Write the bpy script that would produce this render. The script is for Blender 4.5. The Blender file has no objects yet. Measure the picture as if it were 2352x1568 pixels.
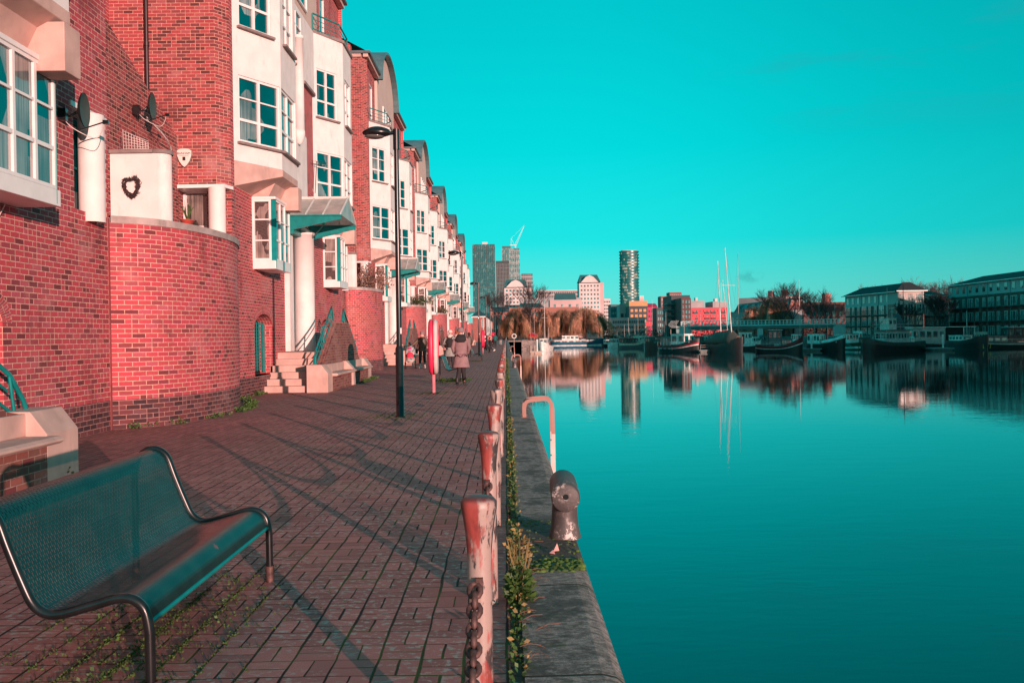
import bpy, bmesh, math, random
from mathutils import Vector, Matrix
S = bpy.context.scene
COL = S.collection
R = math.radians
PI = math.pi

# ---------------------------------------------------------------- view geometry
F_PX = 2070.0; EYE = 1.5
ROLL = R(0.8); PITCH = R(-0.415); YAW = R(0.36)
def ray(u, v):
    x = u-1176; y = 784-v
    c, s = math.cos(-ROLL), math.sin(-ROLL)
    x, y = x*c-y*s, x*s+y*c
    d = [x/F_PX, 1., y/F_PX]
    c, s = math.cos(PITCH), math.sin(PITCH)
    d = [d[0], d[1]*c-d[2]*s, d[1]*s+d[2]*c]
    c, s = math.cos(-YAW), math.sin(-YAW)
    return Vector((d[0]*c-d[1]*s, d[0]*s+d[1]*c, d[2]))
def at(u, v, Y):                      # the point seen at photo position (u,v) at distance Y
    d = ray(u, v); return Vector((0, 0, EYE))+d*(Y/d[1])
def gp(u, v, z=0.0):                  # the point of level z seen at photo position (u,v)
    d = ray(u, v); return Vector((0, 0, EYE))+d*((z-EYE)/d[2])

# ---------------------------------------------------------------- node helpers
class NT:
    def __init__(s, tree): s.t = tree
    def n(s, ty, **kw):
        nd = s.t.nodes.new(ty)
        for k, v in kw.items():
            if k.startswith('i_'):
                key = k[2:]
                key = int(key) if key.isdigit() else key.replace('_', ' ')
                s.put(nd.inputs[key], v)
            else: setattr(nd, k, v)
        return nd
    def put(s, sock, v):
        if isinstance(v, bpy.types.NodeSocket): s.t.links.new(v, sock)
        elif v is not None:
            if isinstance(v, (tuple, list)) and len(v) == 3 and sock.type == 'RGBA': v = (*v, 1)
            sock.default_value = v
    def m(s, op, a, b=None, c=None, clamp=False):
        nd = s.t.nodes.new('ShaderNodeMath'); nd.operation = op; nd.use_clamp = clamp
        s.put(nd.inputs[0], a)
        if b is not None: s.put(nd.inputs[1], b)
        if c is not None: s.put(nd.inputs[2], c)
        return nd.outputs[0]
    def mix(s, f, a, b, mode='MIX'):
        nd = s.t.nodes.new('ShaderNodeMix'); nd.data_type = 'RGBA'; nd.blend_type = mode
        s.put(nd.inputs[0], f); s.put(nd.inputs[6], a); s.put(nd.inputs[7], b)
        return nd.outputs[2]
    def ss(s, v, a, b, lo=0., hi=1.):
        nd = s.t.nodes.new('ShaderNodeMapRange'); nd.interpolation_type = 'SMOOTHSTEP'
        s.put(nd.inputs[0], v); s.put(nd.inputs[1], a); s.put(nd.inputs[2], b); s.put(nd.inputs[3], lo); s.put(nd.inputs[4], hi)
        return nd.outputs[0]
    def noise(s, vec, scale, detail=3, rough=.55, out=0):
        nd = s.t.nodes.new('ShaderNodeTexNoise')
        if vec is not None: s.put(nd.inputs['Vector'], vec)
        nd.inputs['Scale'].default_value = scale; nd.inputs['Detail'].default_value = detail; nd.inputs['Roughness'].default_value = rough
        return nd.outputs[out]
    def vmul(s, vec, v):
        nd = s.t.nodes.new('ShaderNodeVectorMath'); nd.operation = 'MULTIPLY'; s.put(nd.inputs[0], vec); nd.inputs[1].default_value = v
        return nd.outputs[0]
def newmat(name):
    m = bpy.data.materials.new(name); m.use_nodes = True
    t = m.node_tree; b = t.nodes['Principled BSDF']
    return m, NT(t), b
def obco(N): return N.n('ShaderNodeTexCoord').outputs['Object']
def M(name, c, rough=.6, metal=0., var=.18, scale=3., bump=0., bscale=60., spec=.5, dirt=0., dirtc=(.1, .09, .08), coat=0.):
    m, N, b = newmat(name)
    co = obco(N)
    nz = N.noise(co, scale, 5)
    lo = tuple(x*(1-var) for x in c); hi = tuple(min(1, x*(1+var)) for x in c)
    col = N.mix(N.ss(nz, .3, .7), lo, hi)
    if dirt > 0:
        d = N.noise(N.vmul(co, (1, 1, .35)), scale*1.7, 6, .65)
        col = N.mix(N.ss(d, .52, .75, 0, dirt), col, dirtc)
    N.put(b.inputs['Base Color'], col)
    b.inputs['Roughness'].default_value = rough; b.inputs['Metallic'].default_value = metal
    b.inputs['Specular IOR Level'].default_value = spec
    if coat: b.inputs['Coat Weight'].default_value = coat
    if bump:
        bp = N.n('ShaderNodeBump', i_Strength=.6, i_Distance=bump); N.put(bp.inputs['Height'], N.noise(co, bscale, 4, .6))
        N.put(b.inputs['Normal'], bp.outputs[0])
    return m

# ---------------------------------------------------------------- mesh builder
class MB:
    def __init__(s): s.v = []; s.f = []; s.uv = []; s.sm = []; s.mi = []; s.cur = 0
    def add(s, pts, faces, uvs=None, smooth=False):
        o = len(s.v); s.v += [tuple(p) for p in pts]
        for k, f in enumerate(faces):
            s.f.append([o+i for i in f]); s.sm.append(smooth); s.mi.append(s.cur)
            s.uv.append(uvs[k] if uvs else None)
        return s
    def quad(s, a, b, c, d, uv=None): return s.add([a, b, c, d], [(0, 1, 2, 3)], [uv] if uv else None)
    def box(s, x0, x1, y0, y1, z0, z1):
        p = [(x, y, z) for z in (z0, z1) for y in (y0, y1) for x in (x0, x1)]
        return s.add(p, [(0, 2, 3, 1), (4, 5, 7, 6), (0, 1, 5, 4), (1, 3, 7, 5), (3, 2, 6, 7), (2, 0, 4, 6)])
    def obox(s, c, ax, ay, az):       # oriented box: centre and three half-vectors
        c, ax, ay, az = map(Vector, (c, ax, ay, az))
        p = [c+ax*i+ay*j+az*k for k in (-1, 1) for j in (-1, 1) for i in (-1, 1)]
        return s.add(p, [(0, 2, 3, 1), (4, 5, 7, 6), (0, 1, 5, 4), (1, 3, 7, 5), (3, 2, 6, 7), (2, 0, 4, 6)])
    def bar(s, a, b, w, h=None):
        a, b = Vector(a), Vector(b); d = b-a
        if d.length < 1e-6: return s
        h = h or w; up = Vector((0, 0, 1)) if abs(d.normalized().z) < .95 else Vector((0, 1, 0))
        sx = d.cross(up).normalized(); sy = sx.cross(d).normalized()
        return s.obox((a+b)/2, sx*w/2, d/2, sy*h/2)
    def prism(s, poly, z0, z1, cap=True):   # poly in xy, counter-clockwise
        n = len(poly); p = [(x, y, z0) for x, y in poly]+[(x, y, z1) for x, y in poly]
        f = [(i, (i+1) % n, n+(i+1) % n, n+i) for i in range(n)]
        if cap: f += [tuple(range(n-1, -1, -1)), tuple(range(n, 2*n))]
        return s.add(p, f)
    def extr(s, poly, y0, y1, axis='y'):     # poly of (a,z) pairs pushed along an axis
        n = len(poly)
        if axis == 'y': p = [(a, y0, z) for a, z in poly]+[(a, y1, z) for a, z in poly]
        else: p = [(y0, a, z) for a, z in poly]+[(y1, a, z) for a, z in poly]
        return s.add(p, [(i, (i+1) % n, n+(i+1) % n, n+i) for i in range(n)]+[tuple(range(n-1, -1, -1)), tuple(range(n, 2*n))])
    def tube(s, pts, r, seg=8, caps=True, smooth=True):
        pts = [Vector(p) for p in pts]; n = len(pts)
        rs = r if isinstance(r, (list, tuple)) else [r]*n
        o = []; prev = None
        for i, p in enumerate(pts):
            t = (pts[min(i+1, n-1)]-pts[max(i-1, 0)])
            t = t.normalized() if t.length > 1e-9 else Vector((0, 0, 1))
            if prev is None:
                up = Vector((0, 0, 1)) if abs(t.z) < .9 else Vector((1, 0, 0)); a = t.cross(up).normalized()
            else:
                a = prev-t*prev.dot(t); a = a.normalized() if a.length > 1e-6 else t.cross(Vector((0, 1, 0))).normalized()
            prev = a; b = t.cross(a)
            for k in range(seg):
                th = 2*PI*k/seg; o.append(p+(a*math.cos(th)+b*math.sin(th))*rs[i])
        f = []
        for i in range(n-1):
            for k in range(seg):
                f.append((i*seg+k, i*seg+(k+1) % seg, (i+1)*seg+(k+1) % seg, (i+1)*seg+k))
        s.add(o, f, smooth=smooth)
        if caps:
            s.add(o[:seg], [tuple(range(seg-1, -1, -1))]); s.add(o[-seg:], [tuple(range(seg))])
        return s
    def lathe(s, prof, c=(0, 0, 0), seg=20, a0=0, a1=2*PI, sx=1, sy=1, smooth=True):   # prof (r,z)
        full = abs(a1-a0-2*PI) < 1e-6; m = seg if full else seg+1
        o = []
        for r, z in prof:
            for k in range(m):
                th = a0+(a1-a0)*k/seg; o.append((c[0]+r*math.cos(th)*sx, c[1]+r*math.sin(th)*sy, c[2]+z))
        f = []; uv = []
        for i in range(len(prof)-1):
            for k in range(seg):
                k2 = (k+1) % m; f.append((i*m+k, i*m+k2, (i+1)*m+k2, (i+1)*m+k))
        return s.add(o, f, smooth=smooth)
    def ball(s, c, rx, ry=None, rz=None, seg=14, rings=8):
        ry = ry or rx; rz = rz or rx
        prof = [(math.sin(PI*i/rings), -math.cos(PI*i/rings)) for i in range(rings+1)]
        o = []; f = []
        for r, z in prof:
            for k in range(seg):
                th = 2*PI*k/seg; o.append((c[0]+r*math.cos(th)*rx, c[1]+r*math.sin(th)*ry, c[2]+z*rz))
        for i in range(rings):
            for k in range(seg):
                f.append((i*seg+k, i*seg+(k+1) % seg, (i+1)*seg+(k+1) % seg, (i+1)*seg+k))
        return s.add(o, f, smooth=True)
    def loft(s, rings, smooth=True, caps=True):
        n = len(rings[0]); o = [p for r in rings for p in r]; f = []
        for i in range(len(rings)-1):
            for k in range(n): f.append((i*n+k, i*n+(k+1) % n, (i+1)*n+(k+1) % n, (i+1)*n+k))
        s.add(o, f, smooth=smooth)
        if caps: s.add(rings[0], [tuple(range(n-1, -1, -1))]); s.add(rings[-1], [tuple(range(n))])
        return s
    def build(s, name, mat, parent=None, loc=None, bevel=0, rot=0, norm=True, weld=False):
        me = bpy.data.meshes.new(name); me.from_pydata(s.v, [], s.f); 
        mats = mat if isinstance(mat, (list, tuple)) else [mat]
        for mm in mats: me.materials.append(mm)
        me.polygons.foreach_set('use_smooth', s.sm)
        if len(mats) > 1: me.polygons.foreach_set('material_index', s.mi)
        if norm or weld:
            bm = bmesh.new(); bm.from_mesh(me)
            if weld: bmesh.ops.remove_doubles(bm, verts=bm.verts, dist=1e-4)
            if norm: bmesh.ops.recalc_face_normals(bm, faces=bm.faces)
            bm.to_mesh(me); bm.free()
        if not weld:
            ul = me.uv_layers.new(name='UVMap'); 
            for p, uv in zip(me.polygons, s.uv):
                nrm = p.normal
                if uv is not None:
                    # match by vertex
                    base = min(p.vertices); 
                    for li, vi in zip(p.loop_indices, p.vertices): ul.data[li].uv = uv[vi-base]
                    continue
                if abs(nrm.z) > .7:
                    for li, vi in zip(p.loop_indices, p.vertices):
                        c = me.vertices[vi].co; ul.data[li].uv = (c.y, c.x)
                else:
                    t = Vector((-nrm.y, nrm.x, 0)); t.normalize()
                    for li, vi in zip(p.loop_indices, p.vertices):
                        c = me.vertices[vi].co; ul.data[li].uv = (c.x*t.x+c.y*t.y, c.z)
        ob = bpy.data.objects.new(name, me); COL.objects.link(ob)
        if parent: ob.parent = parent
        if loc is not None: ob.location = loc
        if rot: ob.rotation_euler = (0, 0, rot)
        if bevel:
            bv = ob.modifiers.new('Bevel', 'BEVEL'); bv.width = bevel; bv.segments = 2; bv.limit_method = 'ANGLE'; bv.angle_limit = R(40)
        return ob

def tag(o, label=None, cat=None, group=None, kind=None):
    if label: o['label'] = label
    if cat: o['category'] = cat
    if group: o['group'] = group
    if kind: o['kind'] = kind
    return o
def thing(name, label, cat, loc=(0, 0, 0), rz=0., group=None):
    o = bpy.data.objects.new(name, None); COL.objects.link(o); o.empty_display_size = .3
    o.location = loc; o.rotation_euler = (0, 0, rz)
    return tag(o, label, cat, group)
KIDS = {}
def copy_tree(o, label=None, loc=None, rz=None, parent=None, skip=()):
    c = o.copy(); COL.objects.link(c)
    if parent is not None: c.parent = parent
    if label: c['label'] = label
    if loc is not None: c.location = loc
    if rz is not None: c.rotation_euler = (0, 0, rz)
    for ch in kids(o):
        if ch.name.split('.')[0] in skip: continue
        copy_tree(ch, parent=c, skip=skip)
    return c
def kids(o):
    return [x for x in COL.objects if x.parent == o]

# panel: a wall face in the plane O + u*U + z, from u=0..w, with openings (u0,u1,z0,z1,rise); reveals go back by depth
def panel(mb, O, U, w, z0, z1, ops=(), depth=.1, u_off=0., back=None):
    O = Vector((O[0], O[1], 0)); U = Vector((U[0], U[1], 0)).normalized(); Nn = Vector((U.y, -U.x, 0))   # outward normal
    P = lambda u, z, d=0: tuple(O+U*u+Vector((0, 0, z))-Nn*d)
    def q(ua, ub, za, zb):
        if ub-ua < 1e-4 or zb-za < 1e-4: return
        mb.quad(P(ua, za), P(ub, za), P(ub, zb), P(ua, zb), [(ua+u_off, za), (ub+u_off, za), (ub+u_off, zb), (ua+u_off, zb)])
    us = sorted({0., w}|{o[0] for o in ops}|{o[1] for o in ops})
    for ua, ub in zip(us[:-1], us[1:]):
        mid = (ua+ub)/2
        cols = sorted([o for o in ops if o[0] <= mid <= o[1]], key=lambda o: o[2])
        z = z0
        for o in cols:
            q(ua, ub, z, o[2])
            rise = o[4] if len(o) > 4 else 0
            z = o[3]
            if rise:
                cx = (o[0]+o[1])/2; hw = (o[1]-o[0])/2; n = 10; zs = o[3]
                pts = [(cx-hw*math.cos(PI*i/n), zs+rise*math.sin(PI*i/n)) for i in range(n+1)]
                for (a, za), (b, zb) in zip(pts[:-1], pts[1:]):
                    mb.quad(P(a, za), P(b, zb), P(b, zs+rise+.001), P(a, zs+rise+.001), [(a+u_off, za), (b+u_off, zb), (b+u_off, zs+rise), (a+u_off, zs+rise)])
                    mb.quad(P(a, za), P(a, za, depth), P(b, zb, depth), P(b, zb))
                z = zs+rise+.001
        q(ua, ub, z, z1)
    for o in ops:
        rise = o[4] if len(o) > 4 else 0
        a, b, c, d = o[:4]
        mb.quad(P(a, c), P(a, c, depth), P(a, d, depth), P(a, d)); mb.quad(P(b, c), P(b, d), P(b, d, depth), P(b, c, depth))
        mb.quad(P(a, c), P(b, c), P(b, c, depth), P(a, c, depth))
        if not rise: mb.quad(P(a, d), P(a, d, depth), P(b, d, depth), P(b, d))

# window: white frame with bars and a pane, in plane O + u*U
def window(O, U, w, z0, z1, parent, cols=2, rows=(.36, .64, 1), fw=.06, bar=.035, inset=.06, fmat=None, pmat=None, name='window', sill=True, thick=.07, heavy=(.36,)):
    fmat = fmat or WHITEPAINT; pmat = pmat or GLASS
    O = Vector((O[0], O[1], 0)); U = Vector((U[0], U[1], 0)).normalized(); Nn = Vector((U.y, -U.x, 0))
    mb = MB(); h = z1-z0
    def bx(u0, u1, a, b, th=thick, d0=inset):
        c = O+U*((u0+u1)/2)-Nn*(d0+th/2)+Vector((0, 0, (a+b)/2))
        mb.obox(c, U*((u1-u0)/2), Nn*(th/2), Vector((0, 0, (b-a)/2)))
    bx(0, fw, z0, z1); bx(w-fw, w, z0, z1); bx(fw, w-fw, z0, z0+fw); bx(fw, w-fw, z1-fw, z1)
    for i in range(1, cols):
        u = w*i/cols; bx(u-fw*.6, u+fw*.6, z0+fw, z1-fw)
    for r in rows[:-1]:
        hb = fw*1.1 if r in heavy else bar
        for i in range(cols):
            ua = w*i/cols+(fw if i == 0 else fw*.6); ub = w*(i+1)/cols-(fw if i == cols-1 else fw*.6)
            bx(ua, ub, z0+h*r-hb/2, z0+h*r+hb/2, thick*.85, inset+.004)
    f = mb.build(name, fmat, parent)
    pb = MB(); c = inset+thick*.7
    a = O-Nn*c
    pb.quad(a+U*fw*.5+Vector((0, 0, z0+fw*.5)), a+U*(w-fw*.5)+Vector((0, 0, z0+fw*.5)), a+U*(w-fw*.5)+Vector((0, 0, z1-fw*.5)), a+U*fw*.5+Vector((0, 0, z1-fw*.5)))
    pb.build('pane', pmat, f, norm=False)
    if sill:
        sb = MB(); c = O+U*(w/2)+Nn*.02+Vector((0, 0, z0-.045)); sb.obox(c, U*(w/2+.06), Nn*.09, Vector((0, 0, .03)))
        sb.build('sill', STONEDARK, f)
    return f
# ---------------------------------------------------------------- materials
def brick_mat(name, base=(.47, .064, .082), mortar=(.80, .43, .36), dark=(.17, .038, .042), darkness=.08, bw=.228, bh=.081, bump=.006, stain=.5, fade=0.):
    m, N, b = newmat(name)
    uv = N.n('ShaderNodeTexCoord').outputs['UV']
    wob = N.noise(uv, 9, 2, out=1)
    off = N.n('ShaderNodeVectorMath', operation='SCALE'); N.put(off.inputs[0], wob); off.inputs[3].default_value = .007
    ad = N.n('ShaderNodeVectorMath', operation='ADD'); N.put(ad.inputs[0], uv); N.put(ad.inputs[1], off.outputs[0])
    sp = N.n('ShaderNodeSeparateXYZ'); N.put(sp.inputs[0], ad.outputs[0])
    row = N.m('FLOOR', N.m('DIVIDE', sp.outputs[1], bh))
    par = N.m('FLOORED_MODULO', row, 2)
    uu = N.m('ADD', N.m('DIVIDE', sp.outputs[0], bw), N.m('MULTIPLY', par, .5))
    colf = N.m('FLOOR', uu); fu = N.m('FRACT', uu)
    fv = N.m('FRACT', N.m('DIVIDE', sp.outputs[1], bh))
    # headers now and then: split some stretchers in two
    cid = N.n('ShaderNodeCombineXYZ'); N.put(cid.inputs[0], colf); N.put(cid.inputs[1], row)
    wn = N.n('ShaderNodeTexWhiteNoise'); wn.noise_dimensions = '2D'; N.put(wn.inputs[0], cid.outputs[0])
    split = N.m('GREATER_THAN', wn.outputs[0], .9)
    half = N.m('GREATER_THAN', fu, .5)
    cid2 = N.n('ShaderNodeCombineXYZ'); N.put(cid2.inputs[0], N.m('ADD', colf, N.m('MULTIPLY', N.m('MULTIPLY', split, half), .37))); N.put(cid2.inputs[1], row); cid2.inputs[2].default_value = 3.3
    wn2 = N.n('ShaderNodeTexWhiteNoise'); wn2.noise_dimensions = '3D'; N.put(wn2.inputs[0], cid2.outputs[0])
    du = N.m('MULTIPLY', N.m('MINIMUM', fu, N.m('SUBTRACT', 1, fu)), bw)
    dm = N.m('MULTIPLY', N.m('ABSOLUTE', N.m('SUBTRACT', fu, .5)), bw)
    dm = N.m('ADD', dm, N.m('MULTIPLY', N.m('SUBTRACT', 1, split), 1))
    dv = N.m('MULTIPLY', N.m('MINIMUM', fv, N.m('SUBTRACT', 1, fv)), bh)
    d = N.m('MINIMUM', N.m('MINIMUM', du, dm), dv)
    mort = N.ss(d, .0052, .0082, 1, 0)
    rnd = wn2.outputs[0]
    cr = N.n('ShaderNodeValToRGB'); N.put(cr.inputs[0], rnd); e = cr.color_ramp; e.interpolation = 'CONSTANT'
    mul = lambda k, g=1.: (base[0]*k, base[1]*k*g, base[2]*k*g, 1)
    e.elements[0].position = 0; e.elements[0].color = (*dark, 1)
    e.elements[1].position = darkness*.5; e.elements[1].color = ((dark[0]+base[0]*.6)/1.8, (dark[1]+base[1])/2, (dark[2]+base[2])/2, 1)
    for p, c in ((darkness, mul(.72, 1.35)), (darkness+.17, mul(1.)), (darkness+.42, mul(1.12)), (.9, mul(1.02, 1.5))):
        x = e.elements.new(min(.99, p)); x.color = c
    n1 = N.noise(uv, 30, 4, .65)
    col = N.mix(N.ss(n1, .3, .75, .0, .35), cr.outputs[0], (base[0]*.55, base[1]*.8, base[2]*.8))
    mc = N.mix(N.ss(N.noise(uv, 14, 3), .3, .7), mortar, tuple(x*.62 for x in mortar))
    col = N.mix(mort, col, mc)
    big = N.noise(uv, .55, 5, .6)
    col = N.mix(N.ss(big, .52, .72, 0, stain), col, tuple((x+y)/2 for x, y in zip(base, (.66, .5, .46))))
    big2 = N.noise(N.vmul(uv, (1.2, .5, 1)), .9, 5, .6)
    col = N.mix(N.ss(big2, .54, .72, 0, stain*1.2), col, (.16, .035, .035))
    if fade: col = N.mix(fade, col, tuple((x*.82+y*.18) for x, y in zip(base, mortar)))
    N.put(b.inputs['Base Color'], col); b.inputs['Roughness'].default_value = .85; b.inputs['Specular IOR Level'].default_value = .25
    bp = N.n('ShaderNodeBump', i_Strength=.8, i_Distance=bump)
    hgt = N.m('ADD', N.m('MULTIPLY', N.m('SUBTRACT', 1, mort), .8), N.m('MULTIPLY', n1, .4))
    N.put(bp.inputs['Height'], hgt); N.put(b.inputs['Normal'], bp.outputs[0])
    return m
BRICK = brick_mat('RedBrick')
BRICKUP = brick_mat('RedBrickUpper', base=(.37, .062, .068), mortar=(.74, .38, .30), darkness=.26, dark=(.11, .035, .035))
BRICKDK = brick_mat('PlinthBrick', base=(.16, .045, .05), mortar=(.42, .22, .2), dark=(.05, .025, .03), darkness=.4)
BRICKFAR = brick_mat('BrickFar', base=(.34, .085, .075), mortar=(.45, .25, .2), bump=.002)
BRICKBR = brick_mat('BrickBrown', base=(.27, .085, .07), mortar=(.42, .24, .2), darkness=.3)
RENDER_ = M('WhiteRender', (.80, .72, .69), .75, var=.06, scale=2.2, bump=.0015, bscale=90, dirt=.5, dirtc=(.54, .45, .42))
WHITEPAINT = M('WhitePaint', (.82, .77, .75), .35, var=.04, scale=4, dirt=.15, dirtc=(.5, .45, .42))
CONC = M('PinkConcrete', (.58, .37, .32), .8, var=.14, scale=2.2, bump=.004, bscale=70, dirt=.35, dirtc=(.26, .17, .15))
CONCG = M('GreyConcrete', (.40, .32, .30), .85, var=.2, scale=3, bump=.003, bscale=50, dirt=.4, dirtc=(.14, .1, .1))
STONEDARK = M('DarkSill', (.24, .18, .17), .8, var=.2, scale=6, bump=.002, bscale=80)
LEAD = M('RoofLead', (.10, .12, .13), .5, var=.2, scale=2)
SLATE = M('Slate', (.05, .055, .06), .6, var=.3, scale=8)
TEAL = M('TealPaint', (.004, .21, .20), .38, var=.15, scale=5, dirt=.12, dirtc=(.02, .08, .08))
BLACKMET = M('BlackMetal', (.012, .012, .013), .28, metal=.2, var=.3, scale=14, spec=.6, coat=.2)
DARKPIPE = M('DarkPipe', (.03, .012, .014), .4, var=.2)
DARKIN = M('DarkInside', (.004, .008, .009), .9, var=.1)  # near-black colour that stands in for the shade inside openings
def glass_mat(name, dark=(.0, .055, .06), light=(.34, .34, .33), amt=.35, scale=1.6, rough=.06):
    m, N, b = newmat(name); co = obco(N)
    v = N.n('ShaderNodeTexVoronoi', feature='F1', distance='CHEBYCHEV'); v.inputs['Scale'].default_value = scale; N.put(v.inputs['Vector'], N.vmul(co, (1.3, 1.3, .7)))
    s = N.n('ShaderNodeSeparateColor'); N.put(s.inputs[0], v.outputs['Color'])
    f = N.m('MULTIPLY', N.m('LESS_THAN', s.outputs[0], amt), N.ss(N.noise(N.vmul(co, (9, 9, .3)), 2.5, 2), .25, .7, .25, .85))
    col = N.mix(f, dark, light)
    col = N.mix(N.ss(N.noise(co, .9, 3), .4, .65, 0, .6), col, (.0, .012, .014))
    N.put(b.inputs['Base Color'], col); b.inputs['Roughness'].default_value = rough; b.inputs['Specular IOR Level'].default_value = 1.0 if rough < .2 else .15
    b.inputs['IOR'].default_value = 1.8
    bp = N.n('ShaderNodeBump', i_Strength=.12, i_Distance=.02); N.put(bp.inputs['Height'], N.noise(co, 1.3, 2)); N.put(b.inputs['Normal'], bp.outputs[0])
    return m
GLASS = glass_mat('WindowGlass')
GLASSROOM = glass_mat('WindowGlassRoom', dark=(.05, .045, .04), light=(.50, .40, .36), amt=.5, scale=3)
GLASSFAR = glass_mat('WindowGlassFar', dark=(.0, .09, .10), light=(.45, .42, .38), amt=.3, scale=.8)
def canopy_mat():
    m, N, b = newmat('CanopyGlass'); co = obco(N)
    col = N.mix(N.ss(N.noise(co, 2.2, 5, .6), .35, .7), (.52, .46, .42), (.30, .30, .27))
    N.put(b.inputs['Base Color'], col); b.inputs['Roughness'].default_value = .35; b.inputs['Transmission Weight'].default_value = .25
    return m
CANOPYG = canopy_mat()

def pave_mat():
    m, N, b = newmat('BlockPaving'); co0 = obco(N)
    wob = N.noise(co0, 2.2, 3, out=1)
    off = N.n('ShaderNodeVectorMath', operation='SCALE'); N.put(off.inputs[0], wob); off.inputs[3].default_value = .03
    ad = N.n('ShaderNodeVectorMath', operation='ADD'); N.put(ad.inputs[0], co0); N.put(ad.inputs[1], off.outputs[0]); co = ad.outputs[0]
    sp = N.n('ShaderNodeSeparateXYZ'); N.put(sp.inputs[0], co)
    q = .2
    cx = N.m('DIVIDE', sp.outputs[0], q); cy = N.m('DIVIDE', sp.outputs[1], q)
    ix = N.m('FLOOR', cx); iy = N.m('FLOOR', cy); fx = N.m('FRACT', cx); fy = N.m('FRACT', cy)
    par = N.m('FLOORED_MODULO', N.m('ADD', ix, iy), 2); npar = N.m('SUBTRACT', 1, par)
    dx = N.m('MULTIPLY', N.m('MINIMUM', fx, N.m('SUBTRACT', 1, fx)), q)
    dy = N.m('MULTIPLY', N.m('MINIMUM', fy, N.m('SUBTRACT', 1, fy)), q)
    dmx = N.m('MULTIPLY', N.m('ABSOLUTE', N.m('SUBTRACT', fx, .5)), q)
    dmy = N.m('MULTIPLY', N.m('ABSOLUTE', N.m('SUBTRACT', fy, .5)), q)
    wid = N.ss(N.noise(co0, 1.7, 3), .3, .7, .7, 1.5)
    j = lambda d, w: N.ss(N.m('DIVIDE', d, wid), w*.5, w*1.35, 1, 0)
    jw = N.m('MAXIMUM', j(dx, .0062), N.m('MULTIPLY', par, j(dmx, .005)))
    jt = N.m('MAXIMUM', j(dy, .0042), N.m('MULTIPLY', npar, j(dmy, .0038)))
    joint = N.m('MAXIMUM', jw, jt)
    sub = N.m('ADD', N.m('MULTIPLY', par, N.m('GREATER_THAN', fx, .5)), N.m('MULTIPLY', npar, N.m('GREATER_THAN', fy, .5)))
    cid = N.n('ShaderNodeCombineXYZ'); N.put(cid.inputs[0], ix); N.put(cid.inputs[1], iy); N.put(cid.inputs[2], sub)
    wn = N.n('ShaderNodeTexWhiteNoise'); wn.noise_dimensions = '3D'; N.put(wn.inputs[0], cid.outputs[0])
    col = N.mix(wn.outputs[0], PAVE_A, PAVE_B)
    fine = N.noise(co0, 260, 3, .7)
    col = N.mix(N.ss(fine, .38, .62, 0, .55), col, tuple(x*.35 for x in PAVE_A))
    col = N.mix(N.ss(N.noise(co0, 330, 2, .6), .66, .74, 0, .5), col, (.5, .4, .38))
    big = N.noise(co0, .5, 5, .6)
    col = N.mix(N.ss(big, .35, .7, 0, .35), col, tuple(x*.55 for x in PAVE_A))
    # pale lichen, mostly near the quay side
    li = N.noise(N.vmul(co0, (22, 30, 1)), 1, 4, .6); li2 = N.noise(co0, 1.1, 3)
    near = N.ss(sp.outputs[0], -4.6, -2.2)
    lf = N.m('MULTIPLY', N.m('MULTIPLY', N.ss(li, .53, .61), N.ss(li2, .34, .52)), near)
    col = N.mix(N.m('MULTIPLY', lf, .75), col, (.46, .42, .38))
    mossn = N.ss(N.noise(co0, .9, 4), .45, .62)
    jc = N.mix(N.m('MULTIPLY', mossn, .8), (.012, .01, .01), (.05, .10, .012))
    col = N.mix(joint, col, jc)
    N.put(b.inputs['Base Color'], col); b.inputs['Roughness'].default_value = .8; b.inputs['Specular IOR Level'].default_value = .3
    bp = N.n('ShaderNodeBump', i_Strength=.7, i_Distance=.006)
    h = N.m('ADD', N.m('SUBTRACT', 1, joint), N.m('ADD', N.m('MULTIPLY', fine, .16), N.m('MULTIPLY', wn.outputs[0], .15)))
    N.put(bp.inputs['Height'], h); N.put(b.inputs['Normal'], bp.outputs[0])
    return m
PAVE_A = (.42, .145, .135); PAVE_B = (.70, .245, .225)
PAVE = pave_mat()

def coping_mat():
    m, N, b = newmat('QuayGranite'); co = obco(N)
    st = N.noise(N.vmul(co, (16, 30, 9)), 1, 7, .75); fine = N.noise(co, 120, 4, .7)
    col = N.mix(N.ss(st, .38, .64), (.17, .13, .12), (.56, .43, .39))
    col = N.mix(N.ss(fine, .4, .65, 0, .6), col, (.08, .065, .06))
    sp = N.n('ShaderNodeSeparateXYZ'); N.put(sp.inputs[0], co)
    zone = N.m('MULTIPLY', N.ss(sp.outputs[1], 5.55, 6.0), N.ss(sp.outputs[1], 7.6, 7.1))
    dirt = N.m('MAXIMUM', N.m('MULTIPLY', zone, .85), N.ss(N.noise(co, 1.6, 7, .75), .50, .60, 0, .75))
    col = N.mix(dirt, col, (.045, .04, .035))
    col = N.mix(N.m('MULTIPLY', N.ss(N.noise(co, 5, 5, .6), .56, .66), .5), col, (.06, .08, .02))
    fy = N.m('FRACT', N.m('DIVIDE', N.m('ADD', sp.outputs[1], .35), 1.42))
    jn = N.ss(N.m('MINIMUM', fy, N.m('SUBTRACT', 1, fy)), .004, .009, 1, 0)
    col = N.mix(jn, col, (.02, .025, .012))
    N.put(b.inputs['Base Color'], col); b.inputs['Roughness'].default_value = .8
    bp = N.n('ShaderNodeBump', i_Strength=.9, i_Distance=.02)
    N.put(bp.inputs['Height'], N.m('ADD', N.m('ADD', st, N.m('MULTIPLY', fine, .25)), N.m('MULTIPLY', jn, -.8))); N.put(b.inputs['Normal'], bp.outputs[0])
    return m
COPING = coping_mat()

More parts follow.
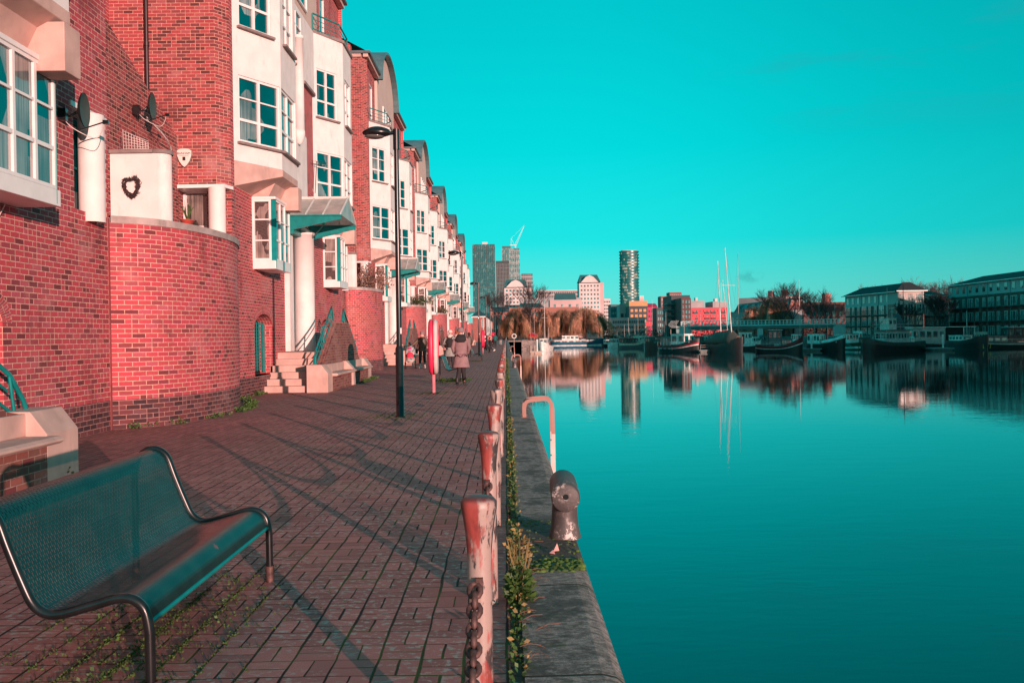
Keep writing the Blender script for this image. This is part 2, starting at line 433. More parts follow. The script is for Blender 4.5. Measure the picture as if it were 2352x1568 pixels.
def water_mat():
    m, N, b = newmat('DockWater'); co = obco(N)
    N.put(b.inputs['Base Color'], (.0, .012, .014)); b.inputs['Roughness'].default_value = .015; b.inputs['IOR'].default_value = 1.72
    b.inputs['Specular IOR Level'].default_value = .5
    a = N.noise(N.vmul(co, (.55, 1.6, 1)), 1.0, 3, .55); c = N.noise(N.vmul(co, (2.2, 7, 1)), 1.0, 2, .5)
    big = N.ss(N.noise(N.vmul(co, (.03, .05, 1)), 1, 3), .35, .7, .35, 1.)
    h = N.m('MULTIPLY', N.m('ADD', N.m('MULTIPLY', a, .7), N.m('MULTIPLY', c, .22)), big)
    bp = N.n('ShaderNodeBump', i_Strength=1.0, i_Distance=WATER_BUMP); N.put(bp.inputs['Height'], h); N.put(b.inputs['Normal'], bp.outputs[0])
    return m
WATER_BUMP = .007
WATER = water_mat()

def peel_mat(name, under=(.40, .29, .26), red=(.44, .08, .068), dark=(.055, .045, .045), sc=1., redamt=.5):
    m, N, b = newmat(name); co0 = N.n('ShaderNodeTexCoord').outputs['Object']
    oi = N.n('ShaderNodeObjectInfo'); 
    ad = N.n('ShaderNodeVectorMath', operation='ADD'); N.put(ad.inputs[0], co0)
    cm = N.n('ShaderNodeCombineXYZ'); r = N.m('MULTIPLY', oi.outputs['Random'], 37.); N.put(cm.inputs[0], r); N.put(cm.inputs[1], r); N.put(cm.inputs[2], r); N.put(ad.inputs[1], cm.outputs[0])
    co = ad.outputs[0]
    n1 = N.noise(N.vmul(co, (9*sc, 9*sc, 3.2*sc)), 1, 6, .6); n2 = N.noise(N.vmul(co, (14*sc, 14*sc, 4*sc)), 1, 6, .7)
    sp = N.n('ShaderNodeSeparateXYZ'); N.put(sp.inputs[0], co0)
    topred = N.ss(sp.outputs[2], .66, .9, 0, .07)
    c = N.mix(N.ss(n2, .50, .56), under, dark)
    rr = N.mix(N.ss(n2, .3, .7), red, tuple(x*.45 for x in red))
    c = N.mix(N.ss(N.m('ADD', N.m('ADD', n1, topred), N.m('MULTIPLY', N.m('SUBTRACT', oi.outputs['Random'], .6), .2)), .52, .60), c, rr)
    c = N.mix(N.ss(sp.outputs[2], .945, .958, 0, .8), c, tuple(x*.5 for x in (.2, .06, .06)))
    side = N.ss(N.m('ADD', sp.outputs[0], N.m('MULTIPLY', n1, .04)), -.045, -.02, 1, 0)  # left side of the post is coloured darker
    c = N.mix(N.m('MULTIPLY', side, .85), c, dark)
    N.put(b.inputs['Base Color'], c); b.inputs['Roughness'].default_value = .45
    bp = N.n('ShaderNodeBump', i_Strength=.5, i_Distance=.004); N.put(bp.inputs['Height'], n2); N.put(b.inputs['Normal'], bp.outputs[0])
    return m
PEEL = peel_mat('PeelingPaint')
RUST = M('RustChain', (.11, .055, .05), .6, metal=.35, var=.45, scale=30, bump=.002, bscale=120)
PEELG = M('CastIronGrey', (.10, .085, .08), .5, var=.3, scale=6, bump=.003, bscale=60, dirt=.5, dirtc=(.38, .32, .3))
def mooring_mat():
    m, N, b = newmat('MooringIron'); co = obco(N)
    n = N.noise(co, 22, 6, .75); n2 = N.noise(co, 5, 3)
    sp = N.n('ShaderNodeSeparateXYZ'); N.put(sp.inputs[0], co)
    front = N.ss(sp.outputs[1], -.13, -.08, 1, 0)
    f = N.m('MULTIPLY', N.m('MULTIPLY', N.ss(n, .52, .57), N.ss(n2, .42, .6)), front)
    c = N.mix(f, N.mix(N.ss(n2, .3, .7), (.06, .05, .05), (.11, .085, .08)), (.62, .52, .49))
    N.put(b.inputs['Base Color'], c); b.inputs['Roughness'].default_value = .55
    bp = N.n('ShaderNodeBump', i_Strength=.6, i_Distance=.004); N.put(bp.inputs['Height'], N.noise(co, 60, 5)); N.put(b.inputs['Normal'], bp.outputs[0])
    return m
MOOR = mooring_mat()
def perf_mat():
    m, N, b = newmat('PerforatedSteel'); uv = N.n('ShaderNodeTexCoord').outputs['UV']
    sp = N.n('ShaderNodeSeparateXYZ'); N.put(sp.inputs[0], uv)       # u along the bench, v along the profile
    pu, pv = .016, .042
    cu = N.m('DIVIDE', sp.outputs[0], pu); par = N.m('FLOORED_MODULO', N.m('FLOOR', cu), 2)
    cv = N.m('ADD', N.m('DIVIDE', sp.outputs[1], pv), N.m('MULTIPLY', par, .5))
    fu = N.m('ABSOLUTE', N.m('SUBTRACT', N.m('FRACT', cu), .5)); fv = N.m('ABSOLUTE', N.m('SUBTRACT', N.m('FRACT', cv), .5))
    edge = N.m('MULTIPLY', N.m('GREATER_THAN', sp.outputs[1], .05), N.m('LESS_THAN', sp.outputs[1], 1.0))
    hole = N.m('MULTIPLY', N.m('MULTIPLY', N.ss(fu, .10, .15, 1, 0), N.ss(fv, .30, .34, 1, 0)), edge)
    co = obco(N); n = N.noise(co, 7, 5, .6)
    col = N.mix(N.ss(n, .35, .7), (.004, .026, .027), (.010, .044, .043))
    col = N.mix(N.ss(N.noise(co, 3.3, 6, .7), .69, .71), col, (.22, .05, .04))
    N.put(b.inputs['Base Color'], col); b.inputs['Roughness'].default_value = .36; b.inputs['Metallic'].default_value = .15
    out = m.node_tree.nodes['Material Output']; tr = N.n('ShaderNodeBsdfTransparent')
    mx = N.n('ShaderNodeMixShader'); N.put(mx.inputs[0], hole); N.put(mx.inputs[1], b.outputs[0]); N.put(mx.inputs[2], tr.outputs[0])
    N.put(out.inputs['Surface'], mx.outputs[0])
    return m
PERF = perf_mat()
MOSS = M('Moss', (.07, .12, .02), .9, var=.5, scale=20)
LEAF = M('WeedLeaf', (.055, .11, .02), .6, var=.4, scale=9)
LEAFDRY = M('DryLeaf', (.25, .17, .06), .7, var=.4, scale=9)
SOIL = M('Soil', (.05, .04, .03), .95, var=.4, scale=12, bump=.01, bscale=40)
BUOYRED = M('BuoyRed', (.80, .03, .10), .4, var=.15, scale=4, dirt=.2, dirtc=(.5, .1, .12))
PALE = M('PalePlastic', (.62, .50, .48), .45, var=.1, scale=4, dirt=.3, dirtc=(.7, .12, .16))
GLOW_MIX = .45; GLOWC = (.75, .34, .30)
# ---------------------------------------------------------------- world, sun, camera
W = bpy.data.worlds.new('World'); S.world = W; W.use_nodes = True
wt = W.node_tree; N = NT(wt); bg = wt.nodes['Background']
SUN_EL = R(5.4); SUN_DIR = Vector((.458, -.889, 0)).normalized()          # towards the sun, on the ground plan
sky = N.n('ShaderNodeTexSky', sky_type='NISHITA'); sky.sun_disc = False; sky.sun_elevation = SUN_EL
sky.sun_rotation = math.atan2(SUN_DIR.x, SUN_DIR.y)
tc = N.n('ShaderNodeTexCoord'); vec = tc.outputs['Generated']
sp = N.n('ShaderNodeSeparateXYZ'); N.put(sp.inputs[0], vec)
rp = N.n('ShaderNodeValToRGB'); N.put(rp.inputs[0], sp.outputs[2]); e = rp.color_ramp
def lin(*c): return tuple((x/255/12.92 if x/255 < .04045 else ((x/255+.055)/1.055)**2.4) for x in c)
stops = [(0., (125, 222, 212)), (.045, (98, 230, 222)), (.10, (30, 230, 230)), (.2, (0, 222, 226)), (.35, (0, 208, 215)), (.6, (0, 178, 190)), (1, (0, 155, 170))]
while len(e.elements) < len(stops): e.elements.new(.5)
for el, (p, c) in zip(e.elements, stops): el.position = p; el.color = (*lin(*c), 1)
# darker away from the antisolar side
side = N.m('MULTIPLY', N.ss(sp.outputs[0], .05, .62, 1.03, .70), N.ss(sp.outputs[2], .12, .42, 1., .9))
# clouds: faint streaks and one small puff
cn = N.noise(N.vmul(vec, (3, 3, 16)), 1.0, 6, .6)
puff = N.n('ShaderNodeVectorMath', operation='DISTANCE'); N.put(puff.inputs[0], N.vmul(vec, (1, 1, 2.2)))
pd = ray(1722, 636).normalized(); puff.inputs[1].default_value = (pd.x, pd.y, pd.z*2.2)
pf = N.m('MULTIPLY', N.ss(puff.outputs['Value'], .004, .02, 1, 0), N.ss(N.noise(vec, 90, 5, .65), .42, .6))
pd2 = ray(2150, 60).normalized(); puff2 = N.n('ShaderNodeVectorMath', operation='DISTANCE'); N.put(puff2.inputs[0], N.vmul(vec, (1, 1, 2.4))); puff2.inputs[1].default_value = (pd2.x, pd2.y, pd2.z*2.4)
streak = N.m('MULTIPLY', N.ss(puff2.outputs['Value'], .05, .3, 1, 0), N.ss(cn, .5, .66))
base = N.mix(1., rp.outputs[0], N.n('ShaderNodeCombineColor', i_0=side, i_1=side, i_2=side).outputs[0], 'MULTIPLY')
base = N.mix(N.m('MULTIPLY', pf, .45), base, lin(60, 165, 165))
base = N.mix(N.m('MULTIPLY', streak, .45), base, lin(40, 165, 175))
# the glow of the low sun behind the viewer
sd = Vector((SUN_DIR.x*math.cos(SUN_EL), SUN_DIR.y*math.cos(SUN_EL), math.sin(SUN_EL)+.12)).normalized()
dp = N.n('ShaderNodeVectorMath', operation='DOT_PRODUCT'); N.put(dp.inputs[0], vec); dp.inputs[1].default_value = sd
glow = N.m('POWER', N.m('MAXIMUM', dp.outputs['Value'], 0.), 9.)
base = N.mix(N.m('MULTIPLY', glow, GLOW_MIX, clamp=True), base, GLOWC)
# below the horizon: dull ground tone
down = N.ss(sp.outputs[2], -.03, -.005, 1, 0)
base = N.mix(down, base, (.03, .12, .12))
nsk = N.mix(1., sky.outputs[0], (.1, .9, .9), 'MULTIPLY')
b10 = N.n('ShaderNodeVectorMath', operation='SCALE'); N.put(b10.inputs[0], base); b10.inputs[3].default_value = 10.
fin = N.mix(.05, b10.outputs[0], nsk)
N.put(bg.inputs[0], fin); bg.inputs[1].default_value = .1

sl = bpy.data.lights.new('sun', 'SUN'); sl.energy = 5.9; sl.angle = R(.3); sl.color = (1.0, .60, .52)
so = bpy.data.objects.new('sun', sl); COL.objects.link(so)
to_sun = Vector((SUN_DIR.x*math.cos(SUN_EL), SUN_DIR.y*math.cos(SUN_EL), math.sin(SUN_EL)))
so.rotation_euler = to_sun.to_track_quat('Z', 'Y').to_euler(); so.location = (30, -60, 40)

cam = bpy.data.cameras.new('camera'); co_ = bpy.data.objects.new('camera', cam); COL.objects.link(co_)
cam.sensor_width = 36; cam.lens = F_PX/2352*36; cam.clip_start = .05; cam.clip_end = 6000
co_.location = (0, 0, EYE)
fwd = ray(1176, 784).normalized(); right = (ray(1177, 784)-ray(1176, 784)).normalized(); upv = right.cross(fwd)
co_.rotation_euler = Matrix(((right.x, upv.x, -fwd.x), (right.y, upv.y, -fwd.y), (right.z, upv.z, -fwd.z))).to_euler()
S.camera = co_
S.view_settings.view_transform = 'Standard'; S.view_settings.look = 'None'; S.view_settings.exposure = 0
S.render.engine = 'CYCLES'; S.cycles.use_denoising = True; S.cycles.max_bounces = 6; S.cycles.diffuse_bounces = 3
S.cycles.transparent_max_bounces = 8; S.cycles.sample_clamp_indirect = 4
# ---------------------------------------------------------------- the setting
ZW = -2.4; XF = -6.65; QE = .52; QEND = 236.
def structure(o): o['kind'] = 'structure'; return o
mb = MB(); mb.quad((-9, -14, 0), (.06, -14, 0), (.06, QEND, 0), (-9, QEND, 0)); structure(mb.build('quay_path', PAVE, norm=False))
# coping with a rounded nose
prof = [(.06, -1.2), (.06, .015), (.40, .02), (.46, .005), (.50, -.03), (.52, -.09), (.52, -2.6)]
mb = MB(); n = 60; ys = [-14+(QEND+14)*i/n for i in range(n+1)]
pts = [(x, y, z) for y in ys for x, z in prof]; k = len(prof)
mb.add(pts, [(i*k+j, i*k+j+1, (i+1)*k+j+1, (i+1)*k+j) for i in range(n) for j in range(k-1)])
structure(mb.build('quay_edge', COPING))
mb = MB(); mb.quad((-9, QEND, -.004), (9, QEND, -.004), (9, QEND, -3), (-9, QEND, -3))
structure(mb.build('quay_end', COPING))
mb = MB(); mb.quad((-2500, -300, ZW), (3500, -300, ZW), (3500, 420, ZW), (-2500, 420, ZW)); structure(mb.build('water', WATER, norm=False))
GROUND = M('DistantGround', (.14, .10, .09), .9, var=.3, scale=.05)
# land: left bank behind the terraces, far bank, right bank
mb = MB(); mb.prism([(-2500, -300), (-9, -300), (-9, QEND), (-9, 700), (-2500, 700)], -3, -.02)
mb.prism([(-9, 236), (4, 236), (6, 336), (110, 345), (110, 700), (-9, 700)], -3, -.3)
mb.prism([(110, 300), (330, 300), (330, 700), (110, 700)], -3, -.3)
mb.prism([(72, 198), (106, 190), (700, 165), (3000, 100), (3000, 700), (330, 700), (330, 300), (110, 300), (72, 262)], -3, -.1)
mb.quad((-5000, 690, -.5), (5500, 690, -.5), (5500, 5500, -.5), (-5000, 5500, -.5))
structure(mb.build('ground', GROUND))
# strip of soil between paving and coping
mb = MB(); mb.quad((.0, -14, .006), (.075, -14, .006), (.075, QEND, .006), (.0, QEND, .006)); structure(mb.build('soil_strip', SOIL, norm=False))

# ---------------------------------------------------------------- the terrace
def smooth_path(p, n=6):
    o = []
    P_ = [Vector(q) for q in p]
    for i in range(len(P_)-1):
        a, b, c, d = P_[max(i-1, 0)], P_[i], P_[i+1], P_[min(i+2, len(P_)-1)]
        for k in range(n):
            t = k/n; o.append(.5*((2*b)+(c-a)*t+(2*a-5*b+4*c-d)*t*t+(3*b-a-3*c+d)*t**3))
    o.append(P_[-1]); return o
def unit(C, label):
    root = thing('terrace_block', label, 'house', (XF, C, 0), group='repeating houses of the quayside terrace')
    P = root; E0 = -.6
    V = Vector
    # ---- brick walls
    w = MB()
    arch = lambda a, b: (a, b, .5, 1.75, .42)
    s0, s1 = -7.05, 8.5; sh = lambda a: a-s0
    ops = [(sh(-5.25), sh(-3.25), .5, 1.75, .42), (sh(3.25), sh(5.25), .5, 1.75, .42), (sh(7.3), sh(8.42), 3.55, 5.15, 0)]
    panel(w, (0, s0), (0, 1), sh(-1.9), .5, 12.2, [ops[0]], .42, u_off=s0)
    panel(w, (0, .75), (0, 1), 8.5-.75, .5, 12.2, [(3.25-.75, 5.25-.75, .5, 1.75, .42), (7.3-.75, 8.42-.75, 3.55, 5.15)], .4, u_off=.75)
    panel(w, (0, -1.9), (0, 1), 2.65, 5.0, 12.2, [(.9, 2.2, 10.2, 11.7)], .1, u_off=-1.9)
    # top storey, set back a little, doors onto the bay roofs
    panel(w, (-.15, s0), (0, 1), -3.6-s0, 12.2, 15.3, [(1.6, 2.5, 12.3, 14.4)], .12, u_off=s0)
    panel(w, (-.15, 3.6), (0, 1), 4.9, 12.2, 15.3, [(1.0, 1.9, 12.3, 14.4)], .12, u_off=3.6)
    # recess: far side wall, back wall
    panel(w, (0, 8.5), (-1, 0), 2.75, 3.5, 15.3, (), .1)
    panel(w, (-2.75, 8.5), (0, 1), 6.5, 3.5, 15.3, [(1, 2.2, 3.7, 5.6), (3.4, 4.6, 3.7, 5.6), (1, 2.2, 6.6, 8.2), (4, 5.2, 6.6, 8.2), (1, 2.2, 9.4, 11), (4, 5.2, 9.4, 11)], .15)
    w.build('wall', BRICK, P, norm=False)
    # projecting pier at the near side: front face, chamfer
    w = MB()
    panel(w, (-2.75, -7.4), (1, 0), 2.5, 5.2, 15.3, (), .1)
    panel(w, (-.25, -7.4), (.25, .35), math.hypot(.25, .35), 5.2, 15.3, (), .1, u_off=2.5)
    panel(w, (-2.75, -7.4), (1, 0), 1.5, 3.3, 5.2, (), .1)
    w.quad((-1.25, -7.4, 3.3), (-1.25, -6.8, 3.3), (-1.25, -6.8, 5.2), (-1.25, -7.4, 5.2))
    w.quad((0, -7.05, 3.3), (-.6, -7.05, 3.3), (-.6, -7.05, 5.2), (0, -7.05, 5.2)); 
    w.quad((-1.25, -7.4, 5.2), (-.25, -7.4, 5.2), (-.6, -6.8, 5.2), (-1.25, -6.8, 5.2))
    # sloping party wall above the pier
    w.extr([(-3.2, 15.3), (-.75, 15.3), (-.75, 15.75), (-3.2, 17.2)], -7.4, -7.05)
    w.build('chimney_pier', BRICKUP, P, norm=False)
    # recessed corner window behind the corner column
    window((-1.25, -6.85), (1, 0), .95, 3.55, 5.15, P, cols=1, rows=(.45, 1), heavy=(), inset=0, sill=False, pmat=GLASSROOM)
    window((-.3, -6.85), (.3, .0), .3, 3.55, 5.15, P, cols=1, rows=(.5, 1), heavy=(), inset=0, sill=False, fmat=TEAL)
    m = MB(); m.lathe([(.2, 3.3), (.2, 5.12)], (-.24, -7.42, 0), 20); m.build('corner_column', RENDER_, P)
    m = MB(); m.prism([(-1.3, -7.46), (-.05, -7.5), (.06, -7.1), (-.02, -6.8), (-1.3, -6.8)], 5.12, 5.2); m.build('lintel', WHITEPAINT, P)
    # niche with column on the far side
    m = MB(); m.lathe([(.2, 3.4), (.2, 5.12)], (.02, 7.86, 0), 20); m.build('corner_column', RENDER_, P)
    m = MB(); m.box(-.3, .02, 7.2, 8.46, 5.12, 5.2); m.build('lintel', WHITEPAINT, P)
    window((-.38, 7.32), (0, 1), 1.08, 3.55, 5.12, P, cols=2, rows=(.5, 1), heavy=(), inset=0, sill=False, fmat=TEAL)
    # ---- lower plinth
    m = MB(); panel(m, (0, s0-.0), (0, 1), -1.9-s0, 0, .5, (), .1); panel(m, (0, .75), (0, 1), 8.5-.75, 0, .5, (), .1); m.build('plinth', BRICKDK, P, norm=False)
    # ---- bowed terrace wall
    L = [(q.x, q.y) for q in smooth_path([(0, 8.5, 0), (.42, 8.82, 0), (.70, 9.25, 0), (.92, 9.95, 0), (1.04, 10.7, 0), (1.08, 11.5, 0), (1.0, 12.3, 0), (.78, 13.15, 0), (.42, 14.1, 0), (0, 15.08, 0)], 5)]
    for z0, z1, mt, nm in ((0, .5, BRICKDK, 'terrace_plinth'), (.5, 3.48, BRICK, 'terrace_wall')):
        m = MB(); u = 0
        for (x0, a), (x1, b) in zip(L[:-1], L[1:]):
            d = math.hypot(x1-x0, b-a); m.quad((x0, a, z0), (x1, b, z0), (x1, b, z1), (x0, a, z1), [(u, z0), (u+d, z0), (u+d, z1), (u, z1)]); u += d
        m.build(nm, mt, P, norm=False)
    m = MB()
    for (x0, a), (x1, b) in zip(L[:-1], L[1:]):
        m.add([(x0+.03, a, 3.48), (x1+.03, b, 3.48), (x1+.03, b, 3.6), (x0+.03, a, 3.6), (x0-.27, a, 3.48), (x1-.27, b, 3.48), (x1-.27, b, 3.6), (x0-.27, a, 3.6)], [(0, 1, 2, 3), (3, 2, 6, 7), (5, 4, 7, 6), (1, 0, 4, 5)])
    m.build('terrace_coping', CONCG, P, norm=False)
    m = MB(); m.prism([(-2.7, 8.56), (-.1, 8.56)]+[(x-.15, y) for x, y in L[2:-2]]+[(-.1, 15.0), (-2.7, 15.0)], 3.3, 3.42); m.build('terrace_floor', CONCG, P)
    m = MB(); m.box(-.1, .012, 8.44, 8.5, 0, 3.55); m.build('movement_joint', JOINTM, P)
    # divider wall on the terrace
    m = MB(); m.box(-1.16, -.22, 11.25, 11.42, 3.4, 5.2); m.lathe([(.2, 3.4), (.2, 5.2)], (-.22, 11.45, 0), 20); m.build('divider', RENDER_, P)
    m = MB(); m.box(-1.16, -.3, 11.19, 11.48, 5.2, 5.27); m.lathe([(.23, 5.2), (.23, 5.28), (0, 5.285)], (-.22, 11.45, 0), 20); m.build('divider_coping', STONEDARK, P)
    m = MB(); m.extr([(8.5, 3.4), (15.0, 3.4), (15.0, 6.35), (8.5, 8.9)], -1.38, -1.17, 'x'); m.build('sloping_wall', BRICKUP, P)
    # ---- door recess, column, flue
    m = MB(); panel(m, (-.3, -1.9), (0, 1), 2.65, 1.0, 5.0, (), .1)
    m.quad((0, -1.9, 1.0), (-.3, -1.9, 1.0), (-.3, -1.9, 5), (0, -1.9, 5)); m.quad((0, .75, 1), (0, .75, 5), (-.3, .75, 5), (-.3, .75, 1))
    m.box(-.02, .14, -1.86, -1.35, 1.1, 8.0); m.build('entrance_wall', RENDER_, P, norm=False)
    m = MB(); m.lathe([(.33, 1.1), (.33, 1.36), (.315, 1.38), (.315, 4.72), (.34, 4.72), (.34, 4.8), (0, 4.81)], (.3, E0, 0), 28); m.build('entrance_column', RENDER_, P)
    for a, sg in ((-1.3, -1), (.05, 1)):
        dr = MB(); dr.box(-.28, -.2, a, a+.62, 1.1, 3.15); d = dr.build('door', WHITEPAINT, P); q = MB(); q.ball((-.17, a+.1, 2.1), .03); q.build('handle', BLACKMET, d)
    m = MB(); m.box(-.02, .2, -1.5, .55, 4.95, 8.05); m.build('rendered_panel', RENDER_, P, bevel=.02)
    m = MB(); m.lathe([(.0, 7.55), (.1, 7.6), (.17, 7.85), (.17, 8.0), (.155, 8.0), (.155, 10.85), (.165, 10.85), (.165, 10.95), (0, 10.97)], (.26, -.75, 0), 20); m.build('flue_casing', RENDER_, P)
    m = MB(); m.box(-.02, .06, -2.5, 2.5, 9.98, 12.15); m.build('rendered_band', RENDER_, P)
    m = MB(); m.box(-.02, .12, .8, 2.45, 9.9, 10.0); m.build('band_coping', STONEDARK, P)
    window((.06, -1.1), (0, 1), 1.5, 10.45, 11.95, P, rows=(.34, .67, 1), heavy=(.34,), inset=-.05, sill=False)
    # ---- canted bays
    for sg in (-1, 1):
        pts = [(0, -6.8), (.85, -5.45), (.85, -3.75), (0, -2.45)] if sg < 0 else [(0, 2.45), (.85, 3.75), (.85, 5.45), (0, 6.8)]
        bw = MB(); uo = 0
        faces = []
        for a, b in zip(pts[:-1], pts[1:]):
            Lf = math.hypot(b[0]-a[0], b[1]-a[1])
            w0, w1 = (.17, Lf-.04) if Lf < 1.65 else (.04, Lf-.1)
            hi = (.3, Lf-.3) if Lf > 1.65 else (.2, Lf-.32)
            ops = [(w0, w1, 6.4, 8.05), (hi[0], hi[1], 9.27, 10.96)]
            panel(bw, a, (b[0]-a[0], b[1]-a[1]), Lf, 5.9, 12.15, ops, .1, uo); uo += Lf
            faces.append((a, (b[0]-a[0], b[1]-a[1]), w0, w1, hi))
        bay = bw.build('bay', RENDER_, P, norm=False)
        for a, U, w0, w1, hi in faces:
            u = V((U[0], U[1], 0)).normalized()
            for q0, q1, z0, z1 in ((w0, w1, 6.4, 8.05), (hi[0], hi[1], 9.27, 10.96)):
                o = V((a[0], a[1], 0))+u*q0
                window((o.x, o.y), U, q1-q0, z0, z1, bay, rows=(.34, .67, 1), heavy=(.34,), inset=.035)
        cp = MB(); cx = sum(p[0] for p in pts)/4; off = .07
        out = [(pts[0][0]-.1, pts[0][1]-off), (pts[1][0]+off, pts[1][1]-off*.6), (pts[2][0]+off, pts[2][1]+off*.6), (pts[3][0]-.1, pts[3][1]+off)]
        cp.prism(out, 12.15, 12.25); cp.build('bay_coping', STONEDARK, bay)
        # concrete corbel
        cb = MB(); top = [(p[0]+(.012 if 0 < i < 3 else 0), p[1], 5.9) for i, p in enumerate(pts)]; bot = [(pts[0][0], pts[0][1], 5.27), (pts[1][0]+.012, pts[1][1], 5.72), (pts[2][0]+.012, pts[2][1], 5.72), (pts[3][0], pts[3][1], 5.27)]
        cb.add(top+bot, [(4, 5, 1, 0), (5, 6, 2, 1), (6, 7, 3, 2), (7, 6, 5, 4), (0, 1, 2, 3)])
        oc = (-5.3, -3.55) if sg < 0 else (3.9, 5.65)
        cb.extr([(0, 5.22), (.42, 5.22), (.62, 5.62), (0, 5.62)], oc[0]+.05, oc[1]-.1)
        mid = (oc[0]+oc[1])/2
        cb.box(.35, .95, oc[1]-.55, oc[1]-.1, 5.02, 5.66)
        cb.build('corbel', CONC, bay, bevel=.012)
        # balcony rail on the bay roof
        rl = MB(); zt = 12.85
        q = [V((.02, pts[0][1]+.15, 0)), V((pts[1][0]-.12, pts[1][1]+.05, 0)), V((pts[2][0]-.12, pts[2][1]-.05, 0)), V((.02, pts[3][1]-.15, 0))]
        for a, b in zip(q[:-1], q[1:]):
            for z, r in ((zt, .03), (12.66, .012), (12.5, .012), (12.32, .02)): rl.tube([a+V((0, 0, z)), b+V((0, 0, z))], r, 5)
        for p in q: rl.tube([p+V((0, 0, 12.25)), p+V((0, 0, zt))], .022, 5)
        rl.build('railing', TEAL, P)
        # oriel window box
        a0, a1 = oc
        ob = MB(); ob.box(0, .6, a0, a1, 3.33, 3.55); ob.box(0, .62, a0-.02, a1+.02, 5.16, 5.23); ob.box(0, .03, a0+.06, a1-.06, 3.55, 5.16)
        ori = ob.build('oriel', WHITEPAINT, P, bevel=.008)
        ib = MB(); ib.box(.04, .3, a0+.12, a1-.12, 3.56, 5.15); ib.build('interior', DARKIN, ori)
        window((0, a0), (1, 0), .5, 3.55, 5.16, ori, cols=1, rows=(.33, .67, 1), heavy=(), inset=0, pmat=GLASSROOM, sill=False, thick=.05)
        window((.6, a0+.1), (0, 1), a1-a0-.2, 3.55, 5.16, ori, cols=3, rows=(.34, .67, 1), heavy=(.34,), inset=0, sill=False, thick=.05, fw=.05)
        window((.5, a1), (-1, 0), .5, 3.55, 5.16, ori, cols=1, rows=(.33, .67, 1), heavy=(), inset=0, sill=False, thick=.05)
        for aa, sgn in ((a0, 1), (a1, -1)):
            po = MB(); po.prism([(.5, aa+sgn*.0), (.61, aa+sgn*.11), (.56, aa+sgn*.12), (.49, aa+sgn*.05)] if sgn > 0 else [(.5, aa), (.49, aa-.05), (.56, aa-.12), (.61, aa-.11)], 3.36, 5.2)
            po.build('corner_post', TEAL, ori)
    # ---- grilles in the arched openings with ring of bricks
    for a, b in ((-5.25, -3.25), (3.25, 5.25)):
        cx = (a+b)/2; hw = (b-a)/2
        rg = MB(); n = 14
        for i in range(n):
            t0, t1 = PI*i/n, PI*(i+1)/n
            p = lambda r, ro, t: (.004, cx-(hw+r)*math.cos(t), 1.75+(.42+ro)*math.sin(t))
            rg.add([p(0, 0, t0), p(.22, .24, t0), p(.22, .24, t1), p(0, 0, t1)], [(0, 1, 2, 3)], [[(0.01, t0*1.3), (.235, t0*1.3), (.235, t1*1.3), (.01, t1*1.3)]])
        rg.build('brick_arch', BRICK, P, norm=False)
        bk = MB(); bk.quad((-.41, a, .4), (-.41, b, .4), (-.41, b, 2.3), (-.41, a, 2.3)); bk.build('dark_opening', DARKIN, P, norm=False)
        gr = MB()
        for i in range(9):
            y = a+.1+(b-a-.2)*i/8; gr.bar((-.28, y, .6), (-.28, y, 1.95), .024)
        for i in range(14): z = .65+1.25*i/13; gr.bar((-.28, a+.08, z), (-.28, b-.08, z), .014)
        for y in (a+.08, b-.08): gr.bar((-.28, y, .55), (-.28, y, 2.0), .06)
        gr.build('grille', TEAL, P)
        sl = MB(); sl.box(-.3, .03, a-.02, b+.02, .42, .5); sl.build('sill', BRICKDK, P)
    # ---- canopy
    cz0, cz1 = 5.15, 5.88; x0, x1 = .15, 1.72; hw = 1.32
    fr = MB()
    for sg in (-1, 1):
        y = E0+sg*hw
        fr.add([(x0, y-.04, cz0-.42), (x1, y-.04, cz0-.1), (x1, y-.04, cz0), (x0, y-.04, cz0), (x0, y+.04, cz0-.42), (x1, y+.04, cz0-.1), (x1, y+.04, cz0), (x0, y+.04, cz0)],
               [(0, 1, 2, 3), (7, 6, 5, 4), (0, 4, 5, 1), (1, 5, 6, 2), (2, 6, 7, 3), (3, 7, 4, 0)])
        fr.box(x0, x1+.03, y-.09, y+.09, cz0, cz0+.035)
        fr.bar((.55, E0, cz0-.55), (1.25, y, cz0-.2), .03)
    fr.box(0, .3, E0-hw, E0+hw, cz0-.5, cz0-.3)
    fr.add([(.2, E0-hw, 5.1), (.6, E0-.3, 4.8), (.6, E0+.3, 4.8), (.2, E0+hw, 5.1), (.0, E0-.3, 4.8), (.0, E0+.3, 4.8)], [(0, 1, 4), (2, 3, 5), (0, 3, 2, 1)])
    can = fr.build('canopy_frame', TEAL, P)
    gl = MB(); e = .02
    for sg in (-1, 1):
        a, b, c, d = (x0, E0+sg*(hw+.06), cz0+.04), (x1, E0+sg*(hw+.06), cz0+.04), (x1, E0, cz1), (x0, E0, cz1)
        gl.add([a, b, c, d], [(0, 1, 2, 3)])
    gl.quad((x1, E0-hw-.06, cz0+.04), (x1, E0+hw+.06, cz0+.04), (x1, E0, cz1), (x1, E0, cz1))
    gl.build('canopy_glass', CANOPYG, P, norm=False)
    rb = MB()
    for sg in (-1, 1):
        for i in range(4):
            x = x0+(x1-x0)*i/3; rb.bar((x, E0+sg*(hw+.06), cz0+.055), (x, E0, cz1+.015), .045)
    rb.bar((x0, E0, cz1+.02), (x1+.03, E0, cz1+.02), .07); rb.build('canopy_ribs', M_RIB, P)
    # ---- steps, landing, wing wall, handrails
    st = MB()
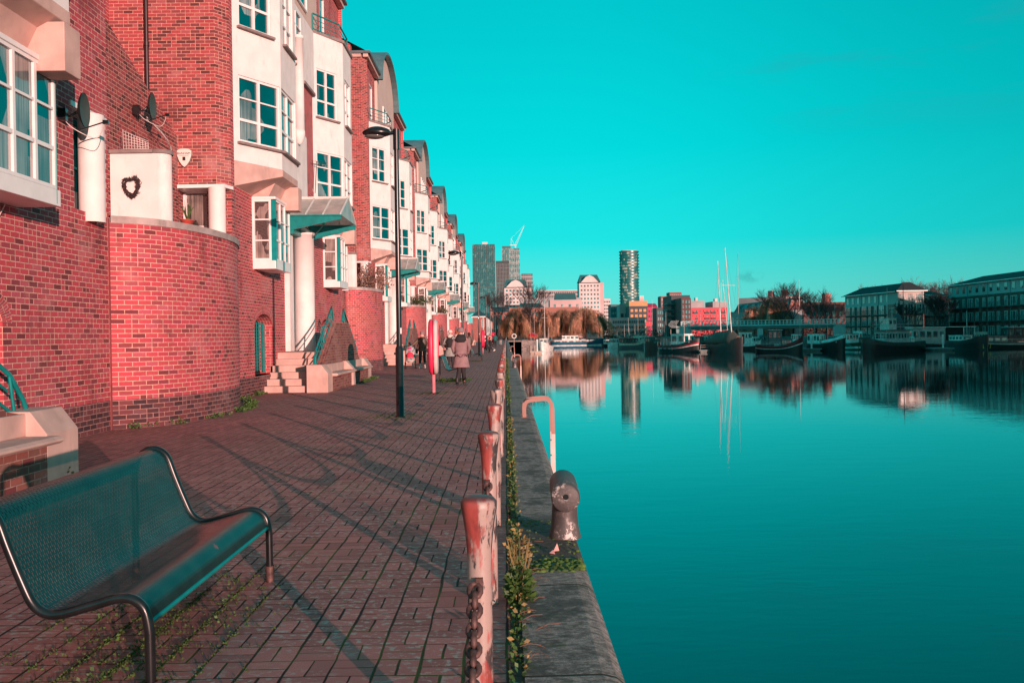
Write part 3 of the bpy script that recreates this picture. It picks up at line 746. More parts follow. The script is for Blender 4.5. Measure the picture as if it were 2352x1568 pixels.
    for sg in (-1, 1):
        for i in range(6):
            f0 = 3.75-.29*i; wx = 1.28
            st.box(.0 if i > 1 else -.02, wx+(.0), min(E0+sg*f0, E0+sg*(f0-.31)), max(E0+sg*f0, E0+sg*(f0-.31)), 0 if i == 0 else .18*i-.02, .18*(i+1))
            st.box(.02, wx-.01, min(E0+sg*(f0-.02), E0+sg*.5), max(E0+sg*(f0-.02), E0+sg*.5), .0+.18*i+.001*i, .18*(i+1)-.004)
    st.box(-.3, 1.28, E0-2.02, E0+2.02, .95, 1.085)
    st.build('steps', CONC, P, bevel=.012)
    ww = MB(); ww.extr([(E0-3.35, 0), (E0+3.35, 0), (E0+3.35, .72), (E0+3.0, .78), (E0+1.05, 1.95), (E0-1.05, 1.95), (E0-3.0, .78), (E0-3.35, .72)], 1.28, 1.5, 'x'); ww.build('wing_wall', BRICKBR, P)
    for sg in (-1, 1):
        hr = MB(); off = E0
        Y = lambda s: E0+sg*s
        top = [(1.34, Y(.75), 2.02), (1.34, Y(1.0), 2.42), (1.34, Y(3.35), 1.15), (1.34, Y(3.62), .86), (1.34, Y(3.68), .74)]
        hr.tube(top, .028, 7); hr.tube([(1.34, Y(1.1), 2.2), (1.34, Y(3.3), .98)], .016, 6); hr.tube([(1.34, Y(.95), 2.03), (1.34, Y(3.45), .70)], .02, 6)
        for s_, za, zb in ((1.05, 2.0, 2.4), (2.2, 1.35, 1.76), (3.35, .75, 1.15)): hr.tube([(1.34, Y(s_+.08), za), (1.34, Y(s_), zb)], .02, 6)
        hr.build('handrail', TEAL, P)
    # seats against the wing wall
    se = MB()
    for sg in (-1, 1):
        a, b = sorted((E0+sg*3.25, E0+sg*3.95)); 
        # end pier with chamfered top
        se.extr([(1.2, 0), (1.78, 0), (1.78, .52), (1.6, .76), (1.2, .76)], a, b)
        a, b = sorted((E0+sg*.18, E0+sg*3.3)); se.extr([(1.5, .42), (1.9, .42), (1.945, .45), (1.945, .47), (1.9, .5), (1.5, .5)], a, b)
        a, b = sorted((E0+sg*.18, E0+sg*3.3)); se.box(1.5, 1.56, a, b, .5, .74)
    se.extr([(1.5, 0), (1.84, 0), (1.84, .5), (1.6, .76), (1.5, .76)], E0-.19, E0+.19)
    se.build('bench_stone', CONC, P, bevel=.015)
    sb = MB()
    for sg in (-1, 1):
        a, b = sorted((E0+sg*.19, E0+sg*3.25)); sb.box(1.5, 1.78, a, b, 0, .419)
    sb.build('bench_brick', BRICKBR, P)
    # ---- barrel-vault dormer
    ar = MB(); n = 20; rr = 3.5; k = [(rr*math.cos(PI*i/n), 15.1+2.15*math.sin(PI*i/n)) for i in range(n+1)]
    ar.extr([(rr, 12.2)]+k+[(-rr, 12.2)], -.3, -.02, 'x'); ar.build('gable_render', CONC_LIGHT, P)
    vt = MB()
    for i in range(n):
        a, b = PI*i/n, PI*(i+1)/n
        q = lambda r, t, x: (x, r*math.cos(t), 15.1+r*.62*math.sin(t))
        for r0, r1, xa, xb in ((3.52, 3.72, -4.5, .3),):
            vt.add([q(r1, a, xb), q(r1, b, xb), q(r1, b, xa), q(r1, a, xa), q(r0, a, xb), q(r0, b, xb), q(r0, b, xa), q(r0, a, xa)], [(0, 1, 2, 3), (4, 7, 6, 5), (0, 4, 5, 1)])
    vt.build('vault_roof', ROOFTEAL, P, norm=False)
    window((.0, -1.6), (0, 1), 3.2, 12.5, 14.2, P, cols=3, rows=(.3, 1), heavy=(), inset=-.06, sill=False)
    # ---- roofs and eaves
    rf = MB()
    for a, b in ((-7.4, -3.55), (3.55, 8.6)):
        rf = MB(); rf.quad((.18, a, 15.36), (.18, b, 15.36), (-4.5, b, 17.9), (-4.5, a, 17.9)); rf.build('roof', SLATE, P, norm=False)
    rf = MB()
    rf.quad((-2.5, 8.6, 15.36), (-2.5, 15.0, 15.36), (-4.5, 15.0, 16.6), (-4.5, 8.6, 16.6))
    rf.build('roof', SLATE, P, norm=False)
    ev = MB()
    for a, b in ((-7.5, -3.55), (3.55, 8.62)): ev = MB(); ev.box(-.2, .22, a, b, 15.3, 15.42); ev.build('eaves', LEAD, P)
    ev = MB()
    ev.box(-2.8, .2, -7.55, -7.0, 15.3, 15.42); ev.box(-2.8, -2.45, 8.6, 15.0, 15.3, 15.42)
    ev.build('eaves', LEAD, P)
    so_ = MB()
    for a, b in ((-7.45, -3.6), (3.6, 8.55)): so_ = MB(); so_.box(-.14, .1, a, b, 15.14, 15.3); so_.build('eaves_band', CONC, P)
    so_ = MB()
    so_.box(-2.78, -.24, -7.46, -7.35, 15.14, 15.3)
    so_.build('eaves_band', CONC, P)
    for a in (-5.45, 4.6):
        window((-.15, a), (0, 1), .9, 12.3, 14.4, P, cols=1, rows=(.3, 1), heavy=(), inset=0, sill=False, name='balcony_door')
    for (u, z0, z1) in ((1, 3.7, 5.6), (3.4, 3.7, 5.6), (1, 6.6, 8.2), (4, 6.6, 8.2), (1, 9.4, 11), (4, 9.4, 11)):
        window((-2.75, 8.5+u), (0, 1), 1.2, z0, z1, P, rows=(.34, 1), heavy=(), inset=.05, sill=False)
    return root
JOINTM = M('JointMastic', (.30, .07, .07), .7)
M_RIB = M('CanopyRib', (.62, .60, .57), .4, var=.05)
CONC_LIGHT = M('GableRender', (.62, .45, .39), .8, var=.06, scale=1)
ROOFTEAL = M('VaultRoof', (.09, .15, .16), .4, var=.2, scale=1.5)
ORD = ['nearest terrace block, cut by the left edge, with big corner window above the stone seat',
       'second terrace block from the left, tall white bays behind the first lamp post',
       'third terrace block, first one whose arched roof gable shows against the sky',
       'fourth terrace block along the quay, second arched gable from the left',
       'fifth terrace block along the quay, third arched gable from the left',
       'sixth terrace block along the quay, fourth arched gable, small in the distance',
       'last and farthest terrace block, beside the plain brick end house']
U0 = unit(6.7, ORD[0])
UNITS = [U0]
for k in range(1, 7):
    UNITS.append(copy_tree(U0, label=ORD[k], loc=(XF, 6.7+22.4*k, 0)))
for ch in kids(U0):
    if ch.name.split('.')[0] in ('steps', 'wing_wall', 'handrail', 'bench_stone', 'bench_brick'): ch.location.y += .2
# ---------------------------------------------------------------- bollards and chains
rng = random.Random(4)
BX = -.1; BY0 = 3.02; BS = 2.02; NB = 78
root = thing('chain_bollard', '', 'bollard', (BX, BY0, 0), group='bollards in a row along the quay edge')
m = MB(); m.lathe([(.041, 0), (.041, .74), (.0425, .79), (.047, .84), (.054, .89), (.0605, .925), (.061, .945), (.05, .958), (.03, .963), (0, .965)], (0, 0, 0), 28)
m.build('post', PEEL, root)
m = MB()
for sg in (-1, 1): m.lathe([(.026, -.018), (.026, .018)], (0, 0, 0), 10)
m = MB(); m.box(-.012, .012, -.062, .062, .655, .70); m.build('eyelet', RUST, root)
def blabel(i):
    first = ['rusty red flared bollard nearest the camera with chain hanging down its front', 'second bollard from the camera, grey top with scraped pale paint',
             'third bollard from the camera, red patch on its pale flared top', 'fourth bollard from the camera, just beyond the ladder', 'fifth bollard from the camera in the quay edge row']
    return first[i] if i < 5 else ('red and grey chain bollard in the middle of the quay edge row' if i < 20 else 'tiny far bollard in the packed end of the quay edge row')
bols = [root]; tag(root, blabel(0))
for i in range(1, NB):
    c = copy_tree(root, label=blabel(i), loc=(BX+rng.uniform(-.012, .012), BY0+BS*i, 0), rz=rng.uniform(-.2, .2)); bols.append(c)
    if i >= 5: c['group'] = 'bollards in the middle of the quay edge row' if i < 20 else 'tiny far bollards of the quay edge row'
def link_ring(c, t, n, rl, rw, rt, mb_):
    t = t.normalized(); n = (n-t*n.dot(t)).normalized(); b = t.cross(n)
    seg, ms = 10, 5; o = []
    for i in range(seg):
        a = 2*PI*i/seg; p = c+t*rl*math.cos(a)+n*rw*math.sin(a); rad = (t*math.cos(a)*rw+n*math.sin(a)*rl).normalized()
        for k in range(ms):
            q = 2*PI*k/ms; o.append(p+(rad*math.cos(q)+b*math.sin(q))*rt)
    mb_.add(o, [(i*ms+k, i*ms+(k+1) % ms, ((i+1) % seg)*ms+(k+1) % ms, ((i+1) % seg)*ms+k) for i in range(seg) for k in range(ms)], smooth=True)
m = MB(); n = 60; cat = []
for i in range(n+1):
    t = -1+2*i/n; z = .675-.31*(1-(math.cosh(2.6*t)-1)/(math.cosh(2.6)-1)); cat.append(Vector((-.014, BS/2+t*(BS/2-.062), z)))
# even steps along the curve
L = [0]
for a, b in zip(cat[:-1], cat[1:]): L.append(L[-1]+(b-a).length)
step = .037; k = int(L[-1]/step)
for j in range(k+1):
    s_ = min(L[-1]-1e-4, j*step); i = max(q for q in range(n) if L[q] <= s_); f = (s_-L[i])/(L[i+1]-L[i]); p = cat[i].lerp(cat[i+1], f)
    tt = cat[i+1]-cat[i]; nn = Vector((1, 0, 0)) if j % 2 else Vector((1, 0, 0)).cross(tt)
    link_ring(p, tt, nn, .027, .018, .0105, m)
ch0 = m.build('chain', RUST, None, loc=(BX, BY0, 0)); tag(ch0, 'rusty chain swagging between the first and second bollard', 'chain', 'chains between the bollards')
for i in range(-1, NB-1):
    if i == 0: continue
    c = ch0.copy(); COL.objects.link(c); c.location = (BX, BY0+BS*i, 0)
    c['label'] = {-1: 'rusty chain running down the front of the nearest bollard', 1: 'rusty chain hanging between second and third bollard', 2: 'rusty chain hanging between third and fourth bollard'}.get(i, 'rusty chain swagging between two farther quay edge bollards')
    if i > 2: c['group'] = 'chains between the farther bollards'

# ---------------------------------------------------------------- lamp posts
lamp = thing('street_lamp', 'nearest black street lamp with flat oval lantern', 'lamp post', (-2.0, 16.84, 0), group='black quay street lamps')
m = MB(); m.lathe([(.095, 0), (.095, .02), (.078, .03), (.074, 1.28), (.062, 1.3), (.052, 1.33), (.05, 3.2), (.043, 5.0), (.043, 5.2)], (0, 0, 0), 20); m.build('pole', BLACKMET, lamp)
m = MB(); m.tube([(0, 0, 4.98), (0, 0, 5.36)], .06, 14); m.tube([(0, 0, 5.3), (-.16, 0, 5.28)], .035, 10); m.build('bracket', BLACKMET, lamp)
m = MB()
rings = []
for t in [i/12 for i in range(13)]:
    x = -.12-.50*t; h = .125*math.sin(PI*min(1, .1+.86*t))**.6; wd = .17*math.sin(PI*min(1, .08+.87*t))**.6
    ring = []
    for k in range(16):
        a = 2*PI*k/16; z = math.sin(a); ring.append((x, wd*math.cos(a), 5.29+h*(z if z > 0 else z*.62)))
    rings.append(ring)
m.loft(rings); m.build('lantern', BLACKMET, lamp)
m = MB(); m.ball((-.40, 0, 5.235), .19, .13, .055); m.build('lens', M('LampLens', (.12, .12, .11), .15, var=.1), lamp)
m = MB(); m.box(.03, .055, -.075, -.02, 1.55, 1.66); m.build('access_sticker', WHITEPAINT, lamp)
LL = ['second street lamp from the camera, above the walkers', 'third street lamp along the quay, in front of the glass tower', 'fourth street lamp along the quay', 'fifth street lamp, small and far along the quay', 'sixth street lamp, small near the end of the terrace', 'farthest street lamp at the end of the quay']
for i, l in enumerate(LL): copy_tree(lamp, label=l, loc=(-2.0, 16.84+24.6*(i+1), 0))

# ---------------------------------------------------------------- benches
def make_bench(label, loc):
    b = thing('park_bench', label, 'bench', loc, group='teal perforated metal benches facing the dock')
    Lb = 1.86
    prof = [(-.80, .70), (-.775, .775), (-.72, .825), (-.655, .825), (-.60, .78), (-.555, .66), (-.50, .52), (-.455, .425), (-.40, .385), (-.33, .385), (-.20, .42), (-.10, .445), (-.04, .435), (.0, .395), (.015, .335)]
    sm = smooth_path([(x, 0, z) for x, z in prof], 5)
    m = MB(); u = 0
    for p, q in zip(sm[:-1], sm[1:]):
        d = (q-p).length
        m.add([(p.x, .02, p.z), (p.x, Lb-.02, p.z), (q.x, Lb-.02, q.z), (q.x, .02, q.z)], [(0, 1, 2, 3)], [[(0, u), (Lb, u), (Lb, u+d), (0, u+d)]], smooth=True); u += d
    m.build('seat', PERF, b, norm=False)
    for y in (0, Lb):
        leg = smooth_path([(x, y, z) for x, z in prof], 5)
        m = MB(); m.tube([(-.80, y, 0)]+[Vector((-.80, y, .62))]+leg[1:]+[Vector((.02, y, .3)), Vector((.022, y, .0))], .021, 10); m.build('frame', BLACKMET, b)
    m = MB(); m.tube([(.012, 0, .335), (.012, Lb, .335)], .012, 8); m.tube([(-.795, 0, .70), (-.795, Lb, .70)], .012, 8); m.build('edge_rail', TEAL, b)
    m = MB()
    for x in (-.8, .022):
        for y in (0, Lb): m.lathe([(.026, 0), (.026, .1)], (x, y, 0), 10)
    m.build('foot_sleeve', RUST, b)
    return b
bench = make_bench('large teal perforated bench in the left foreground', (-1.5, 3.70, 0))
BL = ['teal bench behind the red lifebuoy post, second from camera', 'third teal bench along the quay, empty beyond the walkers', 'fourth bench along the quay where people sit in dark clothes', 'farthest bench with a seated person in the distance']
for i, l in enumerate(BL): copy_tree(bench, label=l, loc=(-1.5+(.0 if i else .0), [29.2, 52.3, 76.5, 101][i], 0))

# ---------------------------------------------------------------- lifebuoy stations
lb = thing('lifebuoy_station', 'nearest red lifebuoy housing on its pink post, edge on to the camera', 'lifebuoy stand', (-1.91, 23.62, 0), rz=R(3), group='red lifebuoy housings on posts')
m = MB(); m.box(-.035, .035, -.05, .05, 0, .95); m.build('post', M('PinkPost', (.62, .16, .2), .5, var=.15, scale=6), lb)
def shell(x0, x1, ro, zc, sgn):
    mb_ = MB(); n = 28; rings = []
    for x, r in ((x0, ro*.93), (x0+(x1-x0)*.12, ro), (x0+(x1-x0)*.7, ro*.98), (x0+(x1-x0)*.93, ro*.9), (x1, ro*.78)):
        ring = []
        for k in range(n):
            a = 2*PI*k/n; c, s_ = math.cos(a), math.sin(a); ex = .75
            ring.append((x, r*.72*math.copysign(abs(c)**ex, c), zc+r*math.copysign(abs(s_)**ex, s_)))
        rings.append(ring)
    mb_.loft(rings); return mb_
sh_ = shell(.006, .12, .73, 1.22, 1).build('front_shell', PALE, lb); shell(-.006, -.13, .73, 1.22, -1).build('rear_shell', BUOYRED, lb)
m = MB(); m.tube([(.122, .2*math.cos(2*PI*k/20), 1.3+.36*math.sin(2*PI*k/20)) for k in range(21)], .016, 6, caps=False); m.build('slot_rim', BUOYRED, sh_)
for i, l in enumerate(['second red lifebuoy housing, beyond the walkers', 'third red lifebuoy housing, far down the quay', 'tiny red lifebuoy housing near the end of the quay']):
    c = copy_tree(lb, label=l, loc=(-1.91, 23.62+50*(i+1) if i < 2 else 147, 0)); 
    for ch in kids(c):
        if ch.name.startswith('front_shell'): ch.data = ch.data.copy(); ch.data.materials[0] = BUOYRED
# ---------------------------------------------------------------- mooring posts and ladders on the coping
mo = thing('mooring_bollard', 'big dark cast iron mooring post with scraped white disc end on the coping', 'mooring bollard', (.41, 6.62, .015), group='cast iron mooring posts')
m = MB(); rr = []
for z, rx, ry in ((0, .118, .13), (.03, .112, .122), (.08, .1, .108), (.16, .095, .1), (.24, .09, .1), (.33, .085, .1)):
    rr.append([(rx*math.cos(2*PI*k/24), ry*math.sin(2*PI*k/24)-.02, z) for k in range(24)])
m.loft(rr); m.build('stem', MOOR, mo)
m = MB(); rr = []
for y, r in ((-.185, .0), (-.187, .012), (-.187, .0921), (-.18, .101), (-.16, .104), (.0, .103), (.16, .10), (.19, .09), (.2, .06), (.2, 0.)):
    rr.append([(r*math.cos(2*PI*k/28), y, .325+(y+.1)*.16+r*math.sin(2*PI*k/28)) for k in range(28)])
m.loft(rr, caps=False); hd = m.build('head', MOOR, mo)
m = MB(); m.tube([(0, -.191, .322), (0, -.17, .322)], .02, 16); m.build('bolt_hole', DARKIN, hd)
copy_tree(mo, label='second mooring post on the coping, small beyond the ladder', loc=(.36, 41, .015)); copy_tree(mo, label='third mooring post on the coping, tiny in the distance', loc=(.36, 82, .015))
LADTOP = M('LadderTop', (.36, .17, .14), .45, var=.1, scale=3); LADLOW = M('LadderLow', (.66, .50, .46), .5, var=.1, scale=3)
la = thing('quay_ladder', 'pink steel ladder hoop arching from the coping down to the water', 'ladder', (.31, 16.2, .01), group='ladders down the quay wall')
for y in (0, .42):
    pth = smooth_path([(0, y, 0), (.0, y, .18), (.03, y, .27), (.12, y, .31), (.38, y, .33), (.46, y, .29), (.50, y, .18), (.505, y, .0), (.51, y, -.35)], 4)
    m = MB()
    o = []
    for i, p in enumerate(pth):
        t = (pth[min(i+1, len(pth)-1)]-pth[max(i-1, 0)]).normalized(); nn = Vector((-t.z, 0, t.x))
        o += [p+nn*.032+Vector((0, -.012, 0)), p+nn*.032+Vector((0, .012, 0)), p-nn*.032+Vector((0, .012, 0)), p-nn*.032+Vector((0, -.012, 0))]
    m.add(o, [(i*4+k, i*4+(k+1) % 4, (i+1)*4+(k+1) % 4, (i+1)*4+k) for i in range(len(pth)-1) for k in range(4)]); m.build('hoop', LADTOP, la)
    m = MB(); m.box(.48, .545, y-.013, y+.013, -2.2, -.3); m.build('rail', LADLOW, la)
    m = MB(); m.box(-.07, .07, y-.05, y+.05, 0, .012); m.box(-.035, -.02, y-.045, y+.045, .012, .07); m.build('foot_plate', LADTOP, la)
for i in range(6):
    m = MB(); m.tube([(.51, 0, -.45-.28*i), (.51, .42, -.45-.28*i)], .014, 8); m.build('rung', LADLOW, la)
copy_tree(la, label='second quay ladder, small and beyond the mooring post', loc=(.31, 52, .01)); copy_tree(la, label='third quay ladder, far away near the moored boats', loc=(.31, 92, .01))

# ---------------------------------------------------------------- small things on the nearest walls
PANEL = M('GreyDish', (.05, .065, .06), .45, var=.15)
CABLE = M('WhiteCable', (.7, .6, .57), .6)
def dish(label, loc, rz, sc=1):
    d = thing('satellite_dish', label, 'satellite dish', loc, rz, group='satellite dishes on the brick walls')
    m = MB(); rr = []
    for i in range(8):
        r = .30*i/7; rr.append([(r*math.cos(2*PI*k/24)*sc, .085*(i/7)**2*-1+.09, r*1.12*math.sin(2*PI*k/24)*sc) for k in range(24)])
    m.loft(rr, caps=False); 
    rr2 = [[(x, y+.012, z) for x, y, z in r] for r in rr]; m.loft(rr2, caps=False); m.build('reflector', PANEL, d, norm=False)
    m = MB(); m.tube([(0, .1, -.02), (0, .22, -.1), (-.12, .3, -.12)], .022, 8); m.box(-.2, -.1, .22, .36, -.2, -.02); m.build('mount', BLACKMET, d)
    m = MB(); m.tube([(0, .08, -.3), (.0, -.26, -.18)], .011, 6); m.box(-.025, .025, -.33, -.25, -.21, -.15); m.build('arm', BLACKMET, d)
    m = MB(); m.tube(smooth_path([(0, -.27, -.18), (.03, -.2, -.36), (0, -.1, -.42), (-.05, .15, -.3), (-.12, .25, -.2)], 5), .006, 5); m.build('cable', CABLE, d)
    return d
dish('grey dish on brick beside the big corner window', (-6.34, 13.75, 5.0), R(97), .78)
dish('smaller grey dish on the sloping wall with loose white cables', (-7.42, 19.2, 6.45), R(95), .85)
m = MB(); m.tube(smooth_path([(-7.6, 19.3, 6.2), (-7.5, 19.9, 6.05), (-7.62, 20.4, 6.0), (-7.7, 20.95, 5.95)], 6), .01, 5)
m.tube(smooth_path([(-7.6, 19.3, 6.25), (-7.4, 19.9, 5.9), (-7.55, 20.5, 5.8), (-7.7, 20.95, 5.95), (-7.72, 21.0, 5.3)], 6), .01, 5)
tag(m.build('loose_cable', CABLE), 'white cables looping along the sloping wall edge below a dish', 'cable')
# wreath
m = MB(); r2 = random.Random(9)
for k in range(420):
    a = r2.uniform(0, 2*PI); ra = .145+r2.uniform(-.035, .035); c = Vector((ra*math.cos(a)*(1+.3*math.sin(a)), r2.uniform(-.05, 0), ra*(math.sin(a)*(1.35 if math.sin(a) < 0 else 1.1)-.28*max(0, 1-abs(math.cos(a))*2.2)*(math.sin(a) > 0))))
    t = Vector((-math.sin(a)+r2.uniform(-.6, .6), r2.uniform(-.6, .2), math.cos(a)+r2.uniform(-.6, .6))).normalized()
    m.bar(c, c+t*.06, .007)
tag(m.build('wreath', M('DryTwigs', (.055, .03, .03), .9, var=.4), loc=(-7.38, 17.94, 4.55)), 'dark twig wreath hanging on the white terrace wall', 'wreath')
# downpipe with hopper
dpp = thing('drain_pipe', 'dark brown drain pipe down the tall brick pier', 'pipe', (-8.48, 21.6, 5.3))
m = MB(); m.tube([(0, 0, .1), (0, 0, 10)], .05, 12); m.build('pipe', DARKPIPE, dpp)
m = MB()
for z in (.35, 3.2, 6.3): m = MB(); m.lathe([(.065, z), (.065, z+.1)], (0, 0, 0), 12); m.build('collar', DARKPIPE, dpp)
m = MB(); m.box(-.12, .12, -.06, .06, -.25, .12); m.build('hopper', DARKPIPE, dpp)
# alarm box with its lettering
ALM = M('AlarmBox', (.72, .66, .6), .4, var=.03); INK = M('Ink', (.01, .01, .012), .6)
al = thing('alarm_box', 'shield shaped burglar alarm box with black lettering on the brick pier', 'alarm box', (-7.64, 21.68, 5.84))
sh2 = [(-.17, .17), (-.1, .21), (0, .22), (.1, .21), (.17, .17), (.165, .05), (.12, -.08), (.05, -.18), (0, -.22), (-.05, -.18), (-.12, -.08), (-.165, .05)]
m = MB(); m.extr(sh2, -.06, -.03); m.extr([(x*.86, z*.86) for x, z in sh2], -.068, -.06); m.build('cover', ALM, al, bevel=.006)
m = MB(); m.extr([(x*1.03, z*1.03) for x, z in sh2], -.029, .03); m.build('back_box', M('AlarmRim', (.25, .22, .2), .5), al)
def text(s_, size, mat, parent, loc, rot=(PI/2, 0, 0), name='lettering', ext=.001):
    cu = bpy.data.curves.new(name, 'FONT'); cu.body = s_; cu.size = size; cu.extrude = ext; cu.align_x = 'CENTER'; cu.align_y = 'CENTER'
    t = bpy.data.objects.new(name, cu); me = bpy.data.meshes.new_from_object(t); me.materials.clear(); me.materials.append(mat)
    bpy.data.objects.remove(t); o = bpy.data.objects.new(name, me); COL.objects.link(o); o.parent = parent; o.location = loc; o.rotation_euler = rot; return o
text('BANHAM', .075, INK, al, (0, -.0705, .1)); m = MB(); m.box(-.035, .035, -.071, -.069, -.07, .02); m.box(-.11, .11, -.071, -.069, .045, .052); m.build('emblem', INK, al)
# trellis net
m = MB()
for i in range(10): y = -7.55+.055*i; m.tube([(y, 17.98, 5.27), (y, 17.96, 5.68-.03*i)], .006, 4)
for j in range(6): m.tube([(-7.55, 17.97, 5.3+.07*j), (-7.05, 17.97, 5.29+.03*j)], .006, 4)
tag(m.build('trellis', CABLE), 'white wire trellis on top of the terrace divider wall', 'trellis')
# pot plant on the terrace wall
pp = thing('pot_plant', 'spiky plant in a red oval pot on the curved terrace wall', 'pot plant', (-5.88, 16.75, 3.6))
m = MB(); m.lathe([(.0, 0), (.1, 0), (.15, .1), (.16, .105), (.14, .09), (0, .08)], (0, 0, 0), 18, sx=.8, sy=1.3); m.build('pot', M('PotRed', (.55, .08, .06), .5), pp)
m = MB()
for k in range(14): a = r2.uniform(0, 2*PI); m.tube([(0, .03*math.cos(a*3), .08), (.06*math.cos(a), .06*math.sin(a), .25), (.12*math.cos(a), .13*math.sin(a), r2.uniform(.2, .5))], [.01, .008, .002], 4)
m.build('leaves', LEAF, pp)
# roof aerial on the second bay
ae = thing('tv_aerial', 'small television aerial on brick beside the second white bay', 'aerial', (-6.6, 31.3, 7.0))
m = MB(); m.tube([(.05, 0, -.5), (.12, 0, .6)], .015, 6); m.tube([(-.2, -.3, .5), (.35, .35, .5)], .01, 5)
for k in range(8):
    t = k/7; c = Vector((-.2+.55*t, -.3+.65*t, .5)); m.tube([c+Vector((-.1, .1, .0)), c+Vector((.1, -.1, 0))], .006, 4)
    m.tube([c+Vector((-.1, .1, .1)), c+Vector((.1, -.1, .1))], .006, 4)
m.build('antenna', BLACKMET, ae)
m = MB(); m.tube([(-.45, 0, .5), (-.3, .1, .1), (0, 0, -.45)], .008, 4); m.build('cable', CABLE, ae)
m = MB(); m.tube(smooth_path([(-6.64, 12.1, 3.4), (-6.6, 11.7, 3.0), (-6.61, 11.3, 2.55), (-6.6, 10.5, 2.15)], 6), .008, 5)
tag(m.build('hanging_wire', CABLE), 'thin white wire drooping across the brick below the big window', 'cable')

# ---------------------------------------------------------------- leaf clumps and weeds
def leaves(mb_, c, n, rad, h, size, rg, up=.6, flat=False):
    for _ in range(n):
        a = rg.uniform(0, 2*PI); r = rad*rg.random()**.6; z = h*rg.random()**(1.2 if not flat else 2)
        p = Vector((c[0]+r*math.cos(a), c[1]+r*math.sin(a), c[2]+z*(1-.5*r/max(rad, 1e-3))))
        d = Vector((math.cos(a)*rg.uniform(.2, 1), math.sin(a)*rg.uniform(.2, 1), rg.uniform(-.2, up)+.2)).normalized()
        w = d.cross(Vector((rg.uniform(-1, 1), rg.uniform(-1, 1), rg.uniform(-.3, 1)))).normalized(); s_ = size*rg.uniform(.6, 1.3)
        mb_.add([p, p+d*s_*.5+w*s_*.32, p+d*s_, p+d*s_*.5-w*s_*.32], [(0, 1, 2, 3)])
rg = random.Random(21)
m = MB(); m2 = MB()
y = 3.3
while y < 60:
    dn = .35+.65*abs(math.sin(y*1.7)*math.sin(y*.63+1)); nn = int((20 if y < 16 else 8)*dn)
    leaves(m, (.04, y, .0), nn, .032, .035, .03 if y < 20 else .05, rg); 
    if rg.random() < .5: leaves(m2, (.05, y+.05, .0), nn//3, .05, .09, .03, rg)
    y += .07 if y < 16 else .16
m.cur = 0
tag(m.build('weeds', LEAF, norm=False), 'low green weeds growing in the gap between paving and coping', 'weeds', kind='stuff')
tag(m2.build('dry_weeds', LEAFDRY, norm=False), 'dry yellow stalks among the green weeds beside the coping', 'weeds', kind='stuff')
wp = thing('weed_plant', 'leafy green weed clump behind the nearest bollard', 'plant', (.055, 5.05, 0))
m = MB(); leaves(m, (0, 0, .02), 330, .07, .2, .036, rg); leaves(m, (0, .3, .02), 160, .05, .18, .024, rg); m.build('leaves', LEAF, wp, norm=False)
m = MB()
for _ in range(30): a = rg.uniform(0, 6.3); m.tube([(0, rg.uniform(-.05, .35), 0), (.07*math.cos(a), rg.uniform(-.05, .4), rg.uniform(.15, .36))], [.004, .0015], 4)
leaves(m, (0, .35, .12), 130, .07, .26, .028, rg); m.build('stalks', LEAFDRY, wp, norm=False)
# moss cushions on the coping
m = MB()
for _ in range(150): a, b = rg.uniform(.14, .47), rg.uniform(5.62, 5.95); m.ball((a, b, .017), rg.uniform(.012, .026), rg.uniform(.01, .02), rg.uniform(.008, .017), 7, 4)
for _ in range(90): a, b = rg.uniform(.1, .47), rg.uniform(6.0, 7.2); m.ball((a, b, .015), rg.uniform(.008, .02), rg.uniform(.008, .02), .009, 6, 4)
tag(m.build('moss', MOSS), 'green moss cushions on the stained coping near the mooring post', 'moss', kind='stuff')
m = MB(); m.add([(.30, 6.1, .03), (.34, 6.12, .03), (.325, 6.1, .085)], [(0, 1, 2)]); m.add([(.27, 6.08, .025), (.31, 6.06, .02), (.3, 6.11, .04)], [(0, 1, 2)])
tag(m.build('litter', M('PinkPaper', (.75, .35, .33), .6), norm=False), 'scrap of pink paper lying on the dirty coping', 'litter')
m = MB()
for _ in range(26):
    p = Vector((rg.uniform(.02, .16), rg.uniform(4.0, 6.4), .02)); a = rg.uniform(-.9, .9); q = p+Vector((math.cos(a)*rg.uniform(.05, .14), math.sin(a)*.1, rg.uniform(0, .03)))
    m.tube([p, (p+q)/2+Vector((0, 0, .012)), q], .0022, 4)
tag(m.build('twigs', M('Twig', (.2, .09, .06), .8)), 'thin brown twigs scattered along the inner coping edge', 'twigs', kind='stuff')
# grass and moss between pavers under benches, by posts, and tufts along the wall
m = MB(); mm = MB()
def tuft(x, y, n, rad, h=.06, s_=.035): leaves(m, (x, y, 0), n, rad, h, s_, rg)
def jointmoss(xa, xb, ya, yb, dens):
    for _ in range(int(dens*(xb-xa)*(yb-ya))):
        x = rg.gauss((xa+xb)/2, (xb-xa)/4); y = rg.gauss((ya+yb)/2, (yb-ya)/4)
        if rg.random() < .55: x = round(x/.2)*.2+rg.uniform(-.012, .012)
        else: y = round(y/.1)*.1+rg.uniform(-.01, .01)
        leaves(mm, (x, y, 0), 4, .014, .01, .013, rg)
jointmoss(-2.3, -1.3, 3.3, 5.9, 420); jointmoss(-2.3, -1.2, 28.5, 31.5, 260); jointmoss(-2.4, -1.4, 22.9, 24.3, 260); jointmoss(-2.7, -1.5, 16, 17.9, 220); jointmoss(-2.3, -1.2, 52, 54.4, 200)
for _ in range(16): tuft(rg.uniform(-2.2, -1.5), rg.uniform(3.6, 5.6), 12, .04, .05, .022)
for _ in range(60): tuft(rg.uniform(-2.2, -1.3), rg.uniform(29, 31), 10, .07, .08, .05)
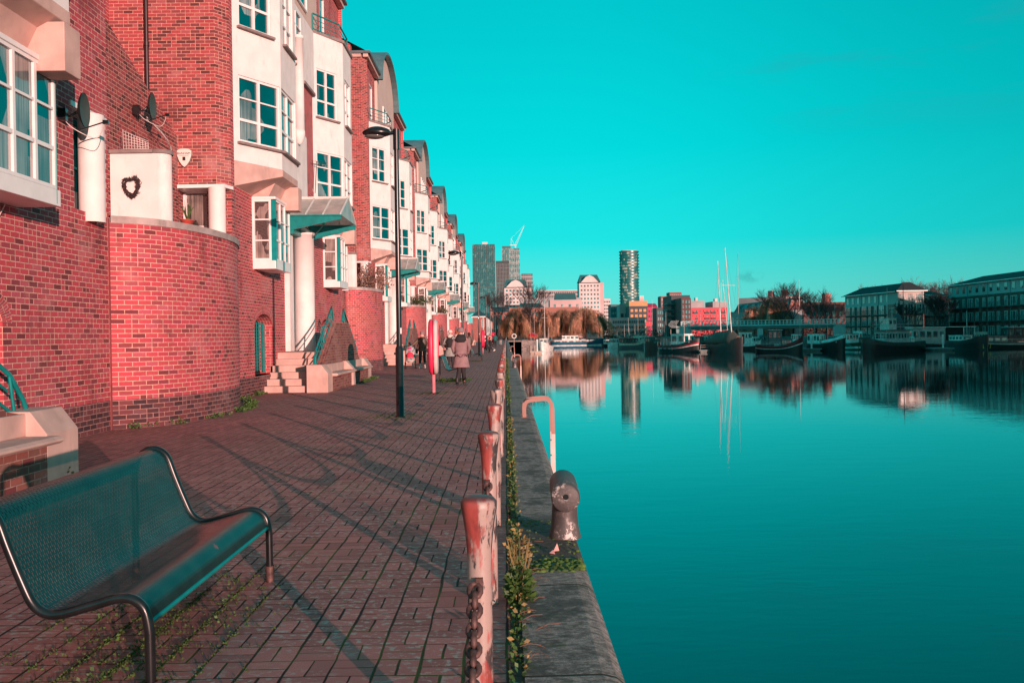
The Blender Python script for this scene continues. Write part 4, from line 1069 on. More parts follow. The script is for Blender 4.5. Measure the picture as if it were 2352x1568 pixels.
for ya, yb, nn, xx in ((15.2, 16.2, 7, -6.55), (17, 18.0, 6, -6.25), (18.4, 20.2, 26, -6.0), (20.4, 21.3, 16, -6.15), (21.5, 24.6, 22, -6.5), (25.4, 27.6, 8, -5.1), (29, 33, 16, -4.72), (36, 47, 26, -6.4), (9.6, 10.2, 8, -5.02)):
    for _ in range(nn):
        y = rg.uniform(ya, yb)
        xs = XF+.02
        if 15.25 < y < 21.7:
            t = (y-15.2)/6.55; xs = XF+1.08*max(0, math.sin(PI*min(1, max(0, t))))**.6+.07
        elif xx > -5.5: xs = xx
        tuft(xs+rg.uniform(0, .06), y, rg.randint(10, 40), rg.uniform(.05, .13), rg.uniform(.05, .16), .045)
tag(m.build('grass_tufts', LEAF, norm=False), 'small green weeds growing at wall feet and around bench legs', 'weeds', kind='stuff')
tag(mm.build('joint_moss', M('JointMoss', (.05, .09, .015), .8, var=.5, scale=15), norm=False), 'bright green moss filling joints of the paving under the benches', 'moss', kind='stuff')
# terrace planting
def bush(label, loc, mat, rad, h, n, s_, twig=True):
    b = thing('terrace_bush', label, 'bush', loc)
    m = MB()
    for _ in range(9): c = (rg.uniform(-rad*.6, rad*.6)*.5, rg.uniform(-rad, rad), rg.uniform(0, h*.3)); leaves(m, c, n//9, rad*.55, h*rg.uniform(.5, 1), s_, rg)
    m.build('foliage', mat, b, norm=False)
    m = MB()
    for _ in range(30): y = rg.uniform(-rad, rad); m.tube([(0, y, 0), (rg.uniform(-.2, .3), y+rg.uniform(-.3, .3), rg.uniform(.5, 1.0)*h)], [.014, .004], 4)
    m.build('stems', RUST, b)
bush('dry brown shrub spilling over the second curved terrace wall', (XF+.25, 42.6, 3.6), M('DryShrub', (.28, .15, .11), .8, var=.4, scale=5), 1.5, 1.5, 1500, .1)
bush('green planting along the third curved terrace wall', (XF+.3, 63.5, 3.6), M('EvergreenShrub', (.06, .09, .03), .8, var=.4, scale=5), 1.6, .9, 1200, .1)
bush('small potted greenery on the fourth curved terrace wall', (XF+.3, 86.5, 3.6), M('PottedGreen', (.12, .1, .04), .8, var=.4, scale=5), 1.2, .8, 500, .12)
# ---------------------------------------------------------------- people
def skinmesh(name, V_, E_, mat, parent, sub=1):
    me = bpy.data.meshes.new(name); me.from_pydata([v[0] for v in V_], E_, []); me.materials.append(mat)
    o = bpy.data.objects.new(name, me); COL.objects.link(o); o.parent = parent
    sk = o.modifiers.new('Skin', 'SKIN'); sk.use_smooth_shade = True
    for v, d in zip(me.skin_vertices[0].data, V_):
        r = d[1]; v.radius = (r, r) if not isinstance(r, tuple) else r
    me.skin_vertices[0].data[0].use_root = True
    ss_ = o.modifiers.new('Sub', 'SUBSURF'); ss_.levels = sub; ss_.render_levels = sub
    return o
SKIN = M('Skin', (.62, .33, .27), .55, var=.08, scale=9)
def cloth(name, c, rough=.85): return M(name, c, rough, var=.15, scale=7, bump=.004, bscale=35)
def ell(cx, cy, z, rx, ry, n=20, sq=1.0): return [(cx+rx*math.copysign(abs(math.cos(2*PI*k/n))**sq, math.cos(2*PI*k/n)), cy+ry*math.copysign(abs(math.sin(2*PI*k/n))**sq, math.sin(2*PI*k/n)), z) for k in range(n)]
BOOT = cloth('BootLeather', (.03, .022, .022), .5)
def person(label, loc, rz, top, trousers, H=1.68, legs=None, arms=None, hem=.55, hem_w=.25, lean=0., shoes=None, hat=None, hair=None, coat=True, group=None, hands=True, sit=False, collar=None, hairlen=.12, far=False):
    k = H/1.7
    p = thing('person', label, 'person', loc, rz, group)
    z0 = 0.
    hipz = .92 if not sit else .47
    L = lambda z: z-(.45 if sit else 0)
    pel = (0, 0, hipz+.03); bl = lean
    che = (0, bl*.6, L(1.26)); nek = (0, bl*.9, L(1.46)); hd1 = (0, bl*.95+.012, L(1.55)); hd2 = (0, bl+.0, L(1.63))
    legs = legs or [((-.1, .02, .49), (-.1, -.03, .09), (-.11, .12, .03)), ((.1, .02, .49), (.1, -.02, .09), (.11, .12, .03))]
    arms = arms or [((-.24, -.03, L(1.14)), (-.2, .08, L(.93))), ((.24, -.03, L(1.14)), (.2, .08, L(.93)))]
    V_ = [(pel, .10), (che, .115), ((0, bl*.8, L(1.40)), .075), (nek, .05), (hd1, .068), (hd2, .088)]
    E_ = [(0, 1), (1, 2), (2, 3), (3, 4), (4, 5)]
    # nose and chin
    V_ += [((0, bl+.10, L(1.585)), .012)]; E_.append((4, len(V_)-1))
    for s_, (kn, an, to) in zip((-1, 1), legs):
        i = len(V_); V_ += [((s_*.09, 0, hipz-.04), .085), (kn, .05), (an, .032), (to, .03)]; E_ += [(0, i), (i, i+1), (i+1, i+2), (i+2, i+3)]
    for s_, (el, wr) in zip((-1, 1), arms):
        i = len(V_); V_ += [((s_*.17, bl*.8, L(1.39)), .055), (el, .038), (wr, .026)]; E_ += [(2, i), (i, i+1), (i+1, i+2)]
        if hands:
            w = Vector(wr); d = (w-Vector(el)).normalized(); sd = d.cross(Vector((0, 1, .2))).normalized()
            i2 = len(V_); V_.append((tuple(w+d*.06), (.03, .014))); E_.append((i+2, i2))
            if not far:
                for q in range(4):
                    a = w+d*.09+sd*(.012*(q-1.5)*1.3); b = a+d*(.045, .055, .05, .038)[q]+Vector((0, 0, -.01))
                    j = len(V_); V_ += [(tuple(a), .009), (tuple(b), .0075)]; E_ += [(i2, j), (j, j+1)]
                j = len(V_); V_ += [(tuple(w+d*.05+sd*.035), .01), (tuple(w+d*.085+sd*.05), .008)]; E_ += [(i2, j), (j, j+1)]
    V_ = [((v[0][0]*k, v[0][1]*k, v[0][2]*k), v[1]) for v in V_]
    skinmesh('body', V_, E_, SKIN, p, 1)
    # trousers
    T = [(tuple(c*k for c in pel), .125)]; E2 = []
    for s_, (kn, an, to) in zip((-1, 1), legs):
        i = len(T); T += [((s_*.09*k, 0, (hipz-.04)*k), .1), (tuple(c*k for c in kn), .08), (tuple(c*k for c in (an[0], an[1], an[2]+.03)), .056)]; E2 += [(0, i), (i, i+1), (i+1, i+2)]
    skinmesh('trousers', T, E2, trousers, p, 1)
    for s_, (kn, an, to) in zip((-1, 1), legs):
        a, t_ = Vector(an)*k, Vector(to)*k
        m = MB(); d = (t_-a); d.z = 0; d = d.normalized() if d.length > .01 else Vector((0, 1, 0)); sd = Vector((d.y, -d.x, 0))
        rings = []
        base = min(a.z-.08*k, t_.z-.03)
        for f, w, h in ((-.07, .025, .05), (-.06, .04, .09), (0, .045, .11), (.08, .05, .075), (.15, .045, .055), (.19, .02, .03)):
            zb = a.z-.085*k+(t_.z-.03*k-(a.z-.085*k))*max(0, min(1, f/.15)); c = a+d*f
            rings.append([(c.x+sd.x*w*math.cos(q), c.y+sd.y*w*math.cos(q), zb+h*.5+h*.5*math.sin(q)) for q in [2*PI*j/10 for j in range(10)]])
        m.loft(rings); m.tube([a+Vector((0, 0, -.02)), a+Vector((0, 0, .12))], [.047, .055], 10)
        m.build('shoe', shoes or BOOT, p)
    # coat
    m = MB(); R_ = []
    tz = lambda z: L(z)*k
    hz = hem if not sit else .42
    prof = [(hz, hem_w, .17), (max(hz+.02, .8) if not sit else .5, .21, .15), (L(1.02) if not sit else .6, .18, .13), (L(1.2), .2, .14), (L(1.34), .205, .135), (L(1.42), .16, .11), (L(1.475), .075, .07)]
    prof = sorted(prof, key=lambda q: q[0])
    for z, rx, ry in prof: R_.append(ell(0, bl*min(1, max(0, (z-hipz)/.5))*k, z*k, rx*k, ry*k))
    m.loft(R_)
    for s_, (el, wr) in zip((-1, 1), arms):
        sh = Vector((s_*.165, bl*.8, L(1.385))); m.tube([q*k for q in (sh, sh.lerp(Vector(el), .5), Vector(el), Vector(el).lerp(Vector(wr), .5), Vector(wr))], [.072, .064, .056, .05, .045], 12)
    ct = m.build('coat', top, p)
    hc = Vector(hd2)*k
    if hair:
        m = MB(); m.ball((hc.x, hc.y-.018, hc.z+.008), .098, .105, .108, 16, 10)
        m.ball((hc.x, hc.y-.05, hc.z-hairlen*.6), .075, .06, hairlen, 12, 8); m.build('hair', hair, p)
    if hat:
        m = MB(); rr = [ell(hc.x, hc.y-.01, hc.z+z, r, r*1.08) for z, r in ((-.02, .103), (0, .108), (.03, .108), (.035, .1), (.075, .092), (.105, .06), (.118, .0))]
        m.loft(rr); 
        m.build('hat', hat, p)
    if collar:
        m = MB(); m.loft([ell(0, bl*k, L(1.40)*k, .15, .13), ell(0, bl*k-.01, L(1.45)*k, .15, .14), ell(0, bl*k-.015, L(1.52)*k, .115, .12), ell(0, bl*k-.01, L(1.54)*k, .085, .09), ell(0, bl*k, L(1.47)*k, .06, .06)], caps=False); m.build('scarf', collar, p)
    return p
GREYC = cloth('GreyCoat', (.27, .27, .25)); PURC = cloth('MauveCoat', (.27, .16, .165)); BLK = cloth('BlackCloth', (.018, .017, .018)); TIGHT = cloth('DarkTights', (.025, .022, .025))
CREAM = cloth('CreamWool', (.66, .53, .48)); GREYW = cloth('GreyWool', (.26, .19, .19)); OLIVE = cloth('OlivePuffer', (.10, .065, .045), .5)
GINGER = cloth('GingerHair', (.38, .10, .05)); BROWNH = cloth('BrownHair', (.12, .05, .035)); DKHAIR = cloth('DarkHair', (.02, .014, .012)); PINKC = cloth('PinkCoat', (.55, .25, .23)); TEALC = cloth('TealCoat', (.01, .12, .12)); WSHOE = cloth('WhiteShoe', (.75, .62, .58)); DENIM = cloth('DarkJeans', (.03, .04, .05))
wa = gp(1060, 886)
w = person('person in a long mauve hooded coat and grey beanie walking away, closest to the camera', (wa.x, wa.y, 0), R(4), PURC, TIGHT, H=1.70,
           legs=[((-.05, .07, .48), (-.13, -.10, .12), (-.12, .05, .04)), ((.05, .02, .49), (.10, .20, .10), (.12, .34, .05))], arms=[((-.25, -.04, 1.15), (-.2, .1, .98)), ((.25, -.04, 1.15), (.2, .1, .98))], hem=.56, hem_w=.26, hat=GREYW, collar=BLK, hands=False)
m = MB(); m.loft([ell(0, -.13, 1.30, .10, .035), ell(0, -.15, 1.36, .16, .06), ell(0, -.12, 1.45, .15, .08), ell(0, -.08, 1.50, .11, .07)]); m.build('hood', BLK, w)
m = MB(); m.box(-.17, .17, -.155, -.13, .93, .965); m.tube([(-.12, -.165, .97), (-.02, -.185, .87), (.0, -.185, .86), (.12, -.165, .97)], .012, 6); m.build('belt', cloth('MauveBelt', (.2, .11, .12)), w)
wa = gp(1035, 850)
w = person('person in a pale grey coat with cream beanie and black backpack', (wa.x, wa.y, 0), R(2), GREYC, TIGHT, H=1.72, legs=[((-.08, .08, .5), (-.09, -.02, .1), (-.1, .12, .03)), ((.09, -.02, .5), (.12, -.12, .13), (.12, .02, .05))], hem=.60, hem_w=.27, hat=CREAM, collar=CREAM, hands=False,
           arms=[((-.27, -.02, 1.16), (-.2, .12, .98)), ((.27, -.02, 1.16), (.2, .12, .98))])
bp_ = thing('backpack', 'black backpack worn over the pale grey coat', 'backpack', (wa.x, wa.y-.17, 1.0))
m = MB(); m.loft([ell(0, -.02, .0, .12, .07, sq=.7), ell(0, -.03, .04, .155, .1, sq=.7), ell(0, -.03, .22, .15, .1, sq=.7), ell(0, -.01, .36, .11, .075, sq=.8), ell(0, 0, .42, .04, .03)]); m.build('bag', BLK, bp_)
m = MB(); m.loft([ell(0, -.11, .02, .09, .05, sq=.7), ell(0, -.12, .16, .09, .05, sq=.7)]); m.build('pocket', BLK, bp_)
for sg in (-1, 1):
    m = MB(); m.tube([(sg*.05, 0, .38), (sg*.1, .02, .45), (sg*.13, .12, .47), (sg*.14, .26, .4), (sg*.15, .3, .25)], .02, 6); m.build('strap', BLK, bp_)
wa = gp(1052, 843)
w = person('person with ginger hair and a black coat between the two coated walkers', (wa.x, wa.y, 0), R(-12), BLK, TIGHT, H=1.74, legs=[((-.08, -.02, .5), (-.09, -.13, .13), (-.1, .02, .05)), ((.09, .08, .5), (.12, .02, .1), (.12, .16, .03))], hem=.66, hem_w=.24, hair=GINGER, collar=CREAM, hands=False, hairlen=.1)
m = MB(); m.box(-.1, .1, .06, .085, 1.625, 1.65); m.tube([(.095, .08, 1.64), (.1, -.03, 1.65)], .006, 5); m.build('sunglasses', BLK, w)
wa = gp(971, 845)
mum = person('person in an olive quilted jacket with sunglasses pushing a pram', (wa.x, wa.y, 0), R(180), OLIVE, TIGHT, H=1.70, legs=[((-.1, .06, .49), (-.11, .0, .1), (-.12, .13, .03)), ((.1, .1, .5), (.11, .12, .1), (.12, .27, .04))],
             arms=[((-.27, .0, 1.17), (-.2, .06, .98)), ((.30, .05, 1.22), (.50, .16, 1.05))], hem=.80, hem_w=.21, hat=GREYW, hair=BROWNH, shoes=cloth('PinkShoe', (.62, .48, .44)), hairlen=.14)
m = MB()
for sg in (-1, 1): m.tube([(sg*.035, .083, 1.635), (sg*.035, .1, 1.635)], [.03, .028], 12)
m.build('sunglasses', M('MirrorLens', (.8, .75, .8), .05, metal=.9), mum)
m = MB(); m.box(-.022, .022, .094, .1, 1.562, 1.57); m.build('mouth', M('Lips', (.45, .12, .12), .5), mum)
m = MB()
for i in range(9): z = .86+.07*i; m.loft([ell(0, 0, z-.006, .203-.02*(abs(i-4)/6), .148), ell(0, 0, z+.006, .203-.02*(abs(i-4)/6), .148)], caps=False)
m.build('quilting', BLK, mum)
hb = thing('handbag', 'dark shoulder bag hanging at the hip of the pram pusher', 'bag', (wa.x-.27, wa.y-.02, .78)); m = MB(); m.box(-.05, .05, -.13, .13, -.1, .12); m.tube([(0, -.1, .1), (.1, 0, .55), (0, .1, .1)], .01, 5); m.build('pouch', BLK, hb, bevel=.03)
# pram
wp_ = gp(943, 846)
pr = thing('pram', 'pushchair with clear rain cover and patterned foot muff', 'pram', (wp_.x, wp_.y, 0), R(8))
m = MB()
for x in (-.22, .22):
    m.tube([(x, .55, 1.05), (x, .25, .62), (x, -.25, .2)], .016, 6); m.tube([(x, .35, .2), (x, .1, .5)], .014, 6)
m.tube([(-.22, .55, 1.05), (.22, .55, 1.05)], .018, 6); m.tube([(-.22, .35, .2), (.22, .35, .2)], .012, 6); m.build('frame', BLACKMET, pr)
for x in (-.24, .24):
    for y, r in ((-.28, .10), (.36, .14)):
        m = MB(); m.lathe([(r-.03, -.02), (r, -.02), (r, .02), (r-.03, .02), (r-.03, -.02)], (0, 0, 0), 18); o = m.build('wheel', BLK, pr); o.rotation_euler = (0, PI/2, 0); o.location = (x, y, r)
PATM, Np, bpn = newmat('PramPattern'); vo = Np.n('ShaderNodeTexVoronoi'); vo.inputs['Scale'].default_value = 16; Np.put(vo.inputs['Vector'], obco(Np)); cr_ = Np.n('ShaderNodeValToRGB'); sc_ = Np.n('ShaderNodeSeparateColor'); Np.put(sc_.inputs[0], vo.outputs['Color']); Np.put(cr_.inputs[0], sc_.outputs[0])
cr_.color_ramp.interpolation = 'CONSTANT'; cr_.color_ramp.elements[0].color = (.4, .34, .32, 1); cr_.color_ramp.elements[1].position = .72; cr_.color_ramp.elements[1].color = (.5, .06, .08, 1); e_ = cr_.color_ramp.elements.new(.85); e_.color = (.02, .2, .16, 1); Np.put(bpn.inputs['Base Color'], cr_.outputs[0])
m = MB(); m.loft([ell(0, -.34, .28, .12, .05), ell(0, -.36, .36, .2, .1), ell(0, -.22, .5, .21, .13), ell(0, -.05, .56, .18, .1)]); m.build('foot_muff', PATM, pr)
m = MB(); m.loft([ell(0, .05, .5, .2, .2), ell(0, .1, .7, .23, .16), ell(0, .15, .9, .22, .14)]); m.build('seat', BLK, pr)
m = MB(); rr = []
for i in range(8):
    a = R(-10+22*i); rr.append([(.25*math.cos(PI*j/10), .1+.30*math.cos(a)*-1*(.4+.6*math.sin(PI*j/10)), .68+.36*math.sin(a)*math.sin(PI*j/10)+.02) for j in range(11)])
m.add([p for r in rr for p in r], [(i*11+j, i*11+j+1, (i+1)*11+j+1, (i+1)*11+j) for i in range(7) for j in range(10)], smooth=True)
SHINY, Ns, bs_ = newmat('RainCover'); Ns.put(bs_.inputs['Base Color'], Ns.mix(Ns.ss(Ns.noise(obco(Ns), 14, 4, .7), .42, .6), (.75, .7, .68), (.1, .09, .09))); bs_.inputs['Roughness'].default_value = .12; bs_.inputs['Alpha'].default_value = .75
m.build('rain_cover', SHINY, pr, norm=False)
bb = thing('person', 'toddler in a pink hat and red blanket inside the pram', 'person', (wp_.x+.0, wp_.y-.12, .62), R(8))
m = MB(); m.loft([ell(0, 0, -.08, .14, .1), ell(0, .02, .05, .15, .1), ell(0, .04, .15, .1, .08), ell(0, .03, .19, .045, .045), ell(0, .03, .21, .06, .06), ell(0, .03, .26, .085, .085), ell(0, .03, .33, .075, .08), ell(0, .03, .36, .02, .02)]); m.build('body', SKIN, bb)
m = MB(); m.loft([ell(0, .035, .27, .092, .092), ell(0, .035, .32, .09, .09), ell(0, .035, .38, .04, .04), ell(0, .035, .39, .0, .0)]); m.build('hat', M('HotPink', (.85, .03, .2), .8), bb)
m = MB(); m.loft([ell(0, -.03, -.1, .16, .12), ell(0, -.02, .02, .17, .13), ell(0, 0, .1, .15, .11), ell(0, .02, .16, .11, .09)]); m.build('blanket', M('RedBlanket', (.6, .03, .07), .8), bb)
# seated and distant people
SITL = [((-.1, .38, .5), (-.12, .72, .28), (-.13, .86, .30)), ((.1, .40, .48), (.06, .80, .22), (.05, .93, .26))]
SITL2 = [((-.1, .38, .5), (-.1, .42, .1), (-.1, .56, .04)), ((.1, .38, .5), (.1, .36, .1), (.12, .5, .04))]
SA = [((-.24, .05, .72), (-.14, .26, .62)), ((.24, .05, .72), (.14, .26, .62))]
person('person in black on the fourth bench with legs stretched out and white shoes', (-1.85, 77.2, 0), R(-78), BLK, BLK, legs=SITL, arms=SA, sit=True, hair=DKHAIR, shoes=WSHOE, far=True)
person('person in dark clothes seated behind the one with stretched legs', (-1.85, 78.3, 0), R(-90), DENIM, DENIM, legs=SITL2, arms=SA, sit=True, hair=DKHAIR, far=True)
person('person in jeans seated on the farthest bench', (-1.85, 102, 0), R(-90), BLK, DENIM, legs=SITL2, arms=SA, sit=True, hair=DKHAIR, far=True)
person('person in a pink top sitting on the low stone seat by the wall', (-4.75, 69.6, 0), R(-70), PINKC, BLK, legs=SITL2, arms=SA, sit=True, hair=DKHAIR, far=True)
person('person in black standing beside the second lifebuoy housing', (-3.2, 68, 0), R(150), BLK, BLK, hair=DKHAIR, far=True)
person('person in a teal jacket walking away near the far end of the quay', (-1.35, 108, 0), R(0), TEALC, BLK, hem=.85, hem_w=.2, hair=BROWNH, far=True)
person('person in a pink jacket walking beside the teal jacket', (-1.95, 107, 0), R(0), PINKC, DENIM, hem=.85, hem_w=.2, hair=GINGER, far=True)
person('person in a black jacket at the far end of the bollard row', (-.75, 121, 0), R(10), BLK, cloth('PaleTrousers', (.35, .3, .28)), hem=.85, hem_w=.2, hair=DKHAIR, far=True)
person('person in dark coat far along the wall side of the quay', (-3.9, 96, 0), R(160), BLK, DENIM, hem=.6, hair=DKHAIR, far=True)

person('person in a dark parka strolling past the second bench', (-2.9, 57, 0), R(175), BLK, DENIM, hem=.62, hair=BROWNH, far=True)
person('person in an olive jacket beside the third street lamp', (-2.6, 63, 0), R(10), OLIVE, BLK, hem=.8, hem_w=.21, hair=DKHAIR, far=True)
person('person in a grey coat near the wall beyond the pram', (-4.2, 84, 0), R(190), GREYC, BLK, hem=.6, hair=GINGER, far=True)
person('person in black trousers and pale top far down the path centre', (-2.7, 113, 0), R(5), CREAM, BLK, hem=.85, hem_w=.2, hair=DKHAIR, far=True)
person('person in a red jacket, tiny, near the farthest lifebuoy housing', (-2.4, 133, 0), R(180), cloth('RedJacket', (.4, .04, .05)), BLK, hem=.85, hem_w=.2, hair=DKHAIR, far=True)
# ---------------------------------------------------------------- boats
def bm(name, c, r=.5, **k): return M(name, c, r, var=.2, scale=1.2, **k)
HBLK = bm('HullBlack', (.02, .02, .022), .4, dirt=.3, dirtc=(.12, .08, .07)); HGREY = bm('HullGrey', (.10, .12, .12), .5); HWHITE = bm('HullWhite', (.72, .66, .62), .4, dirt=.3, dirtc=(.4, .33, .28))
HGREY2 = bm('TugPale', (.34, .38, .37)); HDG = bm('HullDarkGrey', (.035, .045, .045), .45); HBLUE = bm('HullBlue', (.01, .10, .16), .4); HRED = bm('HullRed', (.45, .02, .035), .4); HMAR = bm('HullMaroon', (.14, .012, .02), .45); HCREAM = bm('HullCream', (.60, .50, .40), .5); HBROWN = bm('HullBrown', (.12, .05, .04), .6, dirt=.4, dirtc=(.05, .03, .03))
HGREEN = bm('HullGreen', (.015, .035, .012), .5); WOODB = bm('MastWood', (.45, .33, .27), .6); CANV = bm('CanvasCover', (.11, .085, .07), .9, bump=.05, bscale=2); DECK = bm('Deck', (.16, .17, .16), .7); BLUECOV = bm('BlueCover', (.01, .12, .17), .7)
ALU = bm('PaleMast', (.70, .62, .58), .35); YELL = bm('YellowMark', (.65, .42, .06), .6); ROPE = bm('Rope', (.35, .3, .27), .8)
PW = {1252: 48, 1327: 126, 1400: 42, 1424: 46, 1450: 72, 1496: 42, 1561: 101, 1662: 84, 1696: 32, 1716: 62, 1789: 107, 1836: 42, 1897: 84, 1955: 40, 1973: 36, 2055: 190, 2165: 165, 2222: 66, 2312: 165, 1222: 45, 1203: 42, 1918: 22, 1882: 22, 1530: 22}
BK = {}
def TZ(b, py):
    px, Y, kz = BK[b.name]; return (at(px, py, Y).z-ZW)/kz
def boat(name, label, cat, px, py, rz, Lb, Bm, fb, mats, bow=.9, stern=.5, fbb=None, sheer=.5, stripe=None, Y=None, group=None):
    p = gp(px, py, ZW) if Y is None else Vector((at(px, py, Y).x, Y, ZW))
    b = thing(name, label, cat, (p.x, p.y, ZW), rz, group)
    k = PW.get(px, 45)*p.y/F_PX/(abs(Lb*math.sin(rz))+abs(Bm*math.cos(rz)))
    b.scale = (k, k, 1.0 if k < 1.15 else k*.9); BK[b.name] = (px, p.y, b.scale[2])
    n = 18; fbb = fbb or fb*1.5; lv = [0, .3, .56, .63, .74, 1.]
    m = MB(); rings = []
    for i in range(n+1):
        t = i/n; y = -Lb/2+Lb*t
        w = 1.
        if t > 1-bow*.5: q = (t-(1-bow*.5))/(bow*.5); w = max(.012, math.sqrt(max(0, 1-q**2.2)))
        if t < stern*.35: q = 1-t/(stern*.35); w = max(.35 if stern < .6 else .05, math.sqrt(max(0, 1-q**2.4)))
        top = fb+(fbb-fb)*max(0, (t-.45)/.55)**2+sheer*.25*max(0, (.35-t)/.35)**2
        ring = []
        for s_ in (-1, 1):
            col = []
            for l in lv:
                fl = .82+.18*min(1, l*1.3); rake = .35*l*max(0, (t-.85)/.15)
                col.append((s_*Bm/2*w*fl, y+rake, -.25+(top+.25)*l))
            ring.append(col)
        rings.append(ring)
    for i in range(n):
        for s_ in (0, 1):
            for j in range(len(lv)-1):
                a, bb_, c, d = rings[i][s_][j], rings[i+1][s_][j], rings[i+1][s_][j+1], rings[i][s_][j+1]
                m.cur = (1 if (stripe and j in stripe[0]) else (2 if (stripe and j in stripe[1]) else 0))
                m.add([a, bb_, c, d], [(0, 1, 2, 3)], smooth=True)
    m.cur = 0
    for i in (0, n):
        for j in range(len(lv)-1): m.add([rings[i][0][j], rings[i][1][j], rings[i][1][j+1], rings[i][0][j+1]], [(0, 1, 2, 3)])
    m.build('hull', mats, b, weld=True)
    m = MB()
    for i in range(n):
        a, c = rings[i][0][-1], rings[i+1][0][-1]; a2, c2 = rings[i][1][-1], rings[i+1][1][-1]
        dz = -.25; m.quad((a[0]*.96, a[1], a[2]+dz), (a2[0]*.96, a2[1], a2[2]+dz), (c2[0]*.96, c2[1], c2[2]+dz), (c[0]*.96, c[1], c[2]+dz))
    m.build('deck', DECK, b)
    return b
def cabin(b, x0, x1, y0, y1, z0, z1, mat, nwy=3, nwx=1, wz=(.35, .8), roof=None, over=.12, name='cabin', taper=.0, gl=None):
    m = MB(); t = taper
    m.add([(x0, y0, z0), (x1, y0, z0), (x1, y1, z0), (x0, y1, z0), (x0+t, y0+t, z1), (x1-t, y0+t, z1), (x1-t, y1-t, z1), (x0+t, y1-t, z1)], [(0, 1, 5, 4), (1, 2, 6, 5), (2, 3, 7, 6), (3, 0, 4, 7), (4, 5, 6, 7), (3, 2, 1, 0)])
    c = m.build(name, mat, b)
    h = z1-z0
    for i in range(nwy):
        a = y0+(y1-y0)*(i+.16)/nwy; e = y0+(y1-y0)*(i+.84)/nwy
        for x, s_ in ((x0, -1), (x1, 1)):
            tt = t*(wz[0]+wz[1])/2
            w = MB(); w.box(min(x-s_*tt-.03, x-s_*tt+.03)+s_*.0, max(x-s_*tt-.03, x-s_*tt+.03), a, e, z0+h*wz[0], z0+h*wz[1]); w.build('window', gl or GLASSFAR, c)
    for i in range(nwx):
        a = x0+(x1-x0)*(i+.14)/nwx; e = x0+(x1-x0)*(i+.86)/nwx
        for y, s_ in ((y0, -1), (y1, 1)):
            tt = t*(wz[0]+wz[1])/2
            w = MB(); w.box(a, e, y-s_*tt-.03, y-s_*tt+.03, z0+h*wz[0], z0+h*wz[1]); w.build('window', gl or GLASSFAR, c)
    m = MB(); m.box(x0-over+t, x1+over-t, y0-over+t, y1+over-t, z1+.005, z1+.09); m.build('roof', roof or mat, c)
    return c
def mast(b, x, y, z0, z1, r=.09, mat=None, lean=(0, 0), spreaders=(), stays=(), top=None):
    m = MB(); m.tube([(x, y, z0), (x+lean[0]*.5, y+lean[1]*.5, (z0+z1)/2), (x+lean[0], y+lean[1], z1)], [r, r*.9, r*.6], 8)
    for f, w in spreaders:
        z = z0+(z1-z0)*f; m.tube([(x+lean[0]*f-w, y, z), (x+lean[0]*f+w, y, z)], .035, 5)
    o = m.build('mast', mat or ALU, b)
    if stays:
        s_ = MB()
        for (sx, sy, sz, f) in stays: s_.tube([(sx, sy, sz), (x+lean[0]*f, y+lean[1]*f, z0+(z1-z0)*f)], .018, 4)
        s_.build('rigging', HBLK, o)
    return o
def rail(b, pts, z0, h, mat=None, r=.02, n=None):
    m = MB(); P = [Vector(p) for p in pts]
    for zz in (h, h*.55): m.tube([p+Vector((0, 0, z0+zz)) for p in P], r, 5, smooth=False)
    for a, c in zip(P[:-1], P[1:]):
        k = max(1, int((c-a).length/1.2))
        for i in range(k+1): q = a.lerp(c, i/k); m.tube([q+Vector((0, 0, z0)), q+Vector((0, 0, z0+h))], r, 4)
    m.build('railing', mat or ALU, b)
def fenders(b, pts, mat=None):
    for p in pts: m = MB(); m.ball(p, .17, .17, .38, 8, 6); m.build('fender', mat or HBLK, b)

# white fishing boat near the quay
b = boat('fishing_boat', 'white fishing boat with bow to the camera, moored right of the quay bollards', 'boat', 1252, 806, R(168), 11, 3.8, 1.15, [HWHITE, HWHITE, HBLUE], fbb=2.3, bow=1.1)
cabin(b, -1.1, 1.1, .2, 2.6, 1.1, 2.9, HWHITE, 1, 2, (.45, .85)); mast(b, 0, .0, 1.0, TZ(b, 689), .08, spreaders=((.62, .9),), stays=((0, 5.5, 2.3, 1), (0, -5, 1.2, 1)))
m = MB(); m.extr([(-1.5, 2.4), (1.5, 2.4), (0, 3.2)], -4.5, -.2); m.build('cover', BLUECOV, b); mast(b, -.6, -3.2, 1.0, 5.6, .05); rail(b, [(-1.4, 3.2, 0), (-.2, 5.6, 0), (1.4, 3.2, 0)], 1.9, .8)
# blue and white dutch barge
b = boat('river_barge', 'long white and blue river cruiser moored broadside below the willows', 'boat', 1327, 788.5, R(-88), 18.4, 4.2, 1.3, [HBLUE, HWHITE, HBLUE], fbb=2.3, stripe=((0,), ()), Y=308)
cabin(b, -1.6, 1.6, -8, 5.5, .9, 1.75, HWHITE, 6, 1, (.3, .75)); c = cabin(b, -1.5, 1.5, -5.5, .2, 1.8, 3.3, HWHITE, 4, 2, (.4, .82), taper=.15); rail(b, [(1.9, -8.5, 0), (1.9, 5.5, 0), (.1, 9, 0)], 1.3, .7)
m = MB(); m.box(-.4, .4, 1.2, 2.6, 1.75, 2.1); m.build('hatch', HWHITE, b); m = MB(); m.tube([(0, -8.6, 1.2), (0, -8.9, 2.8)], .03, 5); m.build('flag_staff', ALU, b)
